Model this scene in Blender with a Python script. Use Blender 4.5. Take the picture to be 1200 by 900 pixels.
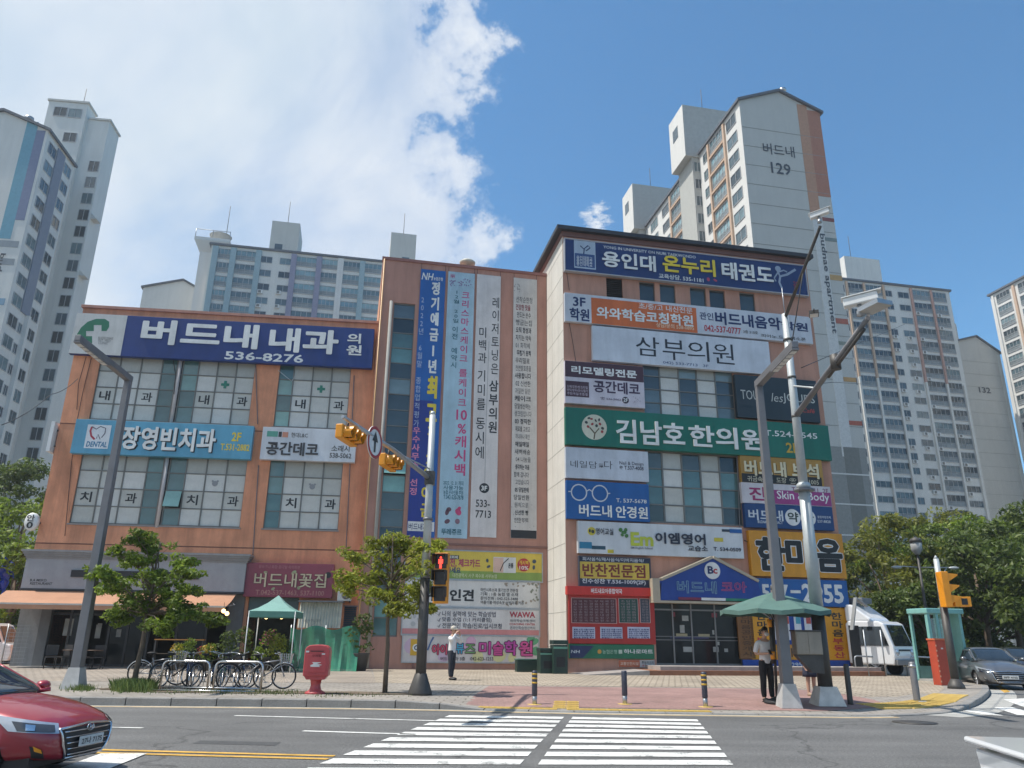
import bpy, bmesh, math, random
import numpy as np
from mathutils import Vector, Matrix
random.seed(7)
for o in list(bpy.data.objects): bpy.data.objects.remove(o)
SC = bpy.context.scene; COL = SC.collection
PI = math.pi; R_ = math.radians

# ------------------------------------------------------------------ camera, sky, sun, exposure
TH, ROLL, F, HC = R_(18.4), 0.0122, 900.0, 1.5
cam = bpy.data.cameras.new('camera'); cam.sensor_width = 36; cam.lens = 27.0; cam.clip_end = 9000; cam.clip_start = .05
co = bpy.data.objects.new('camera', cam); COL.objects.link(co); SC.camera = co
RM = Matrix.Rotation(PI/2+TH, 4, 'X') @ Matrix.Rotation(ROLL, 4, 'Z')
co.matrix_world = Matrix.Translation((0, 0, HC)) @ RM
SC.render.resolution_x = 1024; SC.render.resolution_y = 768
SUN = Vector((-.5, -.10, 1)).normalized()          # towards the sun
EL = math.asin(SUN.z); AZ = math.atan2(SUN.x, SUN.y)
sl = bpy.data.lights.new('sun', 'SUN'); sl.energy = 3.9; sl.angle = R_(.5); sl.color = (1, .955, .88)
so = bpy.data.objects.new('sun', sl); COL.objects.link(so); so.location = (-40, 0, 80)
so.rotation_euler = SUN.to_track_quat('Z', 'Y').to_euler()
SC.view_settings.view_transform = 'Standard'; SC.view_settings.look = 'None'; SC.view_settings.gamma = 1
SC.view_settings.exposure = 0.42
SC.cycles.max_bounces = 6; SC.cycles.diffuse_bounces = 3; SC.cycles.glossy_bounces = 3; SC.cycles.transparent_max_bounces = 12
SC.cycles.use_denoising = True; SC.cycles.volume_bounces = 0
try: SC.cycles.use_adaptive_sampling = True; SC.cycles.adaptive_threshold = .02
except Exception: pass
W = bpy.data.worlds.new('World'); SC.world = W; W.use_nodes = True
nt = W.node_tree; nt.nodes.clear(); N = nt.nodes; LK = nt.links
def nd(tree, t, **kw):
    n = tree.nodes.new(t)
    for k, v in kw.items(): setattr(n, k, v)
    return n
sky = nd(nt, 'ShaderNodeTexSky', sky_type='NISHITA', sun_disc=False, sun_elevation=EL, sun_rotation=AZ % (2*PI))
sky.air_density = 1.0; sky.dust_density = .35; sky.ozone_density = 1.4; sky.altitude = 50
bg = nd(nt, 'ShaderNodeBackground'); bg.inputs[1].default_value = .13
wo = nd(nt, 'ShaderNodeOutputWorld'); LK.new(bg.outputs[0], wo.inputs[0])
tc = nd(nt, 'ShaderNodeTexCoord'); sx = nd(nt, 'ShaderNodeSeparateXYZ'); LK.new(tc.outputs['Generated'], sx.inputs[0])
def math_(tree, op, a, b=None, clamp=False):
    n = nd(tree, 'ShaderNodeMath', operation=op); n.use_clamp = clamp
    for i, v in ((0, a), (1, b)):
        if v is None: continue
        if isinstance(v, (int, float)): n.inputs[i].default_value = v
        else: tree.links.new(v, n.inputs[i])
    return n.outputs[0]
def noise(tree, vec, scale, detail=4, rough=.55, dist=0):
    n = nd(tree, 'ShaderNodeTexNoise'); n.inputs['Scale'].default_value = scale; n.inputs['Detail'].default_value = detail
    n.inputs['Roughness'].default_value = rough; n.inputs['Distortion'].default_value = dist
    if vec is not None: tree.links.new(vec, n.inputs['Vector'])
    return n.outputs['Fac']
def ramp(tree, fac, stops):
    n = nd(tree, 'ShaderNodeValToRGB'); e = n.color_ramp.elements
    while len(e) < len(stops): e.new(.5)
    for i, (p, c) in enumerate(stops):
        e[i].position = p; e[i].color = (c[0], c[1], c[2], 1) if isinstance(c, (tuple, list)) else (c, c, c, 1)
    tree.links.new(fac, n.inputs[0]); return n.outputs[0]
def mixc(tree, f, a, b, mode='MIX'):
    n = nd(tree, 'ShaderNodeMix', data_type='RGBA', blend_type=mode)
    for i, v in ((0, f), (6, a), (7, b)):
        if isinstance(v, (int, float)): n.inputs[i].default_value = v
        elif isinstance(v, tuple): n.inputs[i].default_value = (v[0], v[1], v[2], 1)
        else: tree.links.new(v, n.inputs[i])
    return n.outputs[2]
n1 = noise(nt, tc.outputs['Generated'], 3.2, 9, .62, .3)
n2 = noise(nt, tc.outputs['Generated'], 9, 8, .6)
n3 = noise(nt, tc.outputs['Generated'], 1.6, 5, .5)
# big cumulus bank over the western half of the sky, torn edge near x = 0
edge = math_(nt, 'MULTIPLY', math_(nt, 'ADD', sx.outputs[0], .05), -8.0)
n4 = noise(nt, tc.outputs['Generated'], 26, 6, .65)
e2 = math_(nt, 'ADD', edge, math_(nt, 'MULTIPLY', math_(nt, 'SUBTRACT', n1, .5), 2.6))
e3 = math_(nt, 'ADD', e2, math_(nt, 'MULTIPLY', math_(nt, 'SUBTRACT', n2, .5), 1.9))
e4 = math_(nt, 'ADD', e3, math_(nt, 'MULTIPLY', math_(nt, 'SUBTRACT', n4, .5), 1.1))
mask = ramp(nt, e4, [(0, 0.0), (.1, .12), (.26, .62), (.5, .9), (1, 1.0)])
thin = ramp(nt, noise(nt, tc.outputs['Generated'], 2.1, 7, .6, .6), [(.44, 1.0), (.58, .84), (.7, .55)])
mask = mixc(nt, 1.0, mask, thin, 'MULTIPLY')
# torn wisps right of the bank
pv = nd(nt, 'ShaderNodeVectorMath', operation='DISTANCE'); LK.new(tc.outputs['Generated'], pv.inputs[0]); pv.inputs[1].default_value = (.104, .855, .508)
mp2 = nd(nt, 'ShaderNodeMapping'); mp2.inputs['Scale'].default_value = (1, 1, 2.2); LK.new(tc.outputs['Generated'], mp2.inputs[0])
near = math_(nt, 'SUBTRACT', 1.0, math_(nt, 'MULTIPLY', pv.outputs['Value'], 26), True)
puff = ramp(nt, math_(nt, 'MULTIPLY', math_(nt, 'POWER', near, .6), noise(nt, mp2.outputs[0], 42, 6, .7)), [(.34, 0.0), (.5, .85)])
mask = math_(nt, 'MAXIMUM', mask, puff, True)
rim = ramp(nt, e4, [(.05, 0.0), (.3, 1.0), (.75, .25), (1, 0.0)])
shade = ramp(nt, math_(nt, 'ADD', math_(nt, 'MULTIPLY', n3, .8), math_(nt, 'MULTIPLY', n1, .3)), [(.38, (3.1, 3.85, 4.65)), (.52, (3.9, 4.5, 5.1)), (.66, (5.3, 5.5, 5.7))])
shade = mixc(nt, math_(nt, 'MULTIPLY', rim, .75), shade, (5.9, 6.0, 6.1))
skc = mixc(nt, 1.0, sky.outputs[0], (.55, .92, 1.06), 'MULTIPLY')
cl = mixc(nt, mask, skc, shade)
LK.new(cl, bg.inputs[0])

# ------------------------------------------------------------------ photo geometry: pixels measured in the photograph -> metres
RR = RM.to_3x3()
def ray(u, v): return RR @ Vector((u-600, 450-v, -F))
def G(u, v, z=.12):
    d = ray(u, v); t = (z-HC)/d.z
    return Vector((d.x*t, d.y*t, z))
def Pt(u, v, Y):
    d = ray(u, v); t = Y/d.y
    return Vector((d.x*t, Y, HC+d.z*t))
class Plane:
    def __init__(s, ox, oy, deg):
        s.o = Vector((ox, oy, 0)); s.a = R_(deg); s.D = Vector((math.cos(s.a), math.sin(s.a), 0)); s.N = Vector((math.sin(s.a), -math.cos(s.a), 0))
    def st(s, u, v, off=0):
        d = ray(u, v); o = s.o+s.N*off
        t = (o-Vector((0, 0, HC))).dot(s.N)/d.dot(s.N)
        p = Vector((0, 0, HC))+d*t
        return (p-s.o).dot(s.D), p.z
    def w(s, x, y, z): return s.o+s.D*x-s.N*y+Vector((0, 0, z))

# ------------------------------------------------------------------ materials
MATS = {}
def mat(name, col, rough=.6, metal=0, var=.12, scale=3.0, bump=0, bscale=60, streak=0, spec=.5, trans=0, emit=None, coat=0, fine=0, orand=None):
    if name in MATS: return MATS[name]
    m = bpy.data.materials.new(name); m.use_nodes = True; t = m.node_tree; b = t.nodes['Principled BSDF']
    c = nd(t, 'ShaderNodeTexCoord'); vec = c.outputs['Object']
    base = (col[0], col[1], col[2])
    o = None
    if var > 0:
        f = noise(t, vec, scale, 6, .62)
        o = mixc(t, 1.0, base, ramp(t, f, [(.3, 1-var), (.7, 1+var*.6)]), 'MULTIPLY')
    if fine > 0:
        o = mixc(t, 1.0, o if o is not None else base, ramp(t, noise(t, vec, 45, 3, .6), [(.35, 1-fine), (.65, 1+fine)]), 'MULTIPLY')
    if streak > 0:
        mp = nd(t, 'ShaderNodeMapping'); mp.inputs['Scale'].default_value = (1.1, 1.1, .12); t.links.new(vec, mp.inputs[0])
        f = ramp(t, noise(t, mp.outputs[0], 1.6, 7, .7), [(.42, 1.0), (.7, 1-streak)])
        o = mixc(t, 1.0, o if o is not None else base, f, 'MULTIPLY')
    if orand:
        oi = nd(t, 'ShaderNodeObjectInfo'); o = mixc(t, 1.0, o if o is not None else base, ramp(t, oi.outputs['Random'], orand), 'MULTIPLY')
    if o is not None: t.links.new(o, b.inputs['Base Color'])
    else: b.inputs['Base Color'].default_value = (*base, 1)
    b.inputs['Roughness'].default_value = rough; b.inputs['Metallic'].default_value = metal
    b.inputs['Specular IOR Level'].default_value = spec
    if coat: b.inputs['Coat Weight'].default_value = coat; b.inputs['Coat Roughness'].default_value = .05
    if trans: b.inputs['Transmission Weight'].default_value = trans
    if emit: b.inputs['Emission Color'].default_value = (*emit[:3], 1); b.inputs['Emission Strength'].default_value = emit[3]
    if bump:
        bp = nd(t, 'ShaderNodeBump'); bp.inputs['Strength'].default_value = bump; bp.inputs['Distance'].default_value = .02
        t.links.new(noise(t, vec, bscale, 5, .6), bp.inputs['Height']); t.links.new(bp.outputs[0], b.inputs['Normal'])
    MATS[name] = m; return m
def H(h, k=1.0):
    "sRGB hex -> linear"
    h = h.lstrip('#'); out = []
    for i in (0, 2, 4):
        c = int(h[i:i+2], 16)/255; out.append(k*(c/12.92 if c <= .04045 else ((c+.055)/1.055)**2.4))
    return tuple(out)
def flat(hexc, rough=.45):       # print and sign faces
    return mat('print_'+hexc, H(hexc), rough, var=.12, scale=1.1, streak=.16, bump=.25, bscale=2.2)
stucco_o = mat('stucco_orange', (.74, .32, .18), .9, var=.22, scale=.7, bump=.5, bscale=45, streak=.3, fine=.06)
stucco_m = mat('stucco_mauve', (.50, .265, .205), .9, var=.12, scale=.5, bump=.5, bscale=45, streak=.22, fine=.06)
stucco_r = mat('stucco_brown', (.54, .285, .205), .9, var=.12, scale=.5, bump=.5, bscale=45, streak=.22, fine=.06)
cream_wall = mat('cream_tile', (.66, .63, .57), .8, var=.08, scale=.8, streak=.12, bump=.2)
grey_wall = mat('grey_render', (.33, .34, .34), .85, var=.12, scale=1, streak=.12)
cream_paint = mat('apartment_cream', (.71, .695, .65), .85, var=.05, scale=.25, streak=.1)
beige_paint = mat('apartment_beige', (.58, .565, .52), .85, var=.05, scale=.25, streak=.1)
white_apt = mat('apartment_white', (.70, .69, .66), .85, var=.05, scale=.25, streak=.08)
grey_apt = mat('apartment_grey', (.33, .33, .31), .85, var=.05, scale=.25, streak=.08)
dkgrey_apt = mat('apartment_dark_grey', (.22, .23, .21), .85, var=.05, scale=.25)
roof_dark = mat('dark_roof_trim', (.04, .042, .05), .6)
frame_g = mat('window_frame_grey', (.17, .165, .15), .5, metal=.2, var=.1)
frame_w = mat('apartment_frame', (.42, .43, .44), .5)
metal_g = mat('galvanised_steel', (.42, .44, .46), .42, metal=.75, var=.16, scale=5, streak=.12)
metal_p = mat('painted_steel_grey', (.19, .19, .20), .5, metal=.3, var=.12, scale=3, streak=.12)
metal_d = mat('weathered_dark_steel', (.085, .08, .075), .55, metal=.3, var=.2, scale=4, streak=.2)
pole_w = mat('pale_pole_paint', (.50, .53, .53), .45, metal=.2, var=.12, scale=3, streak=.15)
stainless = mat('stainless', (.62, .62, .62), .25, metal=.95, var=.08)
concrete = mat('concrete', (.36, .35, .33), .9, var=.18, scale=2.5, bump=.4, bscale=90, fine=.1)
kerbm = mat('kerb_granite', (.26, .25, .235), .85, var=.2, scale=2, bump=.3, bscale=120, fine=.16)
black = mat('black_rubber', (.02, .02, .022), .7)
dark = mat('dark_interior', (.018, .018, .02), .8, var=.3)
white_p = mat('white_paint', (.75, .75, .73), .45, var=.06, streak=.08)
glass_teal = mat('glass_teal', (.085, .17, .175), .08, var=.35, scale=.7, spec=.8, orand=[(0, (.6, .62, .62)), (.4, (1, 1, 1)), (.75, (1.5, 1.5, 1.45)), (.9, (2.6, 2.5, 2.2))])
glass_dark = mat('glass_dark', (.035, .05, .058), .06, var=.35, scale=.6, spec=.8, orand=[(0, (.6, .62, .62)), (.4, (1, 1, 1)), (.75, (1.5, 1.5, 1.45)), (.9, (2.6, 2.5, 2.2))])
glass_blue = mat('glass_blue_grey', (.07, .10, .12), .06, var=.4, scale=.5, spec=.8, orand=[(0, (.6, .62, .62)), (.4, (1, 1, 1)), (.75, (1.5, 1.5, 1.45)), (.9, (2.6, 2.5, 2.2))])
film_w = mat('frosted_film', (.60, .59, .54), .35, var=.14, scale=1.6, streak=.1, orand=[(0, (.84, .84, .82)), (.5, (1, 1, 1)), (1, (1.1, 1.1, 1.12))])
film_shade = mat('frosted_film_shaded', (.42, .42, .38), .35, var=.14, scale=1.6, streak=.1, orand=[(0, (.84, .84, .82)), (.5, (1, 1, 1)), (1, (1.1, 1.1, 1.12))])  # same film coloured darker, for panes in shade below a sign
apt_glass = mat('apartment_glass', (.045, .07, .085), .08, var=.55, scale=.35, spec=.8, orand=[(0, (.7, .7, .7)), (.45, (1, 1, 1)), (.7, (2.0, 2.0, 1.9)), (.85, (4.2, 4.0, 3.6)), (1, (1.4, 1.5, 1.6))])
apt_glass2 = mat('apartment_glass_teal', (.12, .20, .23), .1, var=.45, scale=.35, spec=.8, orand=[(0, (.7, .7, .7)), (.45, (1, 1, 1)), (.7, (2.0, 2.0, 1.9)), (.85, (2.4, 2.2, 2.0)), (1, (1.4, 1.5, 1.6))])
wire_m = mat('cable_black', (.02, .02, .02), .6, var=0)
wood = mat('bark', (.16, .12, .085), .9, var=.25, scale=8, bump=.6, bscale=40)
amber = mat('signal_amber_paint', (.78, .30, .015), .4, var=.08)

# ------------------------------------------------------------------ mesh builder
class MB:
    def __init__(s): s.v = []; s.f = []; s.m = []; s.sm = []
    def add(s, vs, fs, mi=0, smooth=False):
        k = len(s.v); s.v += [tuple(p) for p in vs]
        for f in fs: s.f.append(tuple(i+k for i in f)); s.m.append(mi); s.sm.append(smooth)
        return s
    def box(s, x0, x1, y0, y1, z0, z1, mi=0, M=None):
        if x1 < x0: x0, x1 = x1, x0
        if y1 < y0: y0, y1 = y1, y0
        if z1 < z0: z0, z1 = z1, z0
        vs = [(x, y, z) for z in (z0, z1) for (x, y) in ((x0, y0), (x1, y0), (x1, y1), (x0, y1))]
        if M: vs = [tuple(M @ Vector(p)) for p in vs]
        return s.add(vs, [(3, 2, 1, 0), (4, 5, 6, 7), (0, 1, 5, 4), (1, 2, 6, 5), (2, 3, 7, 6), (3, 0, 4, 7)], mi)
    def tube(s, pts, r, n=8, mi=0, cap=True, smooth=True):
        pts = [Vector(p) for p in pts]; rs = r if isinstance(r, (list, tuple)) else [r]*len(pts)
        vs = []; fs = []
        prev = None
        for i, p in enumerate(pts):
            d = (pts[min(i+1, len(pts)-1)]-pts[max(i-1, 0)]).normalized()
            if prev is None:
                u = d.orthogonal().normalized() if abs(d.z) < .99 else Vector((1, 0, 0))
                if abs(d.z) < .99: u = d.cross(Vector((0, 0, 1))).normalized()
            else: u = (prev-d*prev.dot(d)).normalized()
            prev = u; w = d.cross(u)
            for j in range(n):
                a = 2*PI*j/n+(PI/4 if n == 4 else 0); vs.append(p+(u*math.cos(a)+w*math.sin(a))*rs[i])
        for i in range(len(pts)-1):
            for j in range(n):
                a, b = i*n+j, i*n+(j+1) % n; fs.append((a, b, b+n, a+n))
        s.add(vs, fs, mi, smooth and n > 4)
        if cap:
            k = len(s.v)-len(vs)
            s.f.append(tuple(k+j for j in reversed(range(n)))); s.m.append(mi); s.sm.append(False)
            s.f.append(tuple(k+(len(pts)-1)*n+j for j in range(n))); s.m.append(mi); s.sm.append(False)
        return s
    def lathe(s, prof, n=16, mi=0, o=(0, 0, 0), smooth=True):
        vs = []; fs = []
        for (r, z) in prof:
            for j in range(n): a = 2*PI*j/n; vs.append((o[0]+r*math.cos(a), o[1]+r*math.sin(a), o[2]+z))
        for i in range(len(prof)-1):
            for j in range(n): a, b = i*n+j, i*n+(j+1) % n; fs.append((a, b, b+n, a+n))
        k = len(prof)-1
        fs.append(tuple(reversed(range(n)))); fs.append(tuple(k*n+j for j in range(n)))
        return s.add(vs, fs, mi, smooth)
    def prism(s, poly, y0, y1, mi=0):
        "polygon in x,z (ccw seen from -y), from y0 (front) back to y1"
        n = len(poly); vs = [(x, y0, z) for x, z in poly]+[(x, y1, z) for x, z in poly]
        fs = [tuple(range(n)), tuple(n+i for i in reversed(range(n)))]+[(i, i+n, (i+1) % n+n, (i+1) % n) for i in range(n)]
        return s.add(vs, fs, mi)
    def torus(s, c, R0, r, n=24, k=6, axis='y', mi=0, a0=0, a1=2*PI):
        full = abs(a1-a0-2*PI) < 1e-6; pts = []
        for i in range(n+(0 if full else 1)):
            a = a0+(a1-a0)*i/n
            for j in range(k):
                b = 2*PI*j/k; q = R0+r*math.cos(b); x, z, y = q*math.cos(a), q*math.sin(a), r*math.sin(b)
                pts.append({'y': (c[0]+x, c[1]+y, c[2]+z), 'z': (c[0]+x, c[1]+z, c[2]+y), 'x': (c[0]+y, c[1]+x, c[2]+z)}[axis])
        m = n if full else n+1; fs = []
        for i in range(n):
            for j in range(k): a, b = i*k+j, i*k+(j+1) % k; a2, b2 = ((i+1) % m)*k+j, ((i+1) % m)*k+(j+1) % k; fs.append((a, b, b2, a2))
        return s.add(pts, fs, mi, True)
    def sphere(s, c, r, n=12, m=8, mi=0, sc=(1, 1, 1)):
        vs = []; fs = []
        for i in range(m+1):
            t = PI*i/m
            for j in range(n): a = 2*PI*j/n; vs.append((c[0]+r*sc[0]*math.sin(t)*math.cos(a), c[1]+r*sc[1]*math.sin(t)*math.sin(a), c[2]+r*sc[2]*math.cos(t)))
        for i in range(m):
            for j in range(n): a, b = i*n+j, i*n+(j+1) % n; fs.append((a, a+n, b+n, b))
        return s.add(vs, fs, mi, True)
    def mesh(s, name, mats):
        me = bpy.data.meshes.new(name); me.from_pydata(s.v, [], s.f)
        for m in (mats if isinstance(mats, (list, tuple)) else [mats]): me.materials.append(m)
        if s.f:
            me.polygons.foreach_set('material_index', s.m); me.polygons.foreach_set('use_smooth', s.sm)
        me.validate(); me.update(); return me
    def build(s, name, mats, parent=None, loc=None, rz=0, bevel=0):
        o = bpy.data.objects.new(name, s.mesh(name, mats)); COL.objects.link(o)
        if parent: o.parent = parent
        if loc is not None: o.location = loc
        if rz: o.rotation_euler.z = rz
        if bevel:
            b = o.modifiers.new('bevel', 'BEVEL'); b.width = bevel; b.segments = 2; b.limit_method = 'ANGLE'
        return o
def tag(o, label=None, cat=None, group=None, kind=None):
    if label: o['label'] = label
    if cat: o['category'] = cat
    if group: o['group'] = group
    if kind: o['kind'] = kind
    return o
def empty(name, loc=(0, 0, 0), rz=0, label=None, cat=None, group=None, kind=None, parent=None):
    o = bpy.data.objects.new(name, None); COL.objects.link(o); o.location = loc; o.rotation_euler.z = rz; o.empty_display_size = .2
    if parent: o.parent = parent
    return tag(o, label, cat, group, kind)
def copy_tree(o, parent=None):
    c = o.copy(); COL.objects.link(c)
    if parent: c.parent = parent
    for ch in o.children: copy_tree(ch, c)
    return c
def link(name, me, parent, loc=(0, 0, 0)):
    o = bpy.data.objects.new(name, me); COL.objects.link(o); o.parent = parent; o.location = loc; return o

TXT = {}
def text_geo(body, bold=.0, serif=False, vert=False):
    key = (body, round(bold, 3), vert)
    if key in TXT: return TXT[key]
    c = bpy.data.curves.new('lettering', 'FONT'); c.body = '\n'.join(body) if vert else body
    c.resolution_u = 2; c.offset = bold; c.align_x = 'CENTER' if vert else 'LEFT'; c.space_line = 1.12 if vert else 1.0
    o = bpy.data.objects.new('lettering', c); m = o.to_mesh()
    v = np.empty(len(m.vertices)*3, 'f'); m.vertices.foreach_get('co', v); v = v.reshape(-1, 3)
    f = [tuple(p.vertices) for p in m.polygons]
    o.to_mesh_clear(); bpy.data.objects.remove(o); bpy.data.curves.remove(c)
    lo = v.min(0); hi = v.max(0); v = (v-lo)/np.maximum(hi-lo, 1e-6)
    asp = (hi[0]-lo[0])/max(hi[1]-lo[1], 1e-6)
    TXT[key] = (v[:, :2], f, asp); return TXT[key]
def lettering(body, x0, x1, z0, z1, y, m, parent, bold=.012, deep=0, vert=False, keep=False, slant=0):
    base_b = min(bold, .014) if bold >= .03 else bold
    v, f, asp = text_geo(body, base_b, vert=vert)
    w, h = x1-x0, z1-z0
    if keep: w = min(w, asp*h)
    em = h/(len(body) if vert else 1)*1.05; rad = (bold-base_b)*em*.9
    x0 += rad; z0 += rad; w -= 2*rad; h -= 2*rad
    P = [(x0+a*w+slant*b*h, y-deep, z0+b*h) for a, b in v]
    mb = MB().add(P, f)
    if rad > 0:
        for k in range(8):
            dx, dz = rad*math.cos(k*PI/4), rad*math.sin(k*PI/4); mb.add([(p[0]+dx, p[1]+.0003*(k+1), p[2]+dz) for p in P], f)
    if deep:
        n = len(P); ec = {}
        for q in f:
            for i in range(len(q)):
                e = (q[i], q[(i+1) % len(q)]); ec[e] = ec.get(e, 0)+1
        side = [e for e in ec if (e[1], e[0]) not in ec]
        mb.add(P+[(p[0], y, p[2]) for p in P], [(b_, a_, a_+n, b_+n) for a_, b_ in side])
    return mb.build('lettering', m, parent)
# ------------------------------------------------------------------ ground, road, pavement
def interp(x, xs, ys):
    return float(np.interp(x, xs, ys))
def smooth(t): t = max(0, min(1, t)); return t*t*(3-2*t)
kerb_px = [(-900, 814), (-400, 821), (-100, 824.5), (130, 827), (380, 829.3), (540, 832), (660, 835), (860, 838), (1000, 840), (1060, 839), (1110, 836), (1138, 830), (1154, 821), (1160, 812), (1152, 803), (1132, 795.5)]
kp = [G(u, v, 0) for u, v in kerb_px]; kp.append(kp[-1]+(kp[-1]-kp[-2])*2)
def catmull(P, step):
    out = []
    for i in range(len(P)-1):
        p0, p1, p2, p3 = P[max(i-1, 0)], P[i], P[i+1], P[min(i+2, len(P)-1)]
        n = max(2, int((p2-p1).length/step*2))
        for k in range(n):
            t = k/n; out.append(.5*((2*p1)+(p2-p0)*t+(2*p0-5*p1+4*p2-p3)*t*t+(3*p1-p0-3*p2+p3)*t**3))
    out.append(P[-1]); return out
KC = catmull(kp, .5)
res = [KC[0]]; acc = 0
for a, b in zip(KC[:-1], KC[1:]):          # resample at about one metre
    seg = (b-a).length; pos = 0
    while acc+seg-pos >= 1.0:
        pos += 1.0-acc; res.append(a+(b-a)*(pos/seg)); acc = 0
    acc += seg-pos
KL = res
KX = [p.x for p in KL]; KY = [p.y for p in KL]
def hk(x): return interp(x, [-1.9, -.7, 10.2, 12.2], [.17, .03, .03, .15])
def kerbY(x): return interp(x, KX, KY)
def pz(x, y):
    d = y-kerbY(x)
    return hk(x)+(.15-hk(x))*smooth((d-.2)/2.6)
def gp(u, v):                               # a pavement point seen at a pixel
    z = .12
    for _ in range(4): p = G(u, v, z); z = pz(p.x, p.y)
    return Vector((p.x, p.y, z))

mg = mat('far_ground', (.16, .155, .13), .95, var=.3, scale=.05)
MB().add([(-3000, -3000, -.02), (3000, -3000, -.02), (3000, 3000, -.02), (-3000, 3000, -.02)], [(0, 1, 2, 3)]).build('ground', mg)
tag(bpy.data.objects['ground'], kind='structure')
def asphalt_mat():
    m = bpy.data.materials.new('asphalt'); m.use_nodes = True; t = m.node_tree; b = t.nodes['Principled BSDF']
    c = nd(t, 'ShaderNodeTexCoord').outputs['Object']
    big = ramp(t, noise(t, c, .35, 6, .6), [(.3, .8), (.7, 1.2)])
    mp = nd(t, 'ShaderNodeMapping'); mp.inputs['Scale'].default_value = (.12, 1.3, 1); mp.inputs['Rotation'].default_value = (0, 0, .14); t.links.new(c, mp.inputs[0])
    lane = ramp(t, noise(t, mp.outputs[0], 1.0, 5, .6), [(.35, .86), (.65, 1.12)])
    sp = ramp(t, noise(t, c, 70, 3, .75), [(.3, .4), (.5, 1.0), (.7, 2.1)])
    sp2 = ramp(t, noise(t, c, 24, 4, .8), [(.32, .6), (.5, 1.0), (.68, 1.6)])
    vo = nd(t, 'ShaderNodeTexVoronoi', feature='DISTANCE_TO_EDGE'); vo.inputs['Scale'].default_value = .16
    wv = nd(t, 'ShaderNodeVectorMath', operation='ADD'); nz = nd(t, 'ShaderNodeTexNoise'); nz.inputs['Scale'].default_value = 1.2; nz.inputs['Detail'].default_value = 5
    t.links.new(c, nz.inputs['Vector']); t.links.new(c, wv.inputs[0]); t.links.new(nz.outputs['Color'], wv.inputs[1]); t.links.new(wv.outputs[0], vo.inputs['Vector'])
    crack = ramp(t, vo.outputs['Distance'], [(0, .55), (.0035, .8), (.006, 1.0)])
    x = mixc(t, 1, (.118, .116, .112), big, 'MULTIPLY')
    for q in (lane, sp, sp2, crack): x = mixc(t, 1, x, q, 'MULTIPLY')
    t.links.new(x, b.inputs['Base Color']); b.inputs['Roughness'].default_value = .85
    bp = nd(t, 'ShaderNodeBump'); bp.inputs['Strength'].default_value = .5; bp.inputs['Distance'].default_value = .01
    t.links.new(noise(t, c, 80, 4, .7), bp.inputs['Height']); t.links.new(bp.outputs[0], b.inputs['Normal']); return m
rd = MB().add([(-220, -60, 0), (260, -60, 0), (260, 190, 0), (-220, 190, 0)], [(0, 1, 2, 3)]).build('road', asphalt_mat()); tag(rd, kind='structure')

def paving_mat(name, c1, c2, cm, bw, bh, rot, mortar=.02, off=.5, dirt=.25):
    m = bpy.data.materials.new(name); m.use_nodes = True; t = m.node_tree; b = t.nodes['Principled BSDF']
    c = nd(t, 'ShaderNodeTexCoord').outputs['Object']
    mp = nd(t, 'ShaderNodeMapping'); mp.inputs['Rotation'].default_value = (0, 0, rot); t.links.new(c, mp.inputs[0])
    br = nd(t, 'ShaderNodeTexBrick'); br.offset = off; br.inputs['Color1'].default_value = (*c1, 1); br.inputs['Color2'].default_value = (*c2, 1); br.inputs['Mortar'].default_value = (*cm, 1)
    br.inputs['Scale'].default_value = 1; br.inputs['Mortar Size'].default_value = mortar; br.inputs['Mortar Smooth'].default_value = .2
    br.inputs['Brick Width'].default_value = bw; br.inputs['Row Height'].default_value = bh; br.inputs['Bias'].default_value = 0
    t.links.new(mp.outputs[0], br.inputs['Vector'])
    x = mixc(t, 1, br.outputs['Color'], ramp(t, noise(t, c, .5, 7, .65), [(.3, 1-dirt), (.7, 1+dirt*.6)]), 'MULTIPLY')
    x = mixc(t, 1, x, ramp(t, noise(t, c, 9, 5, .7), [(.3, 1-dirt*.6), (.7, 1+dirt*.4)]), 'MULTIPLY')
    t.links.new(x, b.inputs['Base Color']); b.inputs['Roughness'].default_value = .88
    bp = nd(t, 'ShaderNodeBump'); bp.inputs['Strength'].default_value = .6; bp.inputs['Distance'].default_value = .01
    t.links.new(math_(t, 'SUBTRACT', 1.0, br.outputs['Fac']), bp.inputs['Height']); t.links.new(bp.outputs[0], b.inputs['Normal']); return m
pave_grey = paving_mat('pavement_slabs', (.35, .315, .275), (.31, .28, .245), (.19, .165, .14), .45, .3, .05)
pave_cream = paving_mat('cream_block_paving', (.46, .385, .295), (.385, .325, .25), (.18, .145, .11), .42, .3, .20, .028)
pave_brown = paving_mat('brown_block_paving', (.40, .33, .26), (.35, .30, .25), (.2, .17, .14), .3, .2, .1, .02)
pave_red = paving_mat('red_path_blocks', (.36, .215, .19), (.32, .20, .175), (.27, .17, .15), .25, .14, -.05, .008, dirt=.3)
tact_m = mat('tactile_yellow', (.62, .43, .12), .8, var=.25, scale=2.5, bump=.2, fine=.08)

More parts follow.
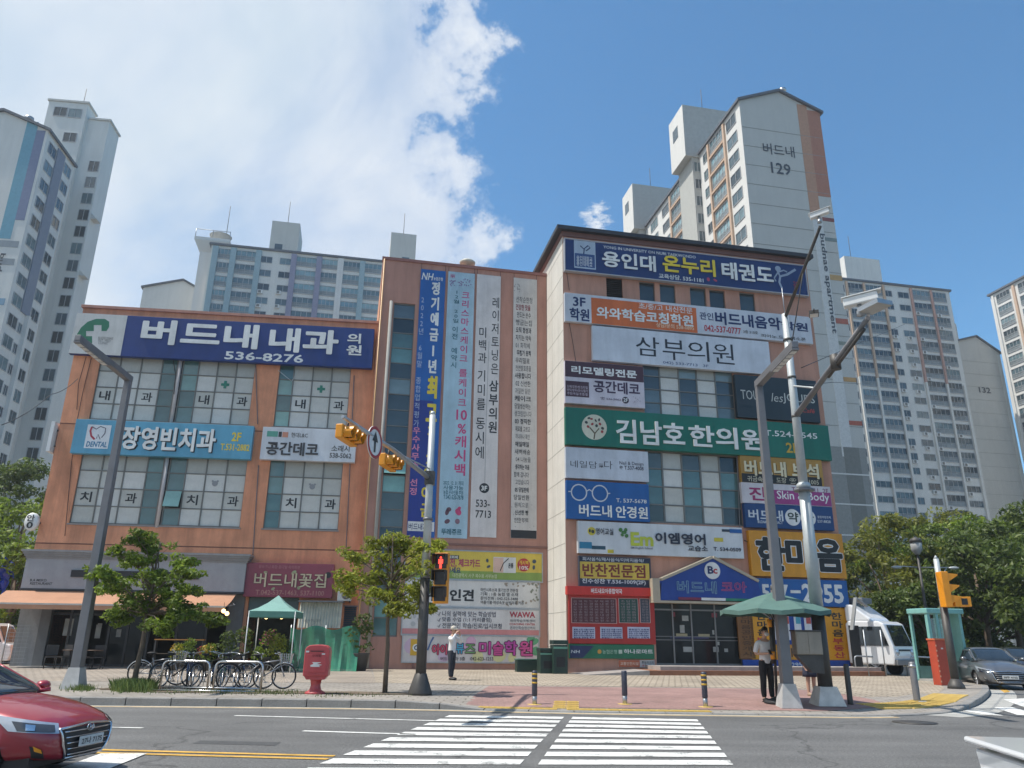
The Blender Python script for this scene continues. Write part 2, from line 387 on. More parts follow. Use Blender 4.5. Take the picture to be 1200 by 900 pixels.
inn = []
for i, p in enumerate(KL):
    a = KL[max(i-1, 0)]; b = KL[min(i+1, len(KL)-1)]; t = (b-a).normalized(); inn.append(p+Vector((-t.y, t.x, 0))*.2)
mb = MB(); vs = []; fs = []; steps = [0, .15, .4, .8, 1.3, 1.8, 2.4, 3.0, 6, 14, 40, 90]
xprev = -1e9
cols = [q for q in inn if q.x > -140]
for q in cols:
    for s_ in steps: vs.append((q.x, q.y+s_, pz(q.x, q.y+s_)-.002 if s_ > 0 else hk(q.x)))
n = len(steps)
for i in range(len(cols)-1):
    for j in range(n-1): a = i*n+j; fs.append((a, a+n, a+n+1, a+1))
pav = mb.add(vs, fs).build('pavement', pave_grey); tag(pav, kind='structure')
# kerb stones, one by one
kr = empty('kerb', (0, 0, 0), kind='structure'); kr['label'] = 'grey granite kerb along the pavement'
kn = 0
for i in range(len(KL)-1):
    a, b = KL[i], KL[i+1]
    if a.x < -16 or a.y > 36: continue
    d = (b-a); L = d.length; t = d.normalized(); ha, hb = hk(a.x), hk(b.x)
    m_ = MB(); g = .012; e = .015
    prof = lambda h: [(0, -.1), (0, h-e), (e, h), (.2, h), (.2, -.1)]
    A = prof(ha); B = prof(hb); j = random.uniform(-.004, .004)
    vs = [(g, y+j, z) for y, z in A]+[(L-g, y+j, z) for y, z in B]
    m_.add(vs, [(0, 4, 3, 2, 1), (5, 6, 7, 8, 9)]+[(k, k+1, k+6, k+5) for k in range(4)])
    o = m_.build('kerb_stone', kerbm, kr); o.location = a; o.rotation_euler.z = math.atan2(t.y, t.x); kn += 1
# left-out far kerb as one strip
def sheet(name, front, back, m, dz, n=24, ny=4, kind='structure', flatz=None):
    "ground sheet between two polylines of world points"
    vs = []; fs = []
    def at(P, t):
        L = [0]
        for a, b in zip(P[:-1], P[1:]): L.append(L[-1]+(Vector(b[:2])-Vector(a[:2])).length)
        d = t*L[-1]
        return Vector((interp(d, L, [p[0] for p in P]), interp(d, L, [p[1] for p in P])))
    for i in range(n+1):
        f, b = at(front, i/n), at(back, i/n)
        for j in range(ny+1):
            q = f+(b-f)*(j/ny); vs.append((q.x, q.y, (pz(q.x, q.y) if flatz is None else flatz)+dz))
    for i in range(n):
        for j in range(ny): a = i*(ny+1)+j; fs.append((a, a+ny+1, a+ny+2, a+1))
    o = MB().add(vs, fs).build(name, m)
    if kind: tag(o, kind=kind)
    return o
def gl(P): return [gp(u, v) for u, v in P]
sheet('block_paving', gl([(440, 800), (560, 803), (660, 804), (860, 806), (960, 808), (1030, 826), (1080, 828)])+[Vector((11.6, 22.5, 0)), Vector((14.2, 26.8, 0))], [Vector((-6.4, 38.5, 0)), Vector((2.5, 40, 0)), Vector((16, 44, 0)), Vector((24, 47, 0))], pave_cream, .004, 40, 10)
sheet('shop_front_paving', gl([(-160, 797), (200, 799), (440, 800.5)]), [Vector((-30, 37, 0)), Vector((-6.5, 38.5, 0))], pave_brown, .004, 20, 5)
sheet('cycle_path', gl([(545, 826.5), (660, 829.5), (860, 832.5), (965, 834), (1040, 830)]), gl([(573, 804), (660, 805), (860, 807), (960, 809), (1030, 822)]), pave_red, .007, 30, 6)
# crossing apron and white-ish gutter
gut = mat('gutter_concrete', (.40, .39, .36), .9, var=.2, scale=2, fine=.1)
sheet('gutter', [Vector((p.x, p.y-.42, 0)) for p in KL if -40 < p.x < 9.0], [Vector((p.x, p.y-.01, 0)) for p in KL if -40 < p.x < 9.0], gut, .004, 60, 1, flatz=0)
ylw = mat('road_yellow', (.62, .36, .07), .8, var=.3, scale=3, fine=.12)
ylf = mat('road_yellow_faded', (.56, .40, .20), .85, var=.35, scale=2.5, fine=.12)
def worn(name, col, lo=.375, hi=.47):
    m = mat(name, col, .8, var=.16, scale=3, fine=.12); t = m.node_tree; b = t.nodes['Principled BSDF']; src = b.inputs['Base Color'].links[0].from_socket
    c = nd(t, 'ShaderNodeTexCoord').outputs['Object']
    k = ramp(t, math_(t, 'ADD', math_(t, 'MULTIPLY', noise(t, c, 2.2, 4, .6), .55), math_(t, 'MULTIPLY', noise(t, c, 34, 4, .75), .45)), [(lo, 0.0), (hi, 1.0)])
    t.links.new(mixc(t, k, (.16, .158, .15), src), b.inputs['Base Color']); return m
wht = worn('road_white', (.74, .73, .69))
sheet('kerbside_yellow_line', [Vector((p.x, p.y-.36, 0)) for p in KL if -40 < p.x < 9.0], [Vector((p.x, p.y-.2, 0)) for p in KL if -40 < p.x < 9.0], ylf, .008, 60, 1, flatz=0)
sheet('corner_gutter', [Vector(p)+Vector((.55, -.5, 0)) for p in KL if 8.6 < p.x < 26], [Vector((p.x+.02, p.y-.02, 0)) for p in KL if 8.6 < p.x < 26], gut, .004, 50, 1, flatz=0)
def stripe(root, quad, m, dz=.008, name='stripe'):
    MB().add([(p.x, p.y, dz) for p in quad], [tuple(range(len(quad)))]).build(name, m, root)
def line(root, p, q, wd, m, dz=.008, name='line'):
    d = (q-p).normalized(); n_ = Vector((-d.y, d.x, 0))*wd/2; stripe(root, [p-n_, q-n_, q+n_, p+n_], m, dz, name)
mk = empty('lane_markings', kind='structure')
y1a, y1b = G(130, 879.5, 0), G(392, 886.5, 0); dd = (y1b-y1a).normalized()
line(mk, y1a-dd*30, y1b, .13, ylw, name='yellow_line'); off = Vector((dd.y, -dd.x, 0))*.27
line(mk, y1a-dd*30+off, y1b+off, .13, ylw, name='yellow_line')
line(mk, G(275, 839, 0), G(510, 845, 0), .12, wht, name='white_line'); line(mk, G(355, 857, 0), G(487, 861, 0), .13, wht, name='white_line')
line(mk, G(60, 851.5, 0), G(167, 853.5, 0), .12, wht, name='white_line')
stripe(mk, [G(60, 905, 0), G(118, 884, 0), G(172, 884, 0), G(120, 905, 0)], wht, .012, 'white_arrow')
stripe(mk, [G(1128, 833, 0), G(1150, 833.5, 0), G(1176, 839, 0), G(1160, 838.5, 0)], wht, name='white_bar')
stripe(mk, [G(1176, 820, 0), G(1215, 818, 0), G(1230, 827, 0), G(1200, 829, 0)], wht, name='white_bar')
stripe(mk, [G(1164, 829, 0), G(1186, 829, 0), G(1225, 840, 0), G(1192, 838, 0)], wht, name='white_bar')
stripe(mk, [G(1166, 804, 0), G(1172, 803, 0), G(1184, 811, 0), G(1177, 812, 0)], ylw, name='yellow_bar')
cw = empty('crosswalk', kind='structure'); cw['label'] = 'white striped pedestrian crossing'
# stripes: rows interpolated between the kerb side and the camera side, measured in the photograph
fl, nl = G(527, 838.5, 0), G(365, 899, 0); fm, nm = G(661, 840.5, 0), G(606, 900, 0); fm2, nm2 = G(671, 840.5, 0), G(628, 900, 0); fr, nr = G(817, 843.5, 0), G(862, 900, 0)
L0 = (nl-fl).length; pitch_ = .78; bar = .45
for k in range(0, 15):
    t0, t1 = k*pitch_/L0, (k*pitch_+bar)/L0
    for (a, b, c_, d_) in ((fl, nl, fm, nm), (fm2, nm2, fr, nr)):
        q = [a+(b-a)*t1, c_+(d_-c_)*t1, c_+(d_-c_)*t0, a+(b-a)*t0]
        stripe(cw, q, wht, .008)
tar = mat('tar_patch', (.075, .075, .075), .8, var=.25, scale=6, fine=.2, bump=.4)
pt_ = empty('road_repairs', kind='structure')
for q in (((235, 868), (330, 870), (322, 874), (225, 871.5)),): stripe(pt_, [G(u, v, 0) for u, v in q], tar, .003, 'asphalt_patch')
# utility cover
MB().lathe([(.42, 0), (.42, .006), (.0, .006)], 24, o=(0, 0, .005)).build('manhole_cover', metal_d, None, G(1072, 847, 0)); tag(bpy.data.objects['manhole_cover'], 'round iron manhole cover in the asphalt near the corner kerb', 'manhole cover')
# tactile tiles, each a separate slab
tt = empty('tactile_paving', kind='structure'); tt['label'] = 'yellow tactile paving tiles'
def tile_mesh():
    m = MB().box(-.145, .145, -.145, .145, -.03, .012)
    for i in range(4): m.box(-.12, .12, -.115+i*.066, -.085+i*.066, .0125, .017)
    return m.mesh('tactile_tile', tact_m)
TM = tile_mesh(); ntile = 0
def tiles(p, q, rows, inward=True):
    global ntile
    d = (q-p); n_ = max(1, round(d.length/.3)); t = d.normalized(); nn = Vector((-t.y, t.x, 0))
    for i in range(n_):
        for r in range(rows):
            c = p+t*(.3*i+.15)+nn*(.3*r+.15); o = link('tactile_tile', TM, tt, (c.x, c.y, pz(c.x, c.y)+.003)); o.rotation_euler.z = math.atan2(t.y, t.x); ntile += 1
def kpt(x, d=.24): return Vector((x, kerbY(x)+d, 0))
for xa, xb in ((-.7, 1.2), (1.3, 3.0), (3.0, 4.55)): tiles(kpt(xa), kpt(xb), 1)
tiles(kpt(1.0, .55), kpt(1.6, .55), 4)
cur = [gp(1036, 832), gp(1072, 831), gp(1098, 829), gp(1120, 823), gp(1135, 815)]
for a, b in zip(cur[:-1], cur[1:]): tiles(a, b, 3)
# ------------------------------------------------------------------ facades
PL = Plane(-12, 36.9, 6.5); PMd = Plane(-2, 38.0, 11.5); PR = Plane(2.6, 35.5, 11.5)
def wall_holes(mb, s0, s1, z0, z1, holes, mi=0, rev=.2, y=0):
    S = sorted({s0, s1, *[h[0] for h in holes], *[h[1] for h in holes]}); Z = sorted({z0, z1, *[h[2] for h in holes], *[h[3] for h in holes]})
    S = [x for x in S if s0 <= x <= s1]; Z = [x for x in Z if z0 <= x <= z1]
    for a, b in zip(S[:-1], S[1:]):
        run = None
        for c, d in zip(Z[:-1], Z[1:]):
            cs, cz = (a+b)/2, (c+d)/2
            solid = not any(h[0] < cs < h[1] and h[2] < cz < h[3] for h in holes)
            if solid: mb.add([(a, y, c), (b, y, c), (b, y, d), (a, y, d)], [(0, 1, 2, 3)], mi)
    for h in holes:
        a, b, c, d = h[:4]; r = y+(h[4] if len(h) > 4 else rev)
        mb.add([(a, y, c), (b, y, c), (b, r, c), (a, r, c)], [(3, 2, 1, 0)], mi); mb.add([(a, y, d), (b, y, d), (b, r, d), (a, r, d)], [(0, 1, 2, 3)], mi)
        mb.add([(a, y, c), (a, r, c), (a, r, d), (a, y, d)], [(0, 1, 2, 3)], mi); mb.add([(b, y, c), (b, r, c), (b, r, d), (b, y, d)], [(3, 2, 1, 0)], mi)
def rect(pl, bl, tr, off=0):
    s0, z0 = pl.st(*bl, off); s1, z1 = pl.st(*tr, off); return s0, s1, z0, z1
PANE = {}
def pane_grid(bld, R, cols, rows, depth=.12, fr=.06, lets=None, open_pane=None, name='window', fm=None, heights=None):
    "R = s0,s1,z0,z1; cols = [(relative width, kind)], kind: material or None for a pillar"
    s0, s1, z0, z1 = R; tot = sum(c[0] for c in cols); x = s0; root = None
    fb = MB(); edges = []
    for w_, k in cols: edges.append((x, x+(s1-s0)*w_/tot, k)); x += (s1-s0)*w_/tot
    hs = heights or [1]*rows; ht = sum(hs); zz = [z1]
    for h in hs: zz.append(zz[-1]-(z1-z0)*h/ht)
    fb.box(s0, s1, depth-.05, depth+.06, z0-.0, z0+fr); fb.box(s0, s1, depth-.05, depth+.06, z1-fr, z1)
    for a, b, k in edges: fb.box(a-fr/2 if a > s0 else a, a+fr/2, depth-.04, depth+.05, z0+fr, z1-fr)
    fb.box(s1-fr/2, s1, depth-.04, depth+.05, z0+fr, z1-fr)
    for z in zz[1:-1]: fb.box(s0, s1, depth-.037, depth+.045, z-fr*.4, z+fr*.4)
    win = fb.build(name, fm or frame_g, bld)
    for i, (a, b, k) in enumerate(edges):
        if k is None: continue
        for r in range(rows):
            kk = k[r % len(k)] if isinstance(k, (list, tuple)) else k
            W_, H_ = round(b-a-fr, 3), round(zz[r]-zz[r+1]-fr*.8, 3); key = (W_, H_, kk.name)
            if key not in PANE: PANE[key] = MB().box(-W_/2, W_/2, -.008, .008, -H_/2, H_/2).mesh('pane', kk)
            o = link('pane', PANE[key], win, ((a+b)/2, depth+random.uniform(0, .012), (zz[r]+zz[r+1])/2))
            if open_pane == (i, r):
                o.location.y -= .22; o.rotation_euler.x = -.3
            elif kk in (glass_teal, glass_dark, glass_blue): o.rotation_euler = (random.uniform(-.02, .02), 0, random.uniform(-.02, .02))
            if lets and (i, r) in lets:
                t, mm, sz = lets[(i, r)]; hh = H_*sz; ww = min(W_*sz*1.1, hh*1.05)
                if t == '+':
                    c = MB(); cx, cz = (a+b)/2, (zz[r]+zz[r+1])/2; g = hh*.5
                    c.box(cx-g*.34, cx+g*.34, depth-.02, depth-.01, cz-g, cz+g); c.box(cx-g, cx+g, depth-.022, depth-.0102, cz-g*.34, cz+g*.34); c.build('cross_emblem', mm, win)
                elif t == 'bear':
                    c = MB(); cx, cz = (a+b)/2, (zz[r]+zz[r+1])/2; g = hh*.42
                    for ex, ez, er in ((0, -.1, .8), (-.7, .6, .3), (.7, .6, .3)):
                        c.prism([(cx+(ex+er*math.cos(q*PI/8))*g, cz+(ez+er*math.sin(q*PI/8))*g) for q in range(16)], depth-.02-er*.002, depth-.01, 0)
                    c.build('bear_sticker', mm, win)
                else: lettering(t, (a+b)/2-ww/2, (a+b)/2+ww/2, (zz[r]+zz[r+1])/2-hh/2, (zz[r]+zz[r+1])/2+hh/2, depth-.014, mm, win, .02)
    return win
class Sign:
    def __init__(s, pl, bl, tr, label, face=None, depth=.22, off=0.0, name='shop_sign', frame=None, cat='sign', group=None, base=0):
        s.pl = pl; s.off = off+depth; s.lay = 0
        s.s0, s.s1, s.z0, s.z1 = rect(pl, bl, tr, s.off)
        s.root = empty(name, pl.w(s.s0, -off, s.z0), pl.a, label, cat, group); s.o = (s.s0, s.z0); s.y = -depth
        if face:
            s.body = MB().box(0, s.s1-s.s0, -depth, -.02-base, 0, s.z1-s.z0, 0).build('panel', face, s.root, bevel=.01 if depth > .1 else 0)
        if frame:
            w, h = s.s1-s.s0, s.z1-s.z0; f = MB(); t = .05
            f.box(-t, w+t, -depth-.03, -.03-base, -t, 0); f.box(-t, w+t, -depth-.03, -.03-base, h, h+t); f.box(-t, 0, -depth-.028, -.032-base, 0, h); f.box(w, w+t, -depth-.028, -.032-base, 0, h)
            f.build('sign_frame', frame, s.root)
        # brackets that tie the box to the wall
    def R(s, bl, tr):
        a, c = s.pl.st(*bl, s.off); b, d = s.pl.st(*tr, s.off); return a-s.s0, b-s.s0, c-s.z0, d-s.z0
    def yy(s): s.lay += 1; return s.y-.003-.003*s.lay
    def area(s, bl, tr, m, name='colour_field', clip=True):
        a, b, c, d = s.R(bl, tr); w, h = s.s1-s.s0, s.z1-s.z0
        if clip: a, b, c, d = max(a, .01), min(b, w-.01), max(c, .01), min(d, h-.01)
        y = s.yy(); return MB().box(a, b, y, s.y+.002, c, d).build(name, m, s.root)
    def text(s, t, bl, tr, m, bold=.014, deep=0, vert=False, keep=False, slant=0):
        a, b, c, d = s.R(bl, tr); y = s.y-.004-.003*(s.lay+1)
        return lettering(t, a, b, c, d, y, m, s.root, bold, deep, vert, keep, slant)
    def disc(s, cpt, rpx, m, name='emblem', ring=0, ex=1):
        a, c = s.pl.st(*cpt, s.off); b, _ = s.pl.st(cpt[0]+rpx, cpt[1], s.off); r = b-a; a -= s.s0; c -= s.z0; y = s.yy(); n = 28
        mb = MB()
        if ring:
            P = [(a+r*ex*math.cos(2*PI*i/n), c+r*math.sin(2*PI*i/n)) for i in range(n)]; Q = [(a+(r*ex-ring)*math.cos(2*PI*i/n), c+(r-ring)*math.sin(2*PI*i/n)) for i in range(n)]
            vs = [(x, y, z) for x, z in P]+[(x, y, z) for x, z in Q]; mb.add(vs, [(i, (i+1) % n, n+(i+1) % n, n+i) for i in range(n)])
        else: mb.prism([(a+r*ex*math.cos(2*PI*i/n), c+r*math.sin(2*PI*i/n)) for i in range(n)], y, s.y+.001)
        return mb.build(name, m, s.root)
    def blobs(s, pts, m, name='emblem'):
        "many little shapes: (u,v,rpx)"
        mb = MB(); y = s.yy()
        for u, v, r_ in pts:
            a, c = s.pl.st(u, v, s.off); b, _ = s.pl.st(u+r_, v, s.off); r = b-a; a -= s.s0; c -= s.z0; k = random.uniform(0, 3); e = random.uniform(.5, 1)
            mb.add([(a+r*math.cos(2*PI*i/9)*math.cos(k)-r*e*math.sin(2*PI*i/9)*math.sin(k), y, c+r*math.cos(2*PI*i/9)*math.sin(k)+r*e*math.sin(2*PI*i/9)*math.cos(k)) for i in range(9)], [tuple(range(9))])
        return mb.build(name, m, s.root)
    def poly(s, px, m, name='emblem'):
        y = s.yy(); P = []
        for u, v in px: a, c = s.pl.st(u, v, s.off); P.append((a-s.s0, y, c-s.z0))
        return MB().add(P, [tuple(range(len(P)))]).build(name, m, s.root)
    def stroke(s, px, wpx, m, name='emblem'):
        y = s.yy(); P = []
        for u, v in px: a, c = s.pl.st(u, v, s.off); P.append(Vector((a-s.s0, 0, c-s.z0)))
        b, _ = s.pl.st(px[0][0]+wpx, px[0][1], s.off); a, _ = s.pl.st(*px[0], s.off); w = (b-a)/2; vs = []
        for i, p in enumerate(P):
            d = (P[min(i+1, len(P)-1)]-P[max(i-1, 0)]).normalized(); n_ = Vector((-d.z, 0, d.x))*w
            vs += [(p.x+n_.x, y, p.z+n_.z), (p.x-n_.x, y, p.z-n_.z)]
        return MB().add(vs, [(2*i, 2*i+1, 2*i+3, 2*i+2) for i in range(len(P)-1)]).build(name, m, s.root)
ink = flat('26282c'); navy_t = flat('1d2f5e'); wt = flat('e8e8e4'); yel = flat('e3c93c'); redt = flat('b5303a')
off_w = flat('cfd3d8'); off_w2 = flat('dcdcda')

# ================================================================== orange building
sL, _ = PL.st(52, 585); sR = (PMd.w(*[PMd.st(437, 500)[0], 0, 0])-PL.o).dot(PL.D)+.05
zt = PL.st(105, 361)[1]
BO = empty('commercial_building', PL.o.copy(), PL.a, 'three storey orange rendered building with frosted window panes', 'building', 'linked commercial blocks')
W1 = rect(PL, (104, 491), (300, 424)); W2 = rect(PL, (80.5, 613), (290.5, 537)); W3 = rect(PL, (320, 500), (411.5, 432)); W4 = rect(PL, (308, 618.5), (402, 545))
W3 = (W3[0], W3[1], W1[2], W1[3]); W4 = (W4[0], W4[1], W2[2], W2[3])
zc = PL.st(160, 690)[1]; zf = .1
cafe = (PL.st(48, 740)[0], PL.st(276, 740)[0], .16, zc-.2, 3.2)
shop = (PL.st(287, 740)[0], PL.st(347, 740)[0], .16, PL.st(320, 700)[1], 2.2)
lou = rect(PL, (402, 734), (418, 711))
m = MB(); wall_holes(m, sL, sR, -.2, zt, [W1, W2, W3, W4, cafe, shop, lou])
m.box(sL, sL+.02, .001, 12, -.2, zt, 0); m.box(sL, sR, 12, 12.02, -.2, zt); m.box(sL+.02, sR, .3, 12, zt-.3, zt-.28, 1); m.box(sR-.02, sR, .001, 12, -.2, zt)
m.build('wall', [stucco_o, concrete], BO)
MB().box(sL-.08, sR, -.10, .25, zt, zt+.14).build('parapet_cap', mat('cap_pink', (.55, .27, .2), .8, streak=.2), BO)
jb = MB()
for z in (PL.st(200, 493)[1]-.35, PL.st(200, 640)[1]): jb.box(sL, sR, -.012, -.001, z-.025, z+.025)
jb.build('floor_joint', mat('joint_dark', (.20, .09, .06), .9), BO)
# boxes behind the windows so nothing shows through
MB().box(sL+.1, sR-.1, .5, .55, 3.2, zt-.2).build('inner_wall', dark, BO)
for w_ in (W1, W2, W3, W4): MB().box(w_[0]-.06, w_[1]+.06, -.05, .07, w_[2]-.07, w_[2]-.002).build('sill', mat('sill_grey', (.30, .27, .25), .8), BO)
tk = [film_shade, film_w, film_w, film_w]; tl = [glass_teal]  # top row darkened: shade of the sign box above, put into the colour
c1 = [(24, tk), (25, tk), (25, tk), (18, tl), (7, None), (19, tl), (23, tk), (23, tk), (23, tk)]
gr = flat('2e7f6a'); lt = {}
def L(txt, a, b, mid, midm): return {(a, 2): (txt[0], ink, .62), (b, 2): (txt[1], ink, .62), ((a+b)//2, 1): (mid, midm, .5)}
beargrey = flat('8f9092')
pane_grid(BO, W1, c1, 4, lets={**L('내과', 0, 2, '+', gr), **L('내과', 6, 8, '+', gr)})
pane_grid(BO, W2, c1, 4, lets={**L('치과', 0, 2, 'bear', beargrey), **L('치과', 6, 8, 'bear', beargrey)}, open_pane=(5, 2))
pane_grid(BO, W3, [(18, tl), (24, tk), (24, tk), (24, tk)], 4, lets=L('내과', 1, 3, '+', gr))
pane_grid(BO, W4, [(18, tl), (24, tk), (24, tk), (24, tk)], 4, lets=L('치과', 1, 3, 'bear', beargrey))
for w_ in (W1, W2):
    x = w_[0]+(w_[1]-w_[0])*(24+25+25+18+3.5)/187
    MB().tube([(x, .02, w_[2]-.1), (x, .02, w_[3]+.1)], .09, 8).build('drain_pipe', mat('pipe_pale', (.55, .5, .48), .5), BO)
# louvre
lv = MB()
for k in range(9): z = lou[2]+(lou[3]-lou[2])*(k+.2)/9; lv.add([(lou[0], -.01, z), (lou[1], -.01, z), (lou[1], .08, z+.09), (lou[0], .08, z+.09)], [(0, 1, 2, 3)])
lv.box(lou[0]-.05, lou[1]+.05, -.03, .02, lou[3], lou[3]+.05); lv.box(lou[0]-.05, lou[1]+.05, -.03, .02, lou[2]-.05, lou[2])
lv.build('vent_louvre', metal_p, BO)
# cafe interior and front
ci = MB(); a, b, c, d, r = cafe
ci.box(a, b, r, r+.05, c-.1, d, 0); ci.box(a, b, .02, r, c-.12, c-.06, 1); ci.box(a, b, .02, r, d, d+.05, 0); ci.box(a-.05, a, .2, r, c, d); ci.box(b, b+.05, .2, r, c, d)
ci.build('cafe_interior', [mat('cafe_inside', (.022, .02, .019), .8, var=.4, scale=1), mat('cafe_floor', (.09, .085, .08), .6)], BO)
fr = MB()
xs = [PL.st(u, 750)[0] for u in (48, 78, 102, 125, 147, 172, 205, 240, 274)]
for x in xs: fr.box(x-.05, x+.05, .05, .15, c, d-.02)
for z in (c+.02, c+2.15, d-.1): fr.box(a, b, .06, .14, z, z+.08)
fr.build('door_frame', mat('black_frame', (.03, .03, .032), .4), BO)
pg_ = mat('cafe_glass', (.02, .024, .026), .05, var=.5, scale=.8, spec=.25)
for i in (1, 3, 4, 6):
    MB().box(xs[i]+.05, xs[i+1]-.05, .09, .105, c+.1, c+2.15).build('door_pane', pg_, BO)
for i in range(8): MB().box(xs[i]+.05, xs[i+1]-.05, .092, .104, c+2.25, d-.1).build('transom_pane', pg_, BO)
npm = mat('notice_paper', (.33, .33, .31), .8, var=.3, scale=3)
for (u, v, w2, h2) in ((115, 740, 9, 16), (117, 733, 6, 5), (139, 742, 7, 9), (80, 735, 14, 20), (102, 738, 10, 18)):
    q = rect(PL, (u-w2/2, v+h2/2), (u+w2/2, v-h2/2), -.08); MB().box(q[0], q[1], .075, .085, q[2], q[3]).build('paper_notice', npm, BO)
for u0, u1 in ((44, 56), (264, 282)):
    q0, q1 = PL.st(u0, 750)[0], PL.st(u1, 750)[0]; MB().box(q0, q1, -.14, .1, .05, zc-.1).build('pilaster', mat('pilaster_grey', (.15, .15, .15), .8, streak=.3), BO)
MB().box(sL-.03, PL.st(43.9, 750)[0], -.06, -.001, .05, zc).build('cladding', mat('cladding_grey', (.28, .28, .28), .8, streak=.3), BO)
# flower shop inner
a, b, c, d, r = shop
si = MB(); si.box(a, b, r, r+.05, c-.1, d); si.box(a, b, .02, r, c-.12, c-.05); si.box(a-.05, a, .2, r, c, d); si.box(b, b+.05, .2, r, c, d); si.box(a, b, .02, r, d, d+.05)
si.build('flower_shop_interior', mat('shop_inside', (.06, .07, .06), .8, var=.5, scale=1.5), BO)
MB().box(a, b, .15, .22, d-.6, d).build('shutter_box', mat('shutter_green', (.10, .15, .16), .6), BO)
MB().box(sL+.3, PL.st(287, 760)[0], -.6, .0, .05, .16).box(PL.st(60, 783)[0], PL.st(140, 783)[0], -.95, -.6, .05, .11).build('door_step', concrete, BO)
# --- signs on it
g1 = 'shop signs on the orange building'
S = Sign(PL, (80, 414), (439, 385.5), 'large navy and white clinic sign along the parapet of the orange building', flat('1f3a7a'), .3, .05, group=g1)
S.area((80, 414), (150, 368), flat('d2d0cb')); 
S.text('버드내', (163.5, 403), (305, 381.5), wt, .045, .05); S.text('내과', (314, 412), (398, 388), wt, .045, .05)
S.text('의', (406.7, 402.3), (423.5, 391.5), wt, .03, .03); S.text('원', (405.6, 416), (424.3, 405), wt, .03, .03); S.text('536-8276', (262.8, 421), (356, 416), wt, .03)
import math as _m
S.poly([(89, 401), (89.5, 393), (95, 384), (103, 377), (113, 373.7), (123, 373.8), (128, 377), (128, 383), (125, 388), (119, 388), (119, 381), (110, 381), (110, 388), (101, 388), (101, 394), (108, 394), (108, 402), (103, 405), (95, 405.5)], flat('2b7a5c'))
for i, t in enumerate(('BUDEUNAE', 'INT. MED', 'CLINIC')): S.text(t, (115, 397.5+i*2.9), (133-i*3, 395.3+i*2.9), flat('777777'), .0)
S = Sign(PL, (81.7, 530.7), (297.7, 499.3), 'light blue dental clinic sign with white tooth logo between the upper floors', flat('5aa0bd'), .35, .0, group=g1)
S.area((98, 525), (131, 498.5), flat('dfe3e6')); tooth = flat('b03048')
S.stroke([(108, 500), (106, 505), (107, 511), (111, 515)], 2.4, tooth); S.stroke([(108, 500), (113, 503), (118, 499.8), (124, 502), (123, 508), (119, 513)], 1.2, flat('555566'))
S.stroke([(113, 514), (115, 509), (117.5, 515)], 1.0, flat('555566')); S.text('DENTAL', (100.5, 523.5), (126, 518), flat('2277a0'), .02, slant=.1)
S.text('장영빈치과', (141, 527.5), (256, 504.5), mat('sign_shadow', (.02, .03, .04), .5), .04); S.text('장영빈치과', (140, 526.5), (255, 503.5), wt, .03, .05)
S.text('2F', (271, 517), (283.5, 507), yel, .03); S.text('T.531-2882', (258, 527.5), (293, 521), yel, .02)
S = Sign(PL, (304, 538), (418.5, 504.5), 'white interior shop sign with grey lettering beside the light blue sign', off_w, .3, .0, group=g1)
S.R(0 and (0, 0) or (304, 538), (418.5, 504.5))
S.text('공간데코', (311, 533), (374, 519.5), flat('3c3c40'), .03, .03); S.text('현대L&C', (341, 512.5), (361, 507.5), flat('555555')); S.text('538-5062', (386, 536.5), (412, 531.5), flat('444444'), .02); S.text('소래시', (388, 529), (410, 522.5), flat('444444'), .02)
S.area((312.5, 511.5), (326, 505.5), flat('58a08f')); S.area((326.2, 512), (330.5, 506), ink); S.area((330.7, 512.3), (338, 506.5), flat('c98a70'))
S = Sign(PL, (284.5, 699), (391.8, 661.3), 'faded maroon flower shop sign with outlined lettering above the green tent', flat('8c4050'), .35, .1, group=g1)
S.text('버드내꽃집', (296.5, 688), (383.5, 672), mat('rose_shadow', (.10, .02, .03), .6), .05); S.text('버드내꽃집', (297, 687.5), (383, 672.5), flat('c9b79a'), .01, .03)
S.text('꽃바구니·화환·꽃다발·축하화분', (303, 666), (352, 663), flat('a86a70')); S.text('T.042-537-1463, 537-1100', (299, 698), (380, 692.5), flat('b07a72'))
S.blobs([(311.5, 671, 2.6), (344.5, 671, 3.4), (320, 690, 2.5), (350, 689, 2)], flat('9aa07a')); S.disc((384.5, 674), 3.6, ink)
# cafe fascia
FA = empty('shop_fascia', PL.w(PL.st(24, 689, .6)[0], -.6, 0), PL.a, 'pale grey box fascia with cornice and black name bar above the cafe awning', 'fascia', g1)
q0 = PL.st(24, 689, .6); q1 = PL.st(285, 692, .6); w_ = q1[0]-q0[0]; zlo = q0[1]; zhi = PL.st(32, 654, .6)[1]; ztop = PL.st(23, 643.4, .7)[1]
fgrey = mat('fascia_grey', (.34, .345, .36), .7, var=.08, streak=.12)
MB().box(0, w_, 0, .6, zlo, zhi).build('panel', fgrey, FA)
cm = MB(); hh = ztop-zhi
for k in range(4): cm.box(-.04-.05*k, w_+.04+.05*k, -.04-.06*k, .6, zhi+hh*k/4, zhi+hh*(k+1)/4)
cm.build('cornice', mat('cornice_grey', (.27, .27, .27), .7, streak=.15), FA)
MB().box(-.02, w_+.02, -.02, .55, zlo-.08, zlo).build('lower_trim', roof_dark, FA)
def fx(u, v): a, z = PL.st(u, v, .6); return a-q0[0], z
b0 = fx(83, 676); b1 = fx(234, 670.5)
MB().box(b0[0], b1[0], -.06, -.001, b0[1], b0[1]+.3).build('name_bar', mat('bar_black', (.02, .02, .022), .5), FA)
t0 = fx(35, 681.2); t1 = fx(55, 678.5); lettering('B.A MEKO', t0[0], t1[0], t0[1], t1[1], -.004, ink, FA, .02)
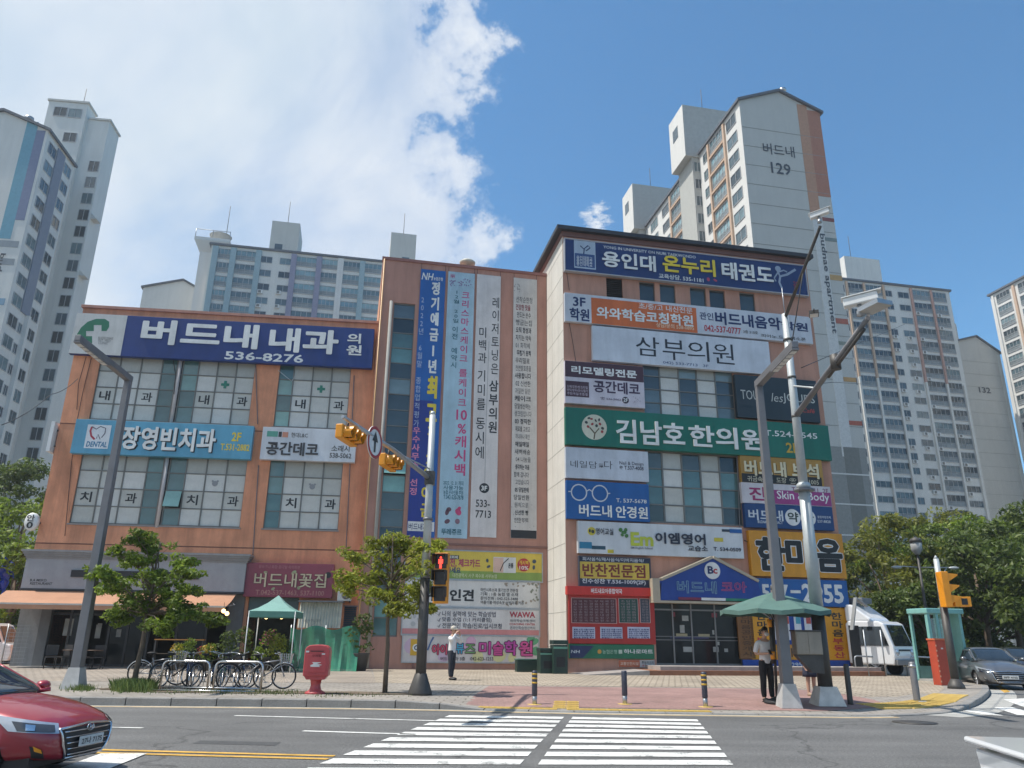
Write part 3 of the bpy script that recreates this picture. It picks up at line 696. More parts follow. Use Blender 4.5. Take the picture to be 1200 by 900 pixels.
t0 = fx(35, 685.2); t1 = fx(61.5, 682.5); lettering('RESTAURANT', t0[0], t1[0], t0[1], t1[1], -.004, ink, FA, .02)
# awning: canvas slope, valance, arms
ax0 = PL.st(24, 690, .6)[0]-.55; ax1 = PL.st(277, 694, .6)[0]; azt = PL.st(276, 694, .6)[1]-.1; azb = PL.st(263, 711, 2.3)[1]
AW = empty('awning', PL.w(ax0, 0, 0), PL.a, 'long terracotta canvas awning stretched over the cafe front', 'awning')
awm = mat('awning_canvas', (.50, .26, .155), .85, var=.12, scale=.8, streak=.1, bump=.2); w_ = ax1-ax0
cv = MB(); nseg = 24; P = []
for i in range(nseg+1):
    x = w_*i/nseg
    for j in range(5): t = j/4; P.append((x, -.62-1.75*t, azt+(azb-azt)*t-.07*math.sin(PI*t)-.012*math.sin(i*1.9)*t))
for i in range(nseg):
    for j in range(4): a = i*5+j; cv.add([P[a], P[a+5], P[a+6], P[a+1]], [(3, 2, 1, 0)])
cv.build('canvas', awm, AW)
vl = MB(); vl.box(0, w_, -2.39, -2.33, azb-.04, azb+.03); vl.build('front_bar', mat('bar_cream', (.5, .47, .42), .5), AW)
vm = MB()
for i in range(36): x = w_*i/36; vm.add([(x, -2.37, azb-.03), (x+w_/36, -2.37, azb-.03), (x+w_/36, -2.36-.02*(i % 2), azb-.22), (x, -2.36-.02*((i+1) % 2), azb-.22)], [(0, 3, 2, 1)])
vm.build('valance', awm, AW)
for x in (.3, w_*.33, w_*.66, w_-.3): MB().tube([(x, -.62, azt-.25), (x+.5, -1.5, azt-.5), (x, -2.3, azb-.02)], .03, 6).build('awning_arm', metal_p, AW)
# corrugated awning, AC unit, dome camera, vertical sign strip, net
q = rect(PL, (348.4, 735.5), (401, 706), .7)
CA = empty('corrugated_canopy', PL.w(q[0], 0, q[2]), PL.a, 'pale corrugated plastic sheet canopy above the green net', 'canopy')
cr = MB(); nn = 30; ww = q[1]-q[0]; hh = q[3]-q[2]
for i in range(nn): x0, x1 = ww*i/nn, ww*(i+1)/nn; y0, y1 = (-.75, -.70) if i % 2 else (-.70, -.75); cr.add([(x0, y0, 0), (x1, y1, 0), (x1, y1+.25, hh), (x0, y0+.25, hh)], [(0, 1, 2, 3)])
cr.build('sheet', mat('corrugated_cream', (.58, .56, .46), .6, var=.25, scale=2, streak=.3), CA); MB().box(-.05, ww+.05, -.8, 0, hh, hh+.06).build('top_rail', metal_p, CA)
t = lettering('꽃 바구니 화분', .3, ww*.55, hh*.22, hh*.34, -.83, flat('7a7a72'), CA)
q = rect(PL, (395, 704), (412.5, 690), .45)
A_ = empty('air_conditioner', PL.w(q[0], 0, q[2]), PL.a, 'white outdoor air conditioner box hung beside the maroon sign', 'air conditioner')
MB().box(0, q[1]-q[0], -.45, -.03, 0, q[3]-q[2]).build('casing', mat('ac_white', (.55, .54, .5), .5, streak=.25), A_, bevel=.02)
MB().lathe([(.2, 0), (.2, .02), (.05, .03), (0, .03)], 16).build('fan_grille', metal_p, A_).matrix_local = Matrix.Translation(((q[1]-q[0])*.6, -.46, (q[3]-q[2])/2)) @ Matrix.Rotation(PI/2, 4, 'X')
MB().box(.05, .1, -.45, 0, -.06, 0).box(q[1]-q[0]-.1, q[1]-q[0]-.05, -.45, 0, -.06, 0).build('bracket', metal_d, A_)
D_ = empty('dome_camera', PL.w(sL-.05, 0, PL.st(47, 613)[1]), PL.a, 'white round numbered fan unit on the outer corner of the orange building', 'wall lamp')
D_['label'] = 'white drum shaped lamp sign with dark mark on the corner of the orange building'; D_.name = 'drum_sign'; D_['category'] = 'sign'
ds = MB().lathe([(.0, -.1), (.26, -.1), (.30, -.05), (.30, .12), (.26, .18), (0, .18)], 20); o = ds.build('drum', white_p, D_); o.matrix_local = Matrix.Translation((-.1, -.35, 0)) @ Matrix.Rotation(PI/2, 4, 'X') @ Matrix.Scale(1.35, 4, (0, 1, 0))
lettering('안', -.28, .06, .0, .3, -.56, ink, D_, .03); lettering('0', -.24, .04, -.32, -.02, -.56, ink, D_, .03)
MB().tube([(-.1, -.2, 0), (.1, .0, 0)], .04, 6).build('bracket', metal_d, D_)
q = rect(PL, (57.5, 529), (65, 494), .3)
V_ = empty('blade_sign', PL.w(sL, 0, q[2]), PL.a, 'narrow white blade sign seen edge on at the outer corner', 'sign', g1)
MB().box(-.22, -.06, -.35, .5, 0, q[3]-q[2]).build('panel', white_p, V_); MB().box(-.06, .02, -.02, .06, .3, .36).box(-.06, .02, -.02, .06, q[3]-q[2]-.4, q[3]-q[2]-.34).build('bracket', metal_d, V_)

# ================================================================== middle block
BM = empty('commercial_building', PMd.o.copy(), PMd.a, 'windowless mauve brown block with a tall glazed strip and hanging banners', 'building', 'linked commercial blocks')
msL = PMd.st(439, 560)[0]-.35; msR = PMd.st(652, 560)[0]+1.2; mzt = PMd.st(448, 304)[1]
WS = rect(PMd, (431, 745.8), (481.5, 356))
WS = (PMd.st(440, 560)[0]+.35, PMd.st(473, 560)[0]+.1, WS[2], WS[3])
m = MB(); wall_holes(m, msL, msR, -.2, mzt, [WS]); m.box(msL, msL+.02, .001, 11, -.2, mzt, 1); m.box(msL, msR, .3, 11, mzt-.3, mzt-.28); m.box(msL, msR, 11, 11.02, -.2, mzt)
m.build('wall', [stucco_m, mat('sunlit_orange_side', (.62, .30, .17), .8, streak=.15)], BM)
MB().box(msL-.04, msR, -.07, .3, mzt, mzt+.16).build('parapet_cap', mat('cap_brown', (.30, .14, .12), .8), BM)
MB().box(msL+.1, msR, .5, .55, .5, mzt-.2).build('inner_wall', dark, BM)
gk = [glass_blue, glass_dark, glass_teal, glass_teal, glass_dark, glass_blue, glass_dark, glass_blue]
pane_grid(BM, WS, [(1, gk)], 20, fr=.07, open_pane=(0, 10))
for x, rr, mm in ((WS[0]-.16, .09, mat('pipe_grey', (.34, .33, .30), .8)), (msL+.08, .035, mat('gas_pipe', (.60, .36, .16), .4))):
    MB().tube([(x, -.1, .2), (x, -.1, WS[3] if rr > .05 else mzt)], rr, 8).build('pipe', mm, BM)
zz = PMd.st(560, 639)[1]; MB().box(PMd.st(492, 638)[0], msR-1.3, -.06, -.002, zz-.05, zz+.05).box(PMd.st(492, 638)[0]-.1, PMd.st(492, 638)[0], -.06, -.002, .2, zz+.05).build('trim_rail', mat('trim_brown', (.23, .12, .1), .7), BM)
px_ = PMd.st(645.5, 600)[0]; MB().box(px_-.17, px_+.17, -.3, -.002, .1, mzt-.1).build('downpipe_casing', mat('casing_grey', (.30, .31, .31), .6, streak=.2), BM)
tv = MB().lathe([(.12, 0), (.12, .35), (.42, .38), (.45, .5), (.3, .62), (0, .66)], 14); p_ = PMd.st(549, 312)
tv.build('roof_ventilator', mat('vent_cream', (.5, .48, .4), .5), BM, (p_[0], .5, mzt+.1))
# banners hung from the parapet
g2 = 'tall banners hanging on the mauve block'
def ban(bl, tr, label, mm): return Sign(PMd, bl, tr, label, mm, .03, .02, 'hanging_banner', None, 'banner', g2)
bb = flat('1f5fa8')
B1 = ban((476.5, 629), (522.5, 318), 'blue bank deposit banner with white and yellow vertical lettering', bb)
B1.area((476.5, 629), (508, 470), flat('24388c')); B1.area((477.5, 622), (509, 612), off_w2)
B1.text('NH', (494, 327.5), (507, 320.5), wt, .02, slant=.15); B1.text('농협은행', (508, 328.5), (519, 325.5), wt)
B1.text('정기예금1년', (501, 437), (516.5, 331), wt, .035, vert=True); B1.text('최고', (498.5, 494), (514, 441), yel, .045, vert=True); B1.text('3.2%', (496.5, 560), (510.5, 500), yel, .03, vert=True); B1.text('예금', (492, 606), (508, 570), yel, .03, vert=True)
B1.text('2022년 6월말 종합업적평가', (484.5, 500), (498.5, 349), flat('b9c4d8'), .0, vert=True); B1.text('우수사무소 선정', (479.5, 580), (493, 501), flat('e08aa8'), .02, vert=True); B1.text('버드내지점', (478.5, 620.5), (506, 614), navy_t)
B2 = ban((512.5, 630), (556.5, 321), 'pale blue bakery banner with pink vertical lettering and cake pictures', flat('a9c6d4'))
pk = flat('c8467c'); tl_ = flat('356a78')
B2.text('크리스마스케이크', (538.5, 423), (550.5, 343), pk, .012, vert=True); B2.text('롤케이크', (536.5, 475), (547.5, 433), pk, .012, vert=True)
B2.text('10', (534.5, 492), (547.5, 480.5), pk, .02); B2.text('%', (536, 508), (546.5, 497), pk, .02); B2.text('캐시백', (531.5, 557), (546.5, 511), pk, .02, vert=True)
B2.text('12월 20일', (530.5, 378), (538.5, 341), tl_, .012, vert=True); B2.text('이전 예약시', (528, 431), (537, 383), tl_, .012, vert=True)
for i, t in enumerate(('2022. 12. 31 까지', '사용가능', '농협 온라인몰 주문', 'T.042-520-7878')): B2.text(t, (519.5, 568+i*5.6), (543, 564+i*5.6), tl_)
B2.blobs([(524, 600, 4), (526, 597, 3), (524, 611, 3.5)], flat('6a4a55')); B2.blobs([(537, 600, 4.4), (538, 596, 2.6)], flat('d04a7a')); B2.blobs([(536, 611, 3.2)], flat('8a6a78'))
B2.text('뚜레쥬르', (517, 626.5), (541, 620), tl_, .02); B2.blobs([(530+random.uniform(-3, 22), 327+random.uniform(0, 8), .8) for _ in range(34)], flat('9070a0')); B2.text('NH', (528, 325.5), (533, 321.5), pk)
B3 = ban((550.4, 629), (587, 324), 'plain white clinic banner with black vertical lettering and a phone number', flat('d6d2d0'))
B3.text('레이저토닝은', (575, 438), (585.5, 349), ink, .006, vert=True); B3.text('삼부의원', (572, 507), (584, 446), ink, .02, vert=True)
B3.text('미백과', (560, 425), (571, 384), ink, .006, vert=True); B3.text('기미를', (558.5, 480), (569.5, 434), ink, .006, vert=True); B3.text('동시에', (556.5, 537), (568.5, 490), ink, .006, vert=True)
B3.disc((567.5, 572), 5.8, ink); B3.text('3F', (563.8, 574.8), (571, 569.4), wt, .02); B3.text('533-', (557.5, 594), (574, 586), flat('333333')); B3.text('7713', (557, 606.5), (575.5, 598.5), flat('333333'))
B3.stroke([(573, 400), (569.5, 500), (568, 566)], .45, flat('999999'))
B4 = ban((598.4, 630.5), (629.3, 328), 'white speckled banner crowded with many short rows of small print', flat('cbc8c4'))
B4.area((598, 631), (629, 622), ink)
words = ['선착순한정', '건강한 맛을', '만드는 손수', '빵굽는집', '오직 정성과', '지키는 약속', '01 화학제', '무첨가 원칙', '우리밀로', '천연발효종을', '사용합니다', '02 신선한', '과일만 담은', '케이크', '당일생산하는', '생크림입니다', '03 정직한', '재료를 고르고', '하나하나 확인', '매일매일', '새벽배송', '04 나눔을', '생각하는 마음', '함께 갑니다', '고맙습니다', '05 당일판매', '당일반환', '원칙으로', '신선한 빵', '안전한 먹거리']
v = 349
for i, t in enumerate(words):
    f_ = (v-325)/305; xl = 602.5-3.2*f_; 
    B4.text(t, (xl+2+random.uniform(0, 2), v+5.2), (xl+22-random.uniform(0, 3), v), flat('8c3a42') if i in (1, ) else (ink if i % 3 else flat('666666')), .02 if i % 3 == 1 else .005); v += 8.9
B4.blobs([(602+random.uniform(0, 9), 333+random.uniform(0, 9), .7) for _ in range(20)]+[(598+random.uniform(0, 28), 585+random.uniform(0, 34), .6) for _ in range(14)], flat('9a9a9a'))
# eyelet ropes
for B in (B1, B2, B3, B4):
    w_ = B.s1-B.s0; h_ = B.z1-B.z0; rp = MB()
    for x in (.02, w_-.02):
        rp.tube([(x, -.03, h_), (x, .0, h_+.35)], .012, 4)
    rp.build('rope', wire_m, B.root)
g3 = 'wide banners near the ground on the mauve block'
def wban(bl, tr, label, mm): return Sign(PMd, bl, tr, label, mm, .05, .02, 'wall_banner', metal_g, 'banner', g3, base=0)
S = wban((474, 677.5), (635, 649), 'yellow card payment banner with green lower edge, highest of the wide banners', flat('d9bf4e'))
S.area((474, 677.5), (635, 671.5), flat('8aa350')); S.text("'온통대전, 체크카드", (506, 664), (563, 655.5), flat('b04060'), .03); S.text('로 결제하세요', (504, 671), (540, 664.8), flat('2e4070'), .03)
S.area((508, 654.5), (538, 650.8), flat('55503a')); S.text('충청권지역화폐', (509.5, 654), (536.5, 651.3), wt); S.area((578, 670.8), (604.5, 653.5), off_w2); S.area((578.3, 670.6), (590, 653.8), flat('dcb9a8'))
S.stroke([(586, 669), (590, 660), (596, 654.5)], 1.0, ink); S.text('온통', (595.5, 666), (601.5, 660), ink, .03); S.disc((613.7, 662), 7.3, flat('b8383c')); S.text('캐시백', (608.5, 662), (619, 657), yel); S.text('10%', (608.5, 667.5), (619, 663.5), wt)
S.blobs([(571, 657, 2.2), (572.5, 664, 2.4), (626, 658, 2.4), (625.5, 665, 2.6)], flat('4a5560'))
S.text('대전광역시 서구 복수동 서부농협', (530, 676.5), (582, 673), flat('cfd6a8'))
S = wban((474.4, 711), (631.8, 682), 'white linen shop banner with two large black syllables and floral corners', flat('d8d6d2'))
S.text('풍기', (484, 704), (508, 691.5), ink, .04); S.text('인견', (526.5, 704), (555.5, 691), ink, .045)
for i, t in enumerate(('여민시루소재 풍기인견 전문점', '기획 : 1층 농협 옆 소재', '문의전화 : 042-523-3488', '여름이불·여성속옷·남성의류·커튼')): S.text(t, (563, 693.2+i*4.9), (607+(7 if i == 3 else 0), 690+i*4.9), flat('444444'))
S.blobs([(random.choice([random.uniform(590, 631), random.uniform(600, 631)]), random.choice([random.uniform(682.5, 687), random.uniform(703, 710)]), 1.5) for _ in range(26)], flat('a89c8e')); S.blobs([(625+random.uniform(-3, 6), 683+random.uniform(0, 20), 1.4) for _ in range(12)], flat('8c9080')); S.blobs([(478+random.uniform(-3, 14), 705+random.uniform(0, 5), 1.5) for _ in range(12)], flat('a89c8e'))
S = wban((470.7, 743.3), (631.8, 714), 'white study academy banner with pink lower stripe and checked list', flat('d6d3d2'))
S.area((470.7, 743.3), (631.8, 738.6), flat('cf8a8a')); 
for i, (t, w2) in enumerate((('나의 실력에 맞는 학습방법', 63), ('맞춤 수업 (1:1 커리큘럼)', 58), ('전문적인 학습/진로/입시코칭', 70))):
    S.text(t, (518, 722.3+i*6.9), (518+w2, 717+i*6.9), flat('555560')); S.stroke([(513, 719.5+i*6.9), (514.2, 721.5+i*6.9), (516, 717.5+i*6.9)], .9, flat('666670'))
S.text('WAWA', (597, 723.5), (627, 717.2), flat('a83a4a'), .04); S.text('와와학습코칭센터', (597.5, 729), (627, 726), flat('666670')); S.text('COACHING CENTER', (597, 732.5), (627, 730.5), redt); S.text('온라인학습점검까지', (597.5, 737.6), (627, 734.2), flat('777780'))
S.blobs([(486, 722, 3), (491, 727, 3.4), (484, 731, 3), (498, 728, 2.2)], flat('b9babb'))
S = wban((471, 775.5), (631, 746), 'colourful painted art school banner with puffy pink lettering, lowest of the wide banners', flat('cfc9c8'))
S.blobs([(482, 757, 9), (493, 768, 8), (520, 770, 7)], flat('cbb2c8')); S.blobs([(560, 770, 7), (585, 769, 8), (600, 770, 6)], flat('d2cf9c')); S.blobs([(626, 752, 5.5), (628, 763, 5), (622, 749, 5)], flat('5fa078')); S.blobs([(552, 752, 6), (545, 757, 5), (620, 770, 5)], flat('d2a8c0'))
S.area((480.5, 768), (492, 749), flat('d6ab34')); S.disc((487.5, 759), 4.2, wt); S.text('C', (485, 762), (490, 756), navy_t, .05)
S.stroke([(508, 746.5), (505, 752), (501, 762)], 1.8, flat('4a6a9a'))
outl = flat('4a1a3c')
for t, x0, x1, y0, y1, cc in (('아이', 506, 524, 767, 755, 'd0506a'), ('뷰', 534, 544, 766, 754, '40a0c0'), ('즈', 545, 557, 765.5, 755, '6a9a60'), ('미', 561, 575, 767, 752, 'c04898'), ('술', 577, 590, 768, 752, 'c84a90'), ('학', 591, 606, 768, 751, 'b848a0'), ('원', 608, 624, 768.5, 751, 'c85090')):
    S.text(t, (x0-.8, y0+.8), (x1+.8, y1-.8), outl, .085); o = S.text(t, (x0, y0), (x1, y1), flat(cc), .03); o.location.y -= .004
S.text('버드내코아 3층', (516, 774), (545, 769.8), ink); S.text('042-623-1253', (551, 774), (578, 770), flat('444444'))
# ================================================================== right block
BR = empty('commercial_building', PR.o.copy(), PR.a, 'tall brown block covered in shop signs with a pale side wall', 'building', 'linked commercial blocks')
rs0 = PR.st(662, 560)[0]; rs1 = PR.st(972, 560)[0]+.15; rzt = PR.st(657, 271)[1]
def pxw(pl, a, b, c, d, off=0): return rect(pl, (a, b), (c, d), off)
holes = []; smallw = [pxw(PR, 750, 352.5, 767, 331.5), pxw(PR, 774, 354, 791, 334), pxw(PR, 809.6, 358, 826.7, 338), pxw(PR, 832.5, 360, 849, 341), pxw(PR, 868, 363.5, 884, 344)]
louv = pxw(PR, 711, 348, 729, 327)
W3R = pxw(PR, 755.5, 486, 858, 428); W2R = pxw(PR, 759, 612, 865, 534)
W3R = (W3R[0], W3R[1], W3R[2], PR.st(800, 428)[1]); 
ent = (PR.st(768, 740)[0], PR.st(869, 740)[0], .5, PR.st(820, 706)[1], .9)
m = MB(); wall_holes(m, rs0, rs1, -.2, rzt, smallw+[louv, W3R, W2R, ent])
m.box(rs0, rs0+.02, .001, 15, -.2, rzt, 1); m.box(rs1-.02, rs1, .001, 15, -.2, rzt, 0); m.box(rs0, rs1, 15, 15.02, -.2, rzt, 0)
m.build('wall', [stucco_r, cream_wall], BR)
jl = MB()
for z in np.arange(1.2, rzt, 1.5): jl.box(rs0-.006, rs0-.0005, .05, 15, z-.012, z+.012)
for y in np.arange(2.2, 15, 2.2): jl.box(rs0-.006, rs0-.0007, y-.012, y+.012, 0, rzt)
jl.build('tile_joint', mat('joint_cream', (.36, .34, .30), .9), BR)
MB().box(rs0-.35, rs1+.3, -.3, 15.2, rzt, rzt+.22).build('roof', roof_dark, BR); MB().box(rs0-.05, rs1+.05, -.06, 15.05, rzt-.28, rzt-.001).build('eaves_band', mat('band_brown', (.20, .10, .085), .8), BR)
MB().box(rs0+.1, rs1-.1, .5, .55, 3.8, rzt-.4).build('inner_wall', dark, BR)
for w_ in smallw: pane_grid(BR, w_, [(1, glass_dark)], 1, fr=.05, name='window')
lv = MB()
for k in range(10): z = louv[2]+(louv[3]-louv[2])*(k+.1)/10; lv.add([(louv[0], .0, z), (louv[1], .0, z), (louv[1], .1, z+.09), (louv[0], .1, z+.09)], [(0, 1, 2, 3)])
lv.box(louv[0], louv[1], .1, .12, louv[2], louv[3]); lv.build('vent_louvre', mat('louvre_dark', (.05, .045, .045), .6), BR)
fgg = [film_shade, film_w, film_w, film_w]  # first row coloured darker to stand for shade under the signs
pane_grid(BR, W3R, [(18, glass_blue), (20, fgg), (19, glass_blue), (20, fgg), (19, glass_blue)], 4, fr=.07)
gm = [glass_dark, glass_teal, glass_teal]
pane_grid(BR, W2R, [(18, gm), (20, fgg), (19, gm), (20, fgg), (20, gm)], 4, fr=.08)
# entrance: raised platform, steps, glazed doors
st_ = MB(); e0 = PR.st(700, 787)[0]; e1 = rs1+.05
st_.box(e0+1.6, e1, -2.1, 0, .05, .34, 0).box(e0+2.2, e1, -1.8, 0, .34, .50, 1)
st_.add([(e0-1.2, -2.0, .16), (e0+1.6, -2.1, .34), (e0+1.6, 0, .34), (e0-1.2, 0, .16), (e0-1.2, -2.0, .0), (e0+1.6, -2.1, .0)], [(0, 1, 2, 3), (4, 5, 1, 0)], 1)
st_.build('entrance_platform', [mat('step_brown', (.30, .135, .075), .8, var=.2, streak=.1), mat('platform_top', (.36, .32, .29), .8, var=.2)], BR)
a, b, c, d, r = ent
MB().box(a, b, r, r+.03, c, d).build('lobby_wall', mat('lobby_dark', (.022, .022, .023), .6, var=.5), BR)
al = mat('door_aluminium', (.20, .19, .185), .4, metal=.4)
ef = MB(); ex = [PR.st(u, 745)[0] for u in (768, 790, 812, 840, 868)]
for x in ex: ef.box(x-.035, x+.035, .06, .16, c, d)
zz1 = PR.st(820, 716)[1]
for z in (c, zz1, d-.06): ef.box(a, b, .07, .15, z, z+.07)
for z in (c+1.05, c+1.2): ef.box(a, b, .075, .145, z, z+.03)
ef.build('door_frame', al, BR)
for x0, x1 in zip(ex[:-1], ex[1:]):
    MB().box(x0+.035, x1-.035, .10, .112, c+.07, zz1).build('door_pane', pg_, BR); MB().box(x0+.035, x1-.035, .10, .112, zz1+.07, d-.06).build('transom_pane', pg_, BR)
nmm = [mat('notice_paper', (.33, .33, .31), .8), flat('7a2a38'), flat('9a9070'), flat('2a2a55')]
for (u, v, w2, h2, k) in ((789, 720, 4, 5, 1), (803, 724.5, 7, 6, 0), (799.5, 737, 5, 9, 0), (799, 744.5, 13, 4, 2), (825, 744.7, 13, 3.4, 2), (836, 741, 2, 5, 0), (837, 721, 6, 5, 1), (806, 761, 10, 6, 0), (839, 761, 6, 6, 0), (851, 762, 4, 4, 0), (841, 754, 4, 4, 0), (808, 747, 45, 2.2, 3)):
    q = pxw(PR, u-w2/2, v+h2/2, u+w2/2, v-h2/2, -.09); MB().box(q[0], q[1], .088-.001*k, .096, q[2], q[3]).build('door_notice', nmm[k], BR)
g4 = 'shop signs on the brown block'
def SR(bl, tr, label, mm, depth=.25, off=0, **k): return Sign(PR, bl, tr, label, mm, depth, off, group=g4, **k)
S = SR((662.7, 316), (942.7, 312), 'long navy martial arts school sign under the roof with white and yellow lettering', flat('1f3468'), frame=mat('sign_frame_pale', (.4, .4, .42), .5))
S.area((673, 313.5), (697.5, 284), flat('aebccb')); S.area((673.8, 312), (696.8, 299), flat('3a5484')); S.stroke([(680, 288), (684, 292), (689, 288), (691.5, 290.5), (687, 294), (684.5, 292), (684, 298)], 1.4, navy_t); 
for i in range(3): S.text('용인대학교', (675.5, 304+i*3.6), (694, 301.4+i*3.6), off_w)
S.text('YONG IN UNIVERSITY ON NURI TAEKWONDO', (707, 291), (815, 300), off_w2, .01)
S.text('용인대', (705.5, 312.5), (767.5, 301), wt, .03, .05); S.text('온누리', (776.5, 318.5), (837, 305.5), yel, .03, .05); S.text('태권도', (846, 327), (904.5, 313.5), wt, .03, .05)
S.text('교육상담. 535-1181', (772, 326), (824, 326), off_w2, .02); S.blobs([(830, 327.5, 2.4), (838, 328.5, 2.4)], flat('b0405a'))
kk_ = flat('9aa6b8')
S.disc((911.5, 315), 3.2, kk_); S.stroke([(911, 318), (914, 324), (922, 322), (932, 316)], 2.6, kk_); S.stroke([(914, 324), (913, 331), (916, 338)], 2.4, kk_); S.stroke([(912, 319), (918, 317), (922, 319)], 1.6, kk_); S.stroke([(911, 320), (907, 326), (909, 330)], 1.5, kk_); S.text('권도', (930, 340), (934, 330), flat('9a3a4a'))
S = SR((662, 376), (949.3, 371.5), 'three part academy sign in white, orange and white on the fourth storey', flat('c9cdd4'))
S.area((693.5, 384), (815.5, 361), flat('d06a30')); S.text('3F', (671.5, 358.5), (686, 349), navy_t, .03); S.text('학원', (667.5, 375), (690.5, 362.5), navy_t, .03)
S.text('초/중/고 내신전문', (748.5, 361.8), (811, 361), off_w2, .01); S.text('와와학습코칭학원', (699, 372.5), (811.5, 370), wt, .03, .02); S.text('상담/문의 538-0895', (769, 383.3), (813, 382), flat('e8c8a8'))
S.text('관인', (820, 374), (835.5, 367), navy_t, .02); S.text('버드내음악', (838.5, 380), (914, 372.5), navy_t, .035); S.text('학원', (915.5, 386), (946, 379), navy_t, .035)
S.text('042-537-0777', (825.5, 388), (868, 384.5), redt, .02); S.text('3층 310호', (871, 390.5), (888, 388.3), flat('555555')); S.text('피아노.드럼.색소폰', (892, 395), (944, 396), flat('444444'))
S = SR((694.7, 421.5), (900.5, 400.5), 'big plain white clinic sign with thin dark brush lettering', flat('cdd2da'))
for t, x0, y0, x1, y1 in (('삼', 745.5, 416, 772, 396), ('부', 777, 421, 802, 399.5), ('의', 806, 422, 830, 401), ('원', 836, 425.5, 859, 404)): S.text(t, (x0, y0), (x1, y1), flat('2a2c34'), .0)
S.text('042) 533-7713   3F', (777, 427), (830, 427.5), flat('5a6a8a'))
S = SR((662.3, 471.8), (753.9, 429.8), 'small interior remodelling sign with maroon top half and white lower half', flat('cfc8d0'), .25)
S.area((662.3, 441), (753.9, 429.8), flat('4a2b36')); S.text('리모델링전문', (669.5, 437.5), (746, 434.5), wt, .04); S.text('공간데코', (695.5, 459.5), (749.5, 449.5), flat('45304a'), .03)
S.area((662.9, 464), (690, 448), flat('4a2b36'))
for i, t in enumerate(('도배/장판/씽크/타일', '바닥/방수/샷시/철거', '주방/욕실/조명/칠')): S.text(t, (664.5, 454.4+i*4), (688.5, 452.8+i*4), flat('b9a9b2'))
S.text('☎ 536-5062', (703.5, 468.5), (727.5, 467), flat('55455a')); S.disc((733, 469), 3.9, flat('3c2a3a')); S.text('2F', (730.5, 470.8), (735.5, 467), wt); S.blobs([(742+random.uniform(0, 8), 465+random.uniform(0, 9), .6) for _ in range(20)], flat('a9a0aa'))
S = SR((864.8, 488.5), (956, 446.4), 'dark slate bakery sign with white serif style lettering', flat('26323a'), .25)
S.text('TOUS', (868.5, 467.5), (893, 458.5), flat('c8c8c0'), .0); S.text('les', (904, 470.5), (916, 461.5), flat('c8c8c0'), -.004, slant=.2); S.text('JOURS', (918, 473), (954, 463.5), flat('c8c8c0'), .0); S.text('Café', (940, 483.3), (954, 479.5), flat('b04038'), slant=.2)
S = SR((663.2, 520.3), (970.3, 498.8), 'very long green oriental clinic sign with round tree emblem', flat('0f6a58'), .3)
S.disc((696.5, 500.5), 14.6, flat('cfcdb8')); S.stroke([(696, 514.5), (697, 508), (691, 501)], 1.6, flat('5a4a30')); S.stroke([(697, 508), (702, 502)], 1.2, flat('5a4a30'))
lf = [(687, 495), (693, 491), (698, 493), (703, 497), (706, 502), (689, 500), (699, 499), (694, 497), (702, 492), (705.5, 506), (690, 490)]
S.blobs([(u, v, 1.9) for u, v in lf[::2]], flat('3a3f3a')); S.blobs([(u, v, 1.8) for u, v in lf[1::2]], flat('a0403a'))
S.text('김남호', (722, 519), (801, 496.5), wt, .02, .05); S.text('한의원', (808, 523.3), (893.5, 504), wt, .02, .05); S.text('T.524-7545', (896, 510.5), (957, 508), wt, .01); S.text('2F', (921.5, 530.5), (935, 519.5), flat('d0a83a'), .03)
S = SR((663.2, 559.6), (759.2, 529.4), 'small pale nail salon sign with slim grey lettering', flat('c4cad3'))
S.text('네일담', (668.5, 547.5), (699.5, 541), flat('3c3c44'), -.004); S.text('潭', (701.5, 548), (707, 543.5), flat('3c3c44')); S.text('다', (708, 549.5), (717.5, 540.5), flat('3c3c44'), -.004); S.text('Nail & Design', (726, 545.5), (754, 542), flat('444450'), .01); S.text('☏ T.537-4008', (726, 550), (754, 547), flat('444450'), .02)
S = SR((664.2, 607.5), (760, 567.5), 'bright blue optician sign with round white spectacles drawing', flat('17599c'))
S.disc((678.5, 577), 9.6, off_w, ring=.06); S.disc((703, 578.2), 9.6, off_w, ring=.06); S.stroke([(687.7, 575.5), (690.5, 573.8), (693.6, 575.8)], 1.2, off_w); S.stroke([(666, 576), (669.2, 576)], 1.2, off_w); S.stroke([(712.5, 578.4), (715, 578.2)], 1.2, off_w)
S.text('T. 537-5678', (722, 588.5), (757.5, 585.7), wt, .01); S.text('버드내', (678.5, 605), (716.5, 592.5), wt, .02, .02); S.text('안경원', (721.5, 606.8), (758.5, 594.5), wt, .02, .02)
S = SR((677.5, 648), (869.3, 618.4), 'long white English lesson sign with yellow green letters and a sun logo', flat('cdd1d4'))
S.area((679, 642.5), (693.5, 635.3), flat('2a7a9c')); S.area((693.6, 643.5), (709.5, 640), flat('2a4a5a')); S.area((712, 648), (719, 644.2), flat('c9b93a')); S.area((855, 624.5), (869, 620.5), flat('1a5a9a')); S.area((846, 623), (855, 620.5), flat('2a3a4a')); S.area((837, 634.5), (847, 630.5), flat('c9b93a'))
S.disc((693.2, 622.5), 4.6, flat('c9b93a')); S.blobs([(691, 622, 2), (694.5, 623, 2)], flat('3a3a30')); S.text('영어교실', (698, 626.5), (718.5, 619.5), flat('3a3a40'), .02)
S.blobs([(727, 621, 2.4), (731, 624, 3.2), (734, 628, 2.4), (729, 627, 2), (733, 621, 2.2)], flat('4a7a3a')); S.text('Em', (739, 639.5), (765, 624.5), flat('b8c23a'), .05); S.text('EM English School', (739, 643.8), (764.5, 641.6), flat('555560'))
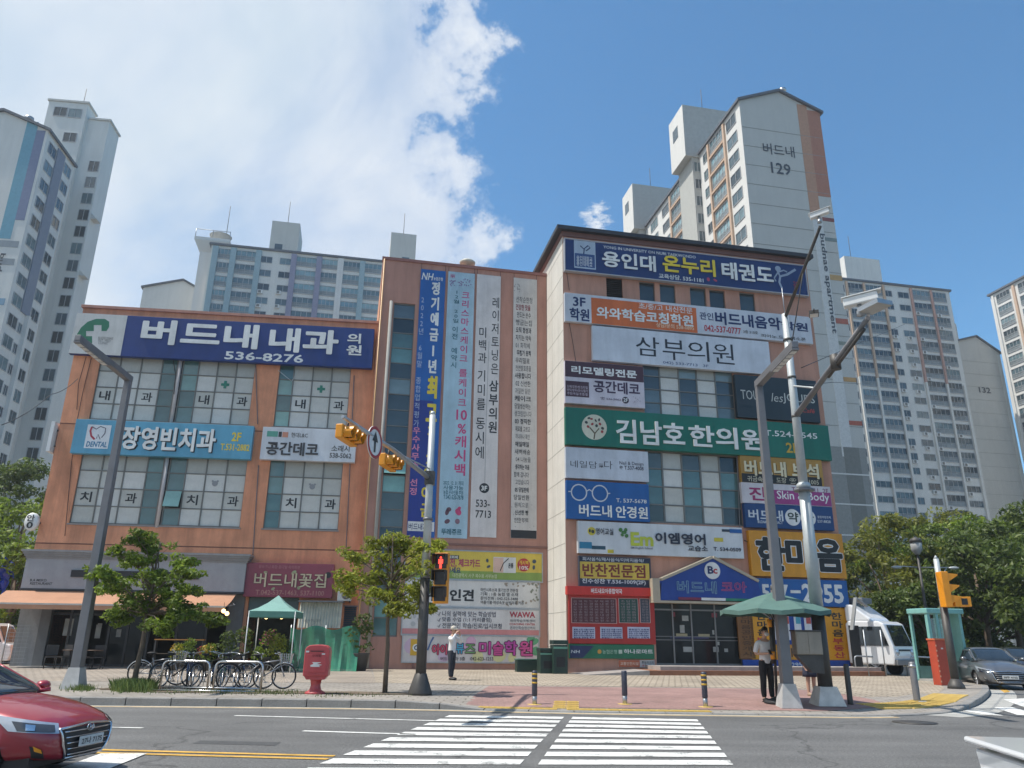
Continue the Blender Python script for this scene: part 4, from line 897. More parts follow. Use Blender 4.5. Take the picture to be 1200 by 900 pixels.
S.text('이엠영어', (767.5, 637), (826, 626), flat('2c3040'), .04, .02); S.text('교습소', (806, 645.8), (829, 640), flat('2c3040'), .03); S.text('T. 534-0509', (836, 645.5), (868, 642.3), flat('2c3040'), .03)
S = SR((679.7, 686), (760.8, 655.3), 'side dish shop sign in yellow with dark blue strips above and below', flat('26304a'), .2, frame=mat('sign_frame_dark', (.06, .06, .08), .5))
S.area((679.7, 677.5), (760.5, 660.5), flat('d2b446')); S.text('반찬전문점', (682.5, 675.5), (756, 662.3), flat('7a2a22'), .03); S.text('회사음식/제사음식/이바지음식/', (682.5, 657), (754.5, 654.6), off_w); S.text('진수성찬 T.536-1009(2F)', (682, 684.2), (756.5, 679.7), off_w, .02)
# red pharmacy board
S = SR((667.4, 754), (766, 691), 'red framed pharmacy notice board with dark lettered panels beside the glass doors', flat('a52a24'), .18, name='notice_board')
hb = rect(PR, (664.8, 696.5), (767, 689.2), .35); MB().box(hb[0]-S.s0, hb[1]-S.s0, -.35, -.01, hb[2]-S.z0, hb[3]-S.z0).build('header', flat('c8342a'), S.root)
lettering('버드내모아종합약국', hb[0]-S.s0+1.1, hb[0]-S.s0+2.55, hb[2]-S.z0+.07, hb[3]-S.z0-.07, -.355, wt, S.root, .02)
for (x0, x1, cc) in ((670.3, 721.5, '5a2a30'), (726, 747, '2a4a42'), (751, 760.5, '3a4250')):
    S.area((x0-.6, 730), (x1+.6, 701.5), flat('c9a8a0')); S.area((x0, 729.5), (x1, 702), flat(cc))
rr = random.Random(3)
hang = '종합내과부한의원학원상담문의안경버드내구역보험조제약국음식전문'
for (x0, x1, n_) in ((671, 721, 8), (727, 746, 3), (752, 760, 2)):
    for i in range(n_):
        u = x0+(x1-x0)*(i+.15)/n_; uw = (x1-x0)/n_*.62
        S.text(''.join(rr.choice(hang) for _ in range(8)), (u, 728.5), (u+uw, 703.5), flat('98888a'), .0, vert=True)
for x0, x1 in ((671, 697), (703.5, 729), (735.5, 761)):
    S.area((x0, 748), (x1, 735), flat('b8bcd0'))
    for k in range(5): S.text(rr.choice(['영업시간안내 처방전접수', '일요일 공휴일 휴무', '평일 오전 아홉시부터', '종합감기 소화제']), (x0+1, 738.6+k*2.35), (x1-1, 736.9+k*2.35), flat('2c3468'), .04)
S = SR((667.4, 771.6), (766.5, 755.6), 'green and navy bank mart sign below the red notice board', flat('1f6a4c'), .15)
S.poly([(667.9, 771), (683, 771), (696, 757), (667.9, 756.4)], flat('26305a')); S.text('NH', (669, 765.3), (679, 761.8), off_w, .02, slant=.15)
S.disc((702.5, 763.6), 2.3, flat('c08a3a')); S.text('농협은행', (706, 766.2), (723, 761.4), flat('98b8a0')); S.text('하나로마트', (731, 766), (765, 761), off_w2, .02); S.area((725, 766), (729, 761.5), flat('b8c8b8'))
S = SR((724.6, 782), (766.8, 773.5), 'little orange and white notice plate near the pavement', flat('c2c2c0'), .06)
S.area((724.6, 782), (749.5, 773.5), flat('c06a48')); S.text('교통안전시설', (727, 779.5), (748, 775.8), flat('e8d0b8')); S.text('주정차금지', (752, 778.5), (766, 774.8), ink); S.text('구역안내', (752, 781.5), (766, 779), redt)
# gabled arcade sign
GS = empty('gable_sign', PR.w(PR.st(774, 704, .6)[0], 0, 0), PR.a, 'blue gable shaped arcade sign over the glass entrance with round white emblem', 'sign', g4)
gx0 = PR.st(774, 704, .6)[0]
def gq(u, v, off=.6): a, z = PR.st(u, v, off); return (a-gx0, z)
poly = [gq(774, 703.5), gq(894, 702), gq(888, 682.5), gq(835, 654.5), gq(775.5, 680.5)]
MB().prism(poly, -.6, -.02).build('panel', flat('1c3f8f'), GS)
fm_ = MB(); cf = mat('gable_frame_cream', (.42, .36, .27), .7)
for p, q in ((poly[4], poly[3]), (poly[3], poly[2])):
    dx, dz = q[0]-p[0], q[1]-p[1]; l = math.hypot(dx, dz); nx, nz = -dz/l*.12, dx/l*.12
    if nz < 0: nx, nz = -nx, -nz
    fm_.prism([p, q, (q[0]+nx, q[1]+nz), (p[0]+nx, p[1]+nz)], -.68, -.01)
fm_.box(poly[0][0]-.35, poly[0][0]-.003, -.62, -.01, poly[0][1]-.02, poly[4][1]+.1); fm_.box(poly[0][0]-.35, poly[1][0], -.64, -.01, poly[0][1]-.1, poly[0][1]-.003)
fm_.build('gable_trim', cf, GS)
def glet(t, bl, tr, mm, **k): a, c = gq(*bl); b, d = gq(*tr); return lettering(t, a, b, c, d, -.61, mm, GS, **k)
c_ = gq(834.5, 668.7); r_ = gq(843.5, 668.7)[0]-c_[0]
MB().prism([(c_[0]+r_*math.cos(i*PI/14), c_[1]+r_*math.sin(i*PI/14)) for i in range(28)], -.64, -.6).build('emblem', off_w2, GS)
a_, b_ = gq(829, 672.5), gq(835.5, 663.5); lettering('B', a_[0], b_[0], a_[1], b_[1], -.645, navy_t, GS, .05); a_, b_ = gq(835.5, 672.5), gq(840, 666.5); lettering('c', a_[0], b_[0], a_[1], b_[1], -.645, redt, GS, .05)
glet('버드내', (793.5, 695), (839, 681.5), flat('8ab0b8'), bold=.035, deep=.02); o = glet('버드내', (794, 694.5), (838.5, 682), flat('1c3f8f'), bold=-.004); o.location.y -= .025
glet('코아', (845.5, 694), (874, 682), flat('d0506a'), bold=.035, deep=.02); o = glet('코아', (846, 693.5), (873.5, 682.5), flat('1c3f8f'), bold=-.004); o.location.y -= .025
st3 = MB()
for u0, u1, k in ((795, 821.5, 0), (822, 850, 1), (850.5, 887, 2)):
    p, q = gq(u0, 702.5), gq(u1, 699.3); st3.box(p[0], q[0], -.612, -.601, poly[0][1]+.04, poly[0][1]+.16, k)
st3.build('stripe', [flat('7a2a48'), off_w2, flat('2a7a60')], GS); glet('버드내코아상가', (824, 702), (848, 700.2), flat('2a3a6a'))
# right-hand column of signs
S = SR((869.6, 565), (962.5, 539.3), 'gold jeweller sign with cream raised lettering and black strip', flat('b08638'), .25)
S.area((869.6, 565.5), (962.5, 559.8), flat('1f1c1a')); S.text('버드내 보석', (873.5, 557.5), (959, 545), mat('gold_shadow', (.05, .03, .01), .6), .05); S.text('버드내 보석', (872.5, 556.8), (958, 544), flat('ded2ae'), .035, .03); S.text('귀금속전문  도장  ☎ 525-1005', (876, 564.6), (959, 562), flat('c0b8a0'))
S = SR((870.4, 589), (972.6, 570.6), 'white and plum skin care sign above the pharmacy sign', flat('cfc9cc'), .25)
S.area((902, 590), (973, 577.5), flat('9a3a7c')); S.text('진', (878.5, 586), (896.5, 571), flat('9a2a62'), .03); S.text('Skin & Body', (911, 587.5), (971, 578), wt, .01); S.text('T.523-6611  2F', (928, 576), (970, 573), flat('7a3a62'), .01)
S = SR((874.4, 617.6), (975, 594.4), 'dark blue pharmacy sign with two white discs behind the poles', flat('173f74'), .28)
S.text('버드내', (877.5, 609), (917, 598.5), off_w, .02); S.disc((929, 606.3), 8.8, off_w2); S.text('약', (923.5, 611.5), (935, 600.5), flat('2a3a34'), .03); S.disc((947, 607), 8.8, off_w2); S.text('국', (941, 612), (953, 601.5), flat('2a3a34'), .03)
S.text('BUDNAE PHARMACY', (888, 613), (917, 611), off_w); S.text('종합처방조제', (958, 607.3), (973, 605), off_w); S.text('537-8828', (958, 612.5), (973, 610), off_w)
S = SR((881.8, 674.7), (986.4, 625.8), 'large golden yellow estate agent sign with three black syllables', flat('d08f1e'), .3)
for t, x0, y0, x1, y1 in (('한', 888, 668.5, 919, 630), ('마', 922.5, 668.5, 953.5, 631), ('음', 957.5, 670, 985, 632)):
    S.text(t, (x0-.8, y0+.8), (x1+.8, y1-.8), off_w2, .075); o = S.text(t, (x0, y0), (x1, y1), flat('1c1a1a'), .045); o.location.y -= .005
S = SR((886, 709), (992, 680.5), 'bright blue phone number sign under the golden yellow sign', flat('1c5a9e'), .3)
S.text('537', (893.5, 704), (923, 685), off_w2, .04); S.text('-', (926.5, 695), (938, 691.8), off_w2, .04); S.text('2955', (941, 706.5), (987, 685), off_w2, .04)
# estate agent front at street level
g5 = 'estate agent panels at street level'
def fp(x0, y0, x1, y1, label, mm, **k): return Sign(PR, (x0, y0), (x1, y1), label, mm, .12, k.get('off', .02), 'shop_sign', None, 'sign', g5)
S = fp(867.5, 772, 881.5, 717.5, 'narrow brown lettered panel beside the entrance doors', flat('7a5228')); S.text('한마음공인중개사', (870.5, 769), (879, 720), flat('4a3018'), .02, vert=True)
S = fp(882, 772.8, 902.5, 717, 'golden estate agent panel behind the man in white', flat('d6961e')); S.text('한마음', (888, 745), (897.5, 719), ink, .03, vert=True); S.text('부동산', (888, 770), (897.5, 747), flat('b03040'), .03, vert=True)
S = fp(903.5, 755, 958, 719.5, 'blue window panel with strips of red and white listings', flat('1c3f8f'))
for u in (908.5, 919, 932.5, 944.5): S.area((u, 750), (u+5, 722), off_w); S.area((u+.2, 731), (u+4.8, 722.5), flat('b05048') if u != 932.5 else flat('4a9ab0'))
S = fp(904, 773, 958, 756, 'low golden panel under the listings window', flat('c98a1e')); S.text('한마음', (913, 770), (938, 759.5), ink, .04)
S = fp(968.5, 773.5, 992, 712.5, 'golden estate agent column panel behind the pale camera pole', flat('d6961e')); S.text('한마음', (976, 746), (986, 718), ink, .03, vert=True); S.text('부동산', (978, 771), (988, 748), flat('b03040'), .03, vert=True)
S = fp(871.5, 784.5, 996, 774, 'low blue base panel with white digits under the estate agent front', flat('1f4aa0')); S.text('537-2955', (912, 781.5), (944, 776.5), off_w, .03)
MB().box(PR.st(959, 745)[0], PR.st(968, 745)[0], .0, -.1, .5, PR.st(963, 712)[1]).build('shopfront_glass', glass_dark, BR)
# cables over the facades
def cable(pts, label, r=.014, sag=0.0, name='cable', m_=None):
    P = []
    for a, b in zip(pts[:-1], pts[1:]):
        for i in range(10): t = i/10; q = a+(b-a)*t; q.z -= sag*4*t*(1-t); P.append(q)
    P.append(pts[-1]); o = MB().tube(P, r, 5).build(name, m_ or wire_m); tag(o, label, 'cable', 'loose cables on the facades'); return o
def wp(pl, u, v, off=.05): s, z = pl.st(u, v, off); return pl.w(s, -off, z)
cable([wp(PL, 101, 418), wp(PL, 92, 450), wp(PL, 90, 480)], 'black cable with knotted ends dangling below the navy sign')
cable([wp(PL, 107, 420), wp(PL, 97, 460), wp(PL, 91, 490), wp(PL, 84, 540), wp(PL, 76, 628)], 'long black cable running down the outer edge of the orange wall')
cable([wp(PL, 203, 422, .2), wp(PL, 206, 440, .2), wp(PL, 204, 462, .2)], 'short black cable hanging over the pale pipe between the window panes', .02)
cable([wp(PL, 326, 434, .2), wp(PL, 342, 447, .2), wp(PL, 350, 433, .2)], 'looping pale cable under the end of the navy sign', .014, m_=pole_w)
cable([wp(PR, 664, 318), wp(PR, 667, 340)], 'black cable at the corner under the martial arts sign'); cable([wp(PR, 667, 378), wp(PR, 671, 400), wp(PR, 675, 425)], 'thin black cable under the corner of the academy sign')
cable([wp(PR, 872, 633), wp(PR, 896, 645, .32)], 'black cable crossing to the golden yellow sign', .02)
for (pl_, a_, b_, lab) in ((PL, (299.5, 425), (302, 497), 'thin grey conduit beside the light blue sign end'), (PL, (303, 545), (296, 655), 'thin conduit between the two lower window bands'), (PL, (415, 440), (405, 655), 'straight conduit near the mauve block corner'), (PR, (862, 500), (868, 640), 'thin conduit beside the gold jeweller sign')):
    cable([wp(pl_, *a_), wp(pl_, *b_)], lab, .022, m_=metal_p)
cable([Pt(2, 498, 24), Pt(60, 462, 30), wp(PL, 91, 444, .2)], 'black overhead wire running off from the orange wall', .015, .15)
cable([Pt(939, 431, 19.2)+Vector((0, 0, 0)), Pt(1000, 405, 30), Pt(1060, 380, 45)], 'thin overhead wire leaving the pale pole upwards', .012)
cable([Pt(940, 452, 19.2), Pt(975, 448, 30), Pt(1010, 450, 45)], 'thin overhead wire leaving the pale pole level', .012)
# ================================================================== apartment towers
FLH = 2.8
WIN = {}
def win_mesh(w, h, kind):
    key = (round(w, 1), round(h, 1), kind)
    if key in WIN: return WIN[key]
    m = MB(); w, h = key[0], key[1]
    if kind in ('win', 'small', 'teal'):
        t = .07; g = 3 if kind == 'teal' else 1
        m.add([(0, -.0, 0), (w, -.0, 0), (w, -.0, h), (0, -.0, h)], [(0, 1, 2, 3)], 1 if kind != 'teal' else 3)
        m.box(-t, w+t, -.07, .1, -t, 0, 0).box(-t, w+t, -.07, .1, h, h+t, 0).box(-t, 0, -.07, .1, 0, h, 0).box(w, w+t, -.07, .1, 0, h, 0)
        n = 2 if w < 2.6 else 3
        for i in range(1, n): m.box(w*i/n-.035, w*i/n+.035, -.05, .02, 0, h, 0)
    else:      # glazed balcony with railing band
        t = .09; gl_ = 3 if kind == 'balt' else 1
        m.add([(0, .0, 0), (w, .0, 0), (w, .0, h), (0, .0, h)], [(0, 1, 2, 3)], gl_)
        m.add([(0, -.012, .05), (w, -.012, .05), (w, -.012, h*.38), (0, -.012, h*.38)], [(0, 1, 2, 3)], 2)
        m.box(-t, w+t, -.12, .1, -t, .03, 0).box(-t, w+t, -.1, .1, h-.02, h+t, 0).box(-t, 0, -.1, .1, 0, h, 0).box(w, w+t, -.1, .1, 0, h, 0)
        for i in range(1, 4): m.box(w*i/4-.04, w*i/4+.04, -.06, .0, .05, h, 0)
        m.box(0, w, -.14, -.1, h*.40, h*.44, 0).box(0, w, -.14, -.1, h*.2, h*.22, 0)
        for i in range(0, 13): m.box(w*i/12-.012, w*i/12+.012, -.13, -.11, .03, h*.42, 0)
    WIN[key] = m.mesh('window', [frame_w, apt_glass, mat('balcony_band', (.26, .31, .33), .4, var=.3, scale=.5), apt_glass2]); return WIN[key]
def tower(name, label, pl, s0, s1, dep, ztop, wall, gable=0, eave=True, grp='apartment towers', peak=.45, side_m=None):
    "root with body; gable = ridge rise at the peak fraction"
    r = empty(name, pl.o.copy(), pl.a, label, 'apartment block', grp)
    m = MB(); pk = s0+(s1-s0)*peak
    m.add([(s0, 0, -.1), (s1, 0, -.1), (s1, 0, ztop), (pk, 0, ztop+gable), (s0, 0, ztop)] if gable else [(s0, 0, -.1), (s1, 0, -.1), (s1, 0, ztop), (s0, 0, ztop)], [tuple(range(5 if gable else 4))], 0)
    m.add([(s0, dep, -.1), (s1, dep, -.1), (s1, dep, ztop), (s0, dep, ztop)], [(3, 2, 1, 0)], 0)
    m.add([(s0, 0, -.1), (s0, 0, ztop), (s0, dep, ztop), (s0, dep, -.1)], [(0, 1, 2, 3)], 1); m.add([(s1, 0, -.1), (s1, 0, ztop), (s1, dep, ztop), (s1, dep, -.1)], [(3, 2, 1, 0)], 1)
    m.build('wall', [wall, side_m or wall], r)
    rf = MB(); e = .35
    if gable:
        for (xa, za, xb, zb) in ((s0-e, ztop-e*gable/(pk-s0), pk, ztop+gable), (pk, ztop+gable, s1+e, ztop-e*gable/(s1-pk))):
            rf.add([(xa, -e, za), (xb, -e, zb), (xb, dep+e, zb), (xa, dep+e, za), (xa, -e, za+.35), (xb, -e, zb+.35), (xb, dep+e, zb+.35), (xa, dep+e, za+.35)], [(0, 1, 5, 4), (4, 5, 6, 7), (3, 2, 1, 0), (0, 4, 7, 3), (1, 2, 6, 5), (2, 3, 7, 6)])
    else: rf.box(s0-e, s1+e, -e, dep+e, ztop, ztop+.4)
    rf.build('roof', mat('tower_roof', (.12, .13, .15), .6), r); return r
def wins(root, cols, zs, face='front', depth=.0, mi=None, x_at=0):
    "cols: (a,b,kind,h) on the face; side faces measured along depth"
    for a, b, kind, h in cols:
        me = win_mesh(abs(b-a), h, kind)
        for z in zs:
            o = bpy.data.objects.new('window', me); COL.objects.link(o); o.parent = root
            if face == 'front': o.location = (min(a, b), -.02-depth, z)
            elif face == 'left': o.location = (x_at-.02, max(a, b), z); o.rotation_euler.z = -PI/2
            else: o.location = (x_at+.02, min(a, b), z); o.rotation_euler.z = PI/2
def vbox(root, name, m_, *b): return MB().box(*b).build(name, m_, root)
def ac_unit(root, x, z, y=-.5, face='front'):
    o = MB().box(0, .9, -.35, 0, 0, .65, 0).box(.15, .65, -.36, -.35, .08, .58, 1).mesh('air_conditioner_unit', [white_p, frame_g]) if 'ac' not in WIN else WIN['ac']
    WIN['ac'] = o; link('air_conditioner_unit', o, root, (x, y+.42, z))

# --- tower with the gable end number, right of centre
p_ = Pt(866, 118, 83); PA = Plane(p_.x, p_.y, 11.5)
A1 = PA.st(960, 130)[0]; zA = p_.z; zpk = PA.st(912, 108)[1]; pf = PA.st(912, 108)[0]/A1
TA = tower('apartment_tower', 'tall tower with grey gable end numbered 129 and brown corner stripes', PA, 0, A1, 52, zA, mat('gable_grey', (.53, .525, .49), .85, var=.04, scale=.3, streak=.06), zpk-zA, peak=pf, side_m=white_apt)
def qa(u, v): return PA.st(u, v)
c1_, c2_ = qa(933.5, 123)[0], qa(945, 126)[0]
bz1 = qa(950, 256)[1]
vbox(TA, 'painted_stripe', mat('stripe_terracotta', (.48, .27, .18), .85), c1_, c2_, -.03, 0, bz1, zA+.9); vbox(TA, 'painted_stripe', mat('stripe_rust', (.42, .19, .13), .85), c2_, A1-.02, -.03, 0, qa(963, 230)[1], zA+.2)
jl = MB()
for k in range(1, 22): jl.box(0, A1, -.035, -.001, zA-1.2-k*FLH, zA-1.14-k*FLH)
jl.build('panel_joint', mat('joint_grey', (.30, .30, .285), .85), TA)
wb0, wb1 = qa(953.8, 272)[0], qa(965.3, 272)[0]; zb_ = qa(975, 400)[1]
vbox(TA, 'white_band', mat('band_white', (.62, .62, .60), .8), wb0, wb1, -.04, 0, zb_-14, qa(958, 258)[1])
for (v0, v1, u, hexc) in ((255, 259, 967, '8c4a42'), (278.5, 282.5, 970, '7f8a86'), (322, 328, 975, 'c09a62'), (373, 379, 981, 'b0644e'), (400, 404, 984, '8a8f84'), (442, 447, 991, 'c0945a'), (493, 498, 997, 'b05a42')):
    z0_, z1_ = qa(u, v1)[1], qa(u, v0)[1]; vbox(TA, 'painted_tile', flat(hexc), wb1+.05, A1-.02, -.045, 0, z0_, z1_)
lb = qa(992, 524)[1]
vbox(TA, 'painted_base', mat('base_grey', (.28, .285, .27), .85), 0, A1-.03, -.03, 0, 0, lb); vbox(TA, 'painted_stripe', mat('base_dark', (.20, .205, .19), .85), wb0+.2, wb1+.8, -.05, -.031, 12, lb)
for k in range(4): vbox(TA, 'white_line', white_apt, 0, A1, -.06, 0, lb-3.2-k*3.4, lb-3.05-k*3.4)
def ptext(root, f, t, bl, tr, m_, **k): a, c = f(*bl); b, d = f(*tr); return lettering(t, a, b, c, d, -.06, m_, root, **k)
tnum = flat('4a4f55')
ptext(TA, qa, '버드내', (894.5, 180), (930, 172.5), tnum, bold=.01); ptext(TA, qa, '129', (904, 203), (925.5, 193), tnum, bold=.015)
# rotated estate name, reading downwards
v, f, asp = text_geo('budnae apartment', .02); a, zt_ = qa(958.3, 273.5); b, _ = qa(966, 273.5); _, zb2 = qa(971, 390.5)
P = [(a+(b-a)*y, -.07, zt_-(zt_-zb2)*x) for x, y in v]; MB().add(P, f).build('lettering', tnum, TA)
# left long side (sunlit): windows
PS = Plane(PA.w(0, 0, 0).x, PA.w(0, 0, 0).y, 11.5-90)
def sd(u, v): return -PS.st(u, v)[0]
zr = zA
fl0 = [zr-2.35-FLH*k for k in range(19)]
colA = [(sd(861.6, 132), sd(851, 144), 'win', 1.5), (sd(829.3, 176), sd(824.2, 183), 'small', 1.3)]
wins(TA, colA, fl0, 'left'); wins(TA, [(sd(846.5, 150), sd(832.5, 170), 'balt', 1.75)], fl0, 'left')
cfar = [(sd(800.5, 230), sd(788, 247), 'balt', 1.75), (sd(784, 247), sd(777, 258), 'small', 1.4), (sd(771, 262), sd(763.5, 272), 'win', 1.5), (sd(759.5, 274), sd(754.5, 282), 'balt', 1.75)]
wins(TA, cfar, fl0, 'left')
trim_o = mat('trim_orange', (.56, .40, .29), .8)
for u0 in ((848.5, 148), (830.8, 172), (801.5, 228), (787, 248)):
    y = sd(*u0); vbox(TA, 'balcony_surround', trim_o, -.30, 0, y-.22, y+.22, zr-7*FLH-1.2, zr-.5)
for y0, y1 in ((sd(848, 149), sd(831.5, 171)), (sd(801, 229), sd(787.5, 247))):
    for k in range(7): vbox(TA, 'balcony_slab', trim_o, -.28, 0, y0, y1, zr-3.1-FLH*k, zr-2.8-FLH*k)
# stair cores breaking the eaves
def core(u0, u1, vt, vb, uw, label=None):
    "front (shaded) face between u0..u1"
    y = sd(u1, 150) if False else None
core_m = mat('core_shaded', (.46, .46, .43), .85, streak=.06)
def core_at(y0, w, dep, rise, drop, out=2.2, back=5.5):
    c = MB(); z1 = zr+rise; zb_ = zr-drop
    c.box(-out, back, y0, y0+dep, zb_, z1, 0); c.box(-out+1.1, 0, y0+.3, y0+dep, 0, zb_, 0); c.add([(-out-.01, y0, zb_), (-out-.01, y0, z1), (-out-.01, y0+dep, z1), (-out-.01, y0+dep, zb_)], [(0, 1, 2, 3)], 1)  # sun-facing side overlaid in white, its lit tone painted in
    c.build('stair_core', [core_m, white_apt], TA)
    MB().box(-out-.05, -out, y0+.4*dep, y0+.75*dep, z1-4.2, z1-2.2).build('core_window', apt_glass, TA)
    me = win_mesh(1.0, 1.5, 'small')
    for k in range(14):
        o = link('window', me, TA, (-out+1.35, y0+.28, zb_-2.3-FLH*k)); MB.__name__
    MB().tube([(2, y0+2, z1), (2, y0+2, z1+5)], .05, 5).build('antenna', metal_d, TA)
core_at(sd(824, 172)+1.2, 4, 5, 8.2, .5); core_at(sd(764, 262)+2.5, 4, 5, 8.2, .5)
MB().box(1.2, 1.26, 0, 8, 0, .01).v
MB().lathe([(.25, 0), (.25, .7), (.5, .75), (.5, 1.1), (0, 1.2)], 10).build('roof_vent', stainless, TA, (pf*A1+1.2, .8, zpk+.2))

# --- front-facing slab on the right with balconies
p_ = Pt(1112, 342, 144); PB = Plane(p_.x, p_.y, 11.5); zB = p_.z
qb = lambda u, v: PB.st(u, v)
B0 = qb(975, 340)[0]
TB = tower('apartment_tower', 'wide cream tower of glazed balconies with orange and pink surrounds', PB, B0, 0, 12, zB, cream_paint)
def cx(u): return qb(940+u/2.5, 280+500/2.5)[0]
zsB = [zB-2.55-FLH*k for k in range(22)]
upB, loB = zsB[:14], zsB[14:]
wins(TB, [(cx(181), cx(229), 'bal', 2.0), (cx(237), cx(288), 'bal', 2.0), (cx(378), cx(432), 'bal', 2.0)], upB); wins(TB, [(cx(440), cx(480), 'bal', 2.0)], upB)
wins(TB, [(cx(155), cx(171), 'small', 1.4)], upB); wins(TB, [(cx(293), cx(316), 'win', 1.2), (cx(335), cx(367), 'win', 1.2)], zsB)
wins(TB, [(cx(182), cx(229), 'win', 1.1), (cx(441), cx(480), 'win', 1.1), (cx(158), cx(170), 'small', 1.2)], loB); wins(TB, [(cx(237), cx(288), 'bal', 2.0), (cx(378), cx(432), 'bal', 2.0)], loB)
tp = mat('trim_pink', (.50, .30, .25), .8)
for u, m_ in ((179, trim_o), (232, trim_o), (290.5, trim_o), (374, tp), (435, tp)):
    vbox(TB, 'balcony_surround', m_, cx(u)-.2, cx(u)+.2, -.4, -.001, zB-7*FLH-.9, zB-.3)
for u in (179, 232, 290.5, 374, 435, 484): vbox(TB, 'pilaster', cream_paint, cx(u)-.2, cx(u)+.2, -.42, -.001, 0, zB-7*FLH-.9)
rg = random.Random(5)
for z in zsB:
    for u in (292, 336, 372, 436):
        if rg.random() < .55: ac_unit(TB, cx(u+6), z-.8)
c = MB(); a_, z_ = qb(984, 325); b_, z2 = qb(1034, 302)
c.box(a_+2.4, b_, 1, 10, zB, z2, 0); c.add([(a_+2.39, 1, zB), (a_+2.39, 1, z2), (a_+2.39, 10, z2), (a_+2.39, 10, zB)], [(0, 1, 2, 3)], 1); c.build('stair_core', [cream_paint, white_apt], TB)
MB().tube([(b_-5, 3, z2), (b_-5, 3, z2+6)], .06, 5).build('antenna', metal_d, TB)
# --- gable end 132
p_ = Pt(1123, 402, 150); PC = Plane(p_.x, p_.y, 11.5); qc = lambda u, v: PC.st(u, v)
C1 = qc(1170, 409)[0]; zC = qc(1123, 404)[1]
TC = tower('apartment_tower', 'plain beige gable end tower numbered 132 behind the balcony tower', PC, -6, C1, 30, zC-1, beige_paint, 3.2, peak=(qc(1144, 398)[0]+6)/(C1+6))
ptext(TC, qc, '132', (1147.5, 460), (1160, 454.5), tnum, bold=.03)
a_, _ = qc(1116, 374); b_, z2 = qc(1137.5, 376); c = MB(); c.box(a_, b_, 4, 12, zC-3, z2+1); c.build('stair_core', beige_paint, TC)
jl = MB()
for k in range(22): jl.box(-6, C1, -.03, -.001, zC-3.5-k*FLH, zC-3.44-k*FLH)
jl.build('panel_joint', mat('joint_beige', (.40, .39, .36), .85), TC)
vbox(TC, 'corner_band', white_apt, C1-.8, C1+.02, -.05, -.001, 0, zC-1.4)
# --- sunlit long side on the far right
p_ = Pt(1160, 347, 150); PD = Plane(p_.x, p_.y, 11.5); zD = p_.z
TD = tower('apartment_tower', 'sunlit balcony tower with an orange stripe cut off by the picture edge', PD, 0, 12, .2, zD, beige_paint)
for o in list(TD.children): bpy.data.objects.remove(o)
PDs = Plane(p_.x, p_.y, 11.5-90); sdd = lambda u, v: -PDs.st(u, v)[0]
c = MB(); c.box(0, 12, -34, 0, -.1, zD); c.add([(-.01, -34, -.1), (-.01, -34, zD), (-.01, 0, zD), (-.01, 0, -.1)], [(0, 1, 2, 3)], 1); c.build('wall', [beige_paint, white_apt], TD); MB().box(-.4, 12.4, -34.4, .4, zD, zD+.4).build('roof', mat('tower_roof', (.12, .13, .15), .6), TD)
zsD = [zD-2.5-FLH*k for k in range(22)]
wins(TD, [(-1.6, -5.0, 'bal', 1.9), (-7.2, -11.5, 'bal', 1.9), (-12.6, -16.5, 'balt', 1.9), (-18, -21, 'win', 1.4), (-23, -27, 'bal', 1.9)], zsD, 'left')
for y in (-6.1, -12.0, -22): vbox(TD, 'balcony_surround', trim_o, -.35, 0, y-.3, y+.3, zD-8*FLH, zD-.4)
for y in (-.8, -17.2): vbox(TD, 'pilaster', white_apt, -.3, 0, y-.25, y+.25, 0, zD-.4)

# --- slab behind the orange building
p_ = Pt(248, 287, 128); PE = Plane(p_.x, p_.y, 11.5); zE = p_.z; qe = lambda u, v: PE.st(u, v)
E1 = qe(470, 312)[0]
TE = tower('apartment_tower', 'long low looking slab with teal glazed balconies behind the orange building', PE, 0, E1, 12, zE, cream_paint)
ex_ = lambda u: qe(150+u/3.333, 240+240/3.333)[0]
zsE = [zE-2.5-FLH*k for k in range(12)]
wins(TE, [(ex_(338), ex_(398), 'balt', 1.9), (ex_(414), ex_(500), 'balt', 1.9), (ex_(652), ex_(738), 'balt', 1.9), (ex_(754), ex_(818), 'balt', 1.9), (ex_(843), ex_(908), 'balt', 1.9), (ex_(924), ex_(990), 'balt', 1.9)], zsE)
wins(TE, [(ex_(516), ex_(560), 'win', 1.2), (ex_(592), ex_(638), 'win', 1.2)], zsE)
tb = mat('trim_teal', (.30, .42, .46), .8); tvv = mat('trim_violet', (.27, .27, .37), .8)
for u, m_ in ((334, tb), (406, tb), (506, tb), (646, tvv), (746, tvv), (916, tb)): vbox(TE, 'balcony_surround', m_, ex_(u)-.5, ex_(u)+.5, -.5, -.001, 10, zE-.3)
for u in (826, 834): vbox(TE, 'pilaster', white_apt, ex_(u)-.35, ex_(u)+.35, -.45, -.001, 10, zE-.2)
for z in zsE[2:6]: ac_unit(TE, ex_(590), z-.7); ac_unit(TE, ex_(512)+.3, z-.9)
def rbox(u0, v0, u1, v1, y0, y1, nm='machine_room'):
    a, _ = qe(u0, v0); b, z = qe(u1, v1); c = MB(); c.box(a, b, y0, y1, zE-4, z); c.build(nm, beige_paint, TE)
    return a, b, z
a, b, z = rbox(314, 290, 351.5, 257.5, 1.5, 9); MB().tube([((a+b)/2, 4, z), ((a+b)/2, 4, z+6)], .06, 5).build('antenna', metal_d, TE); vbox(TE, 'core_window', apt_glass, a+1, a+2.4, 1.4, 1.48, zE+.9, zE+2.4)
a, b, z = rbox(457, 300, 489, 271, 1.5, 9); MB().tube([((a+b)/2, 4, z), ((a+b)/2, 4, z+6)], .06, 5).build('antenna', metal_d, TE); vbox(TE, 'core_window', apt_glass, b-2.6, b-1.2, 1.4, 1.48, zE+1.2, zE+2.4)
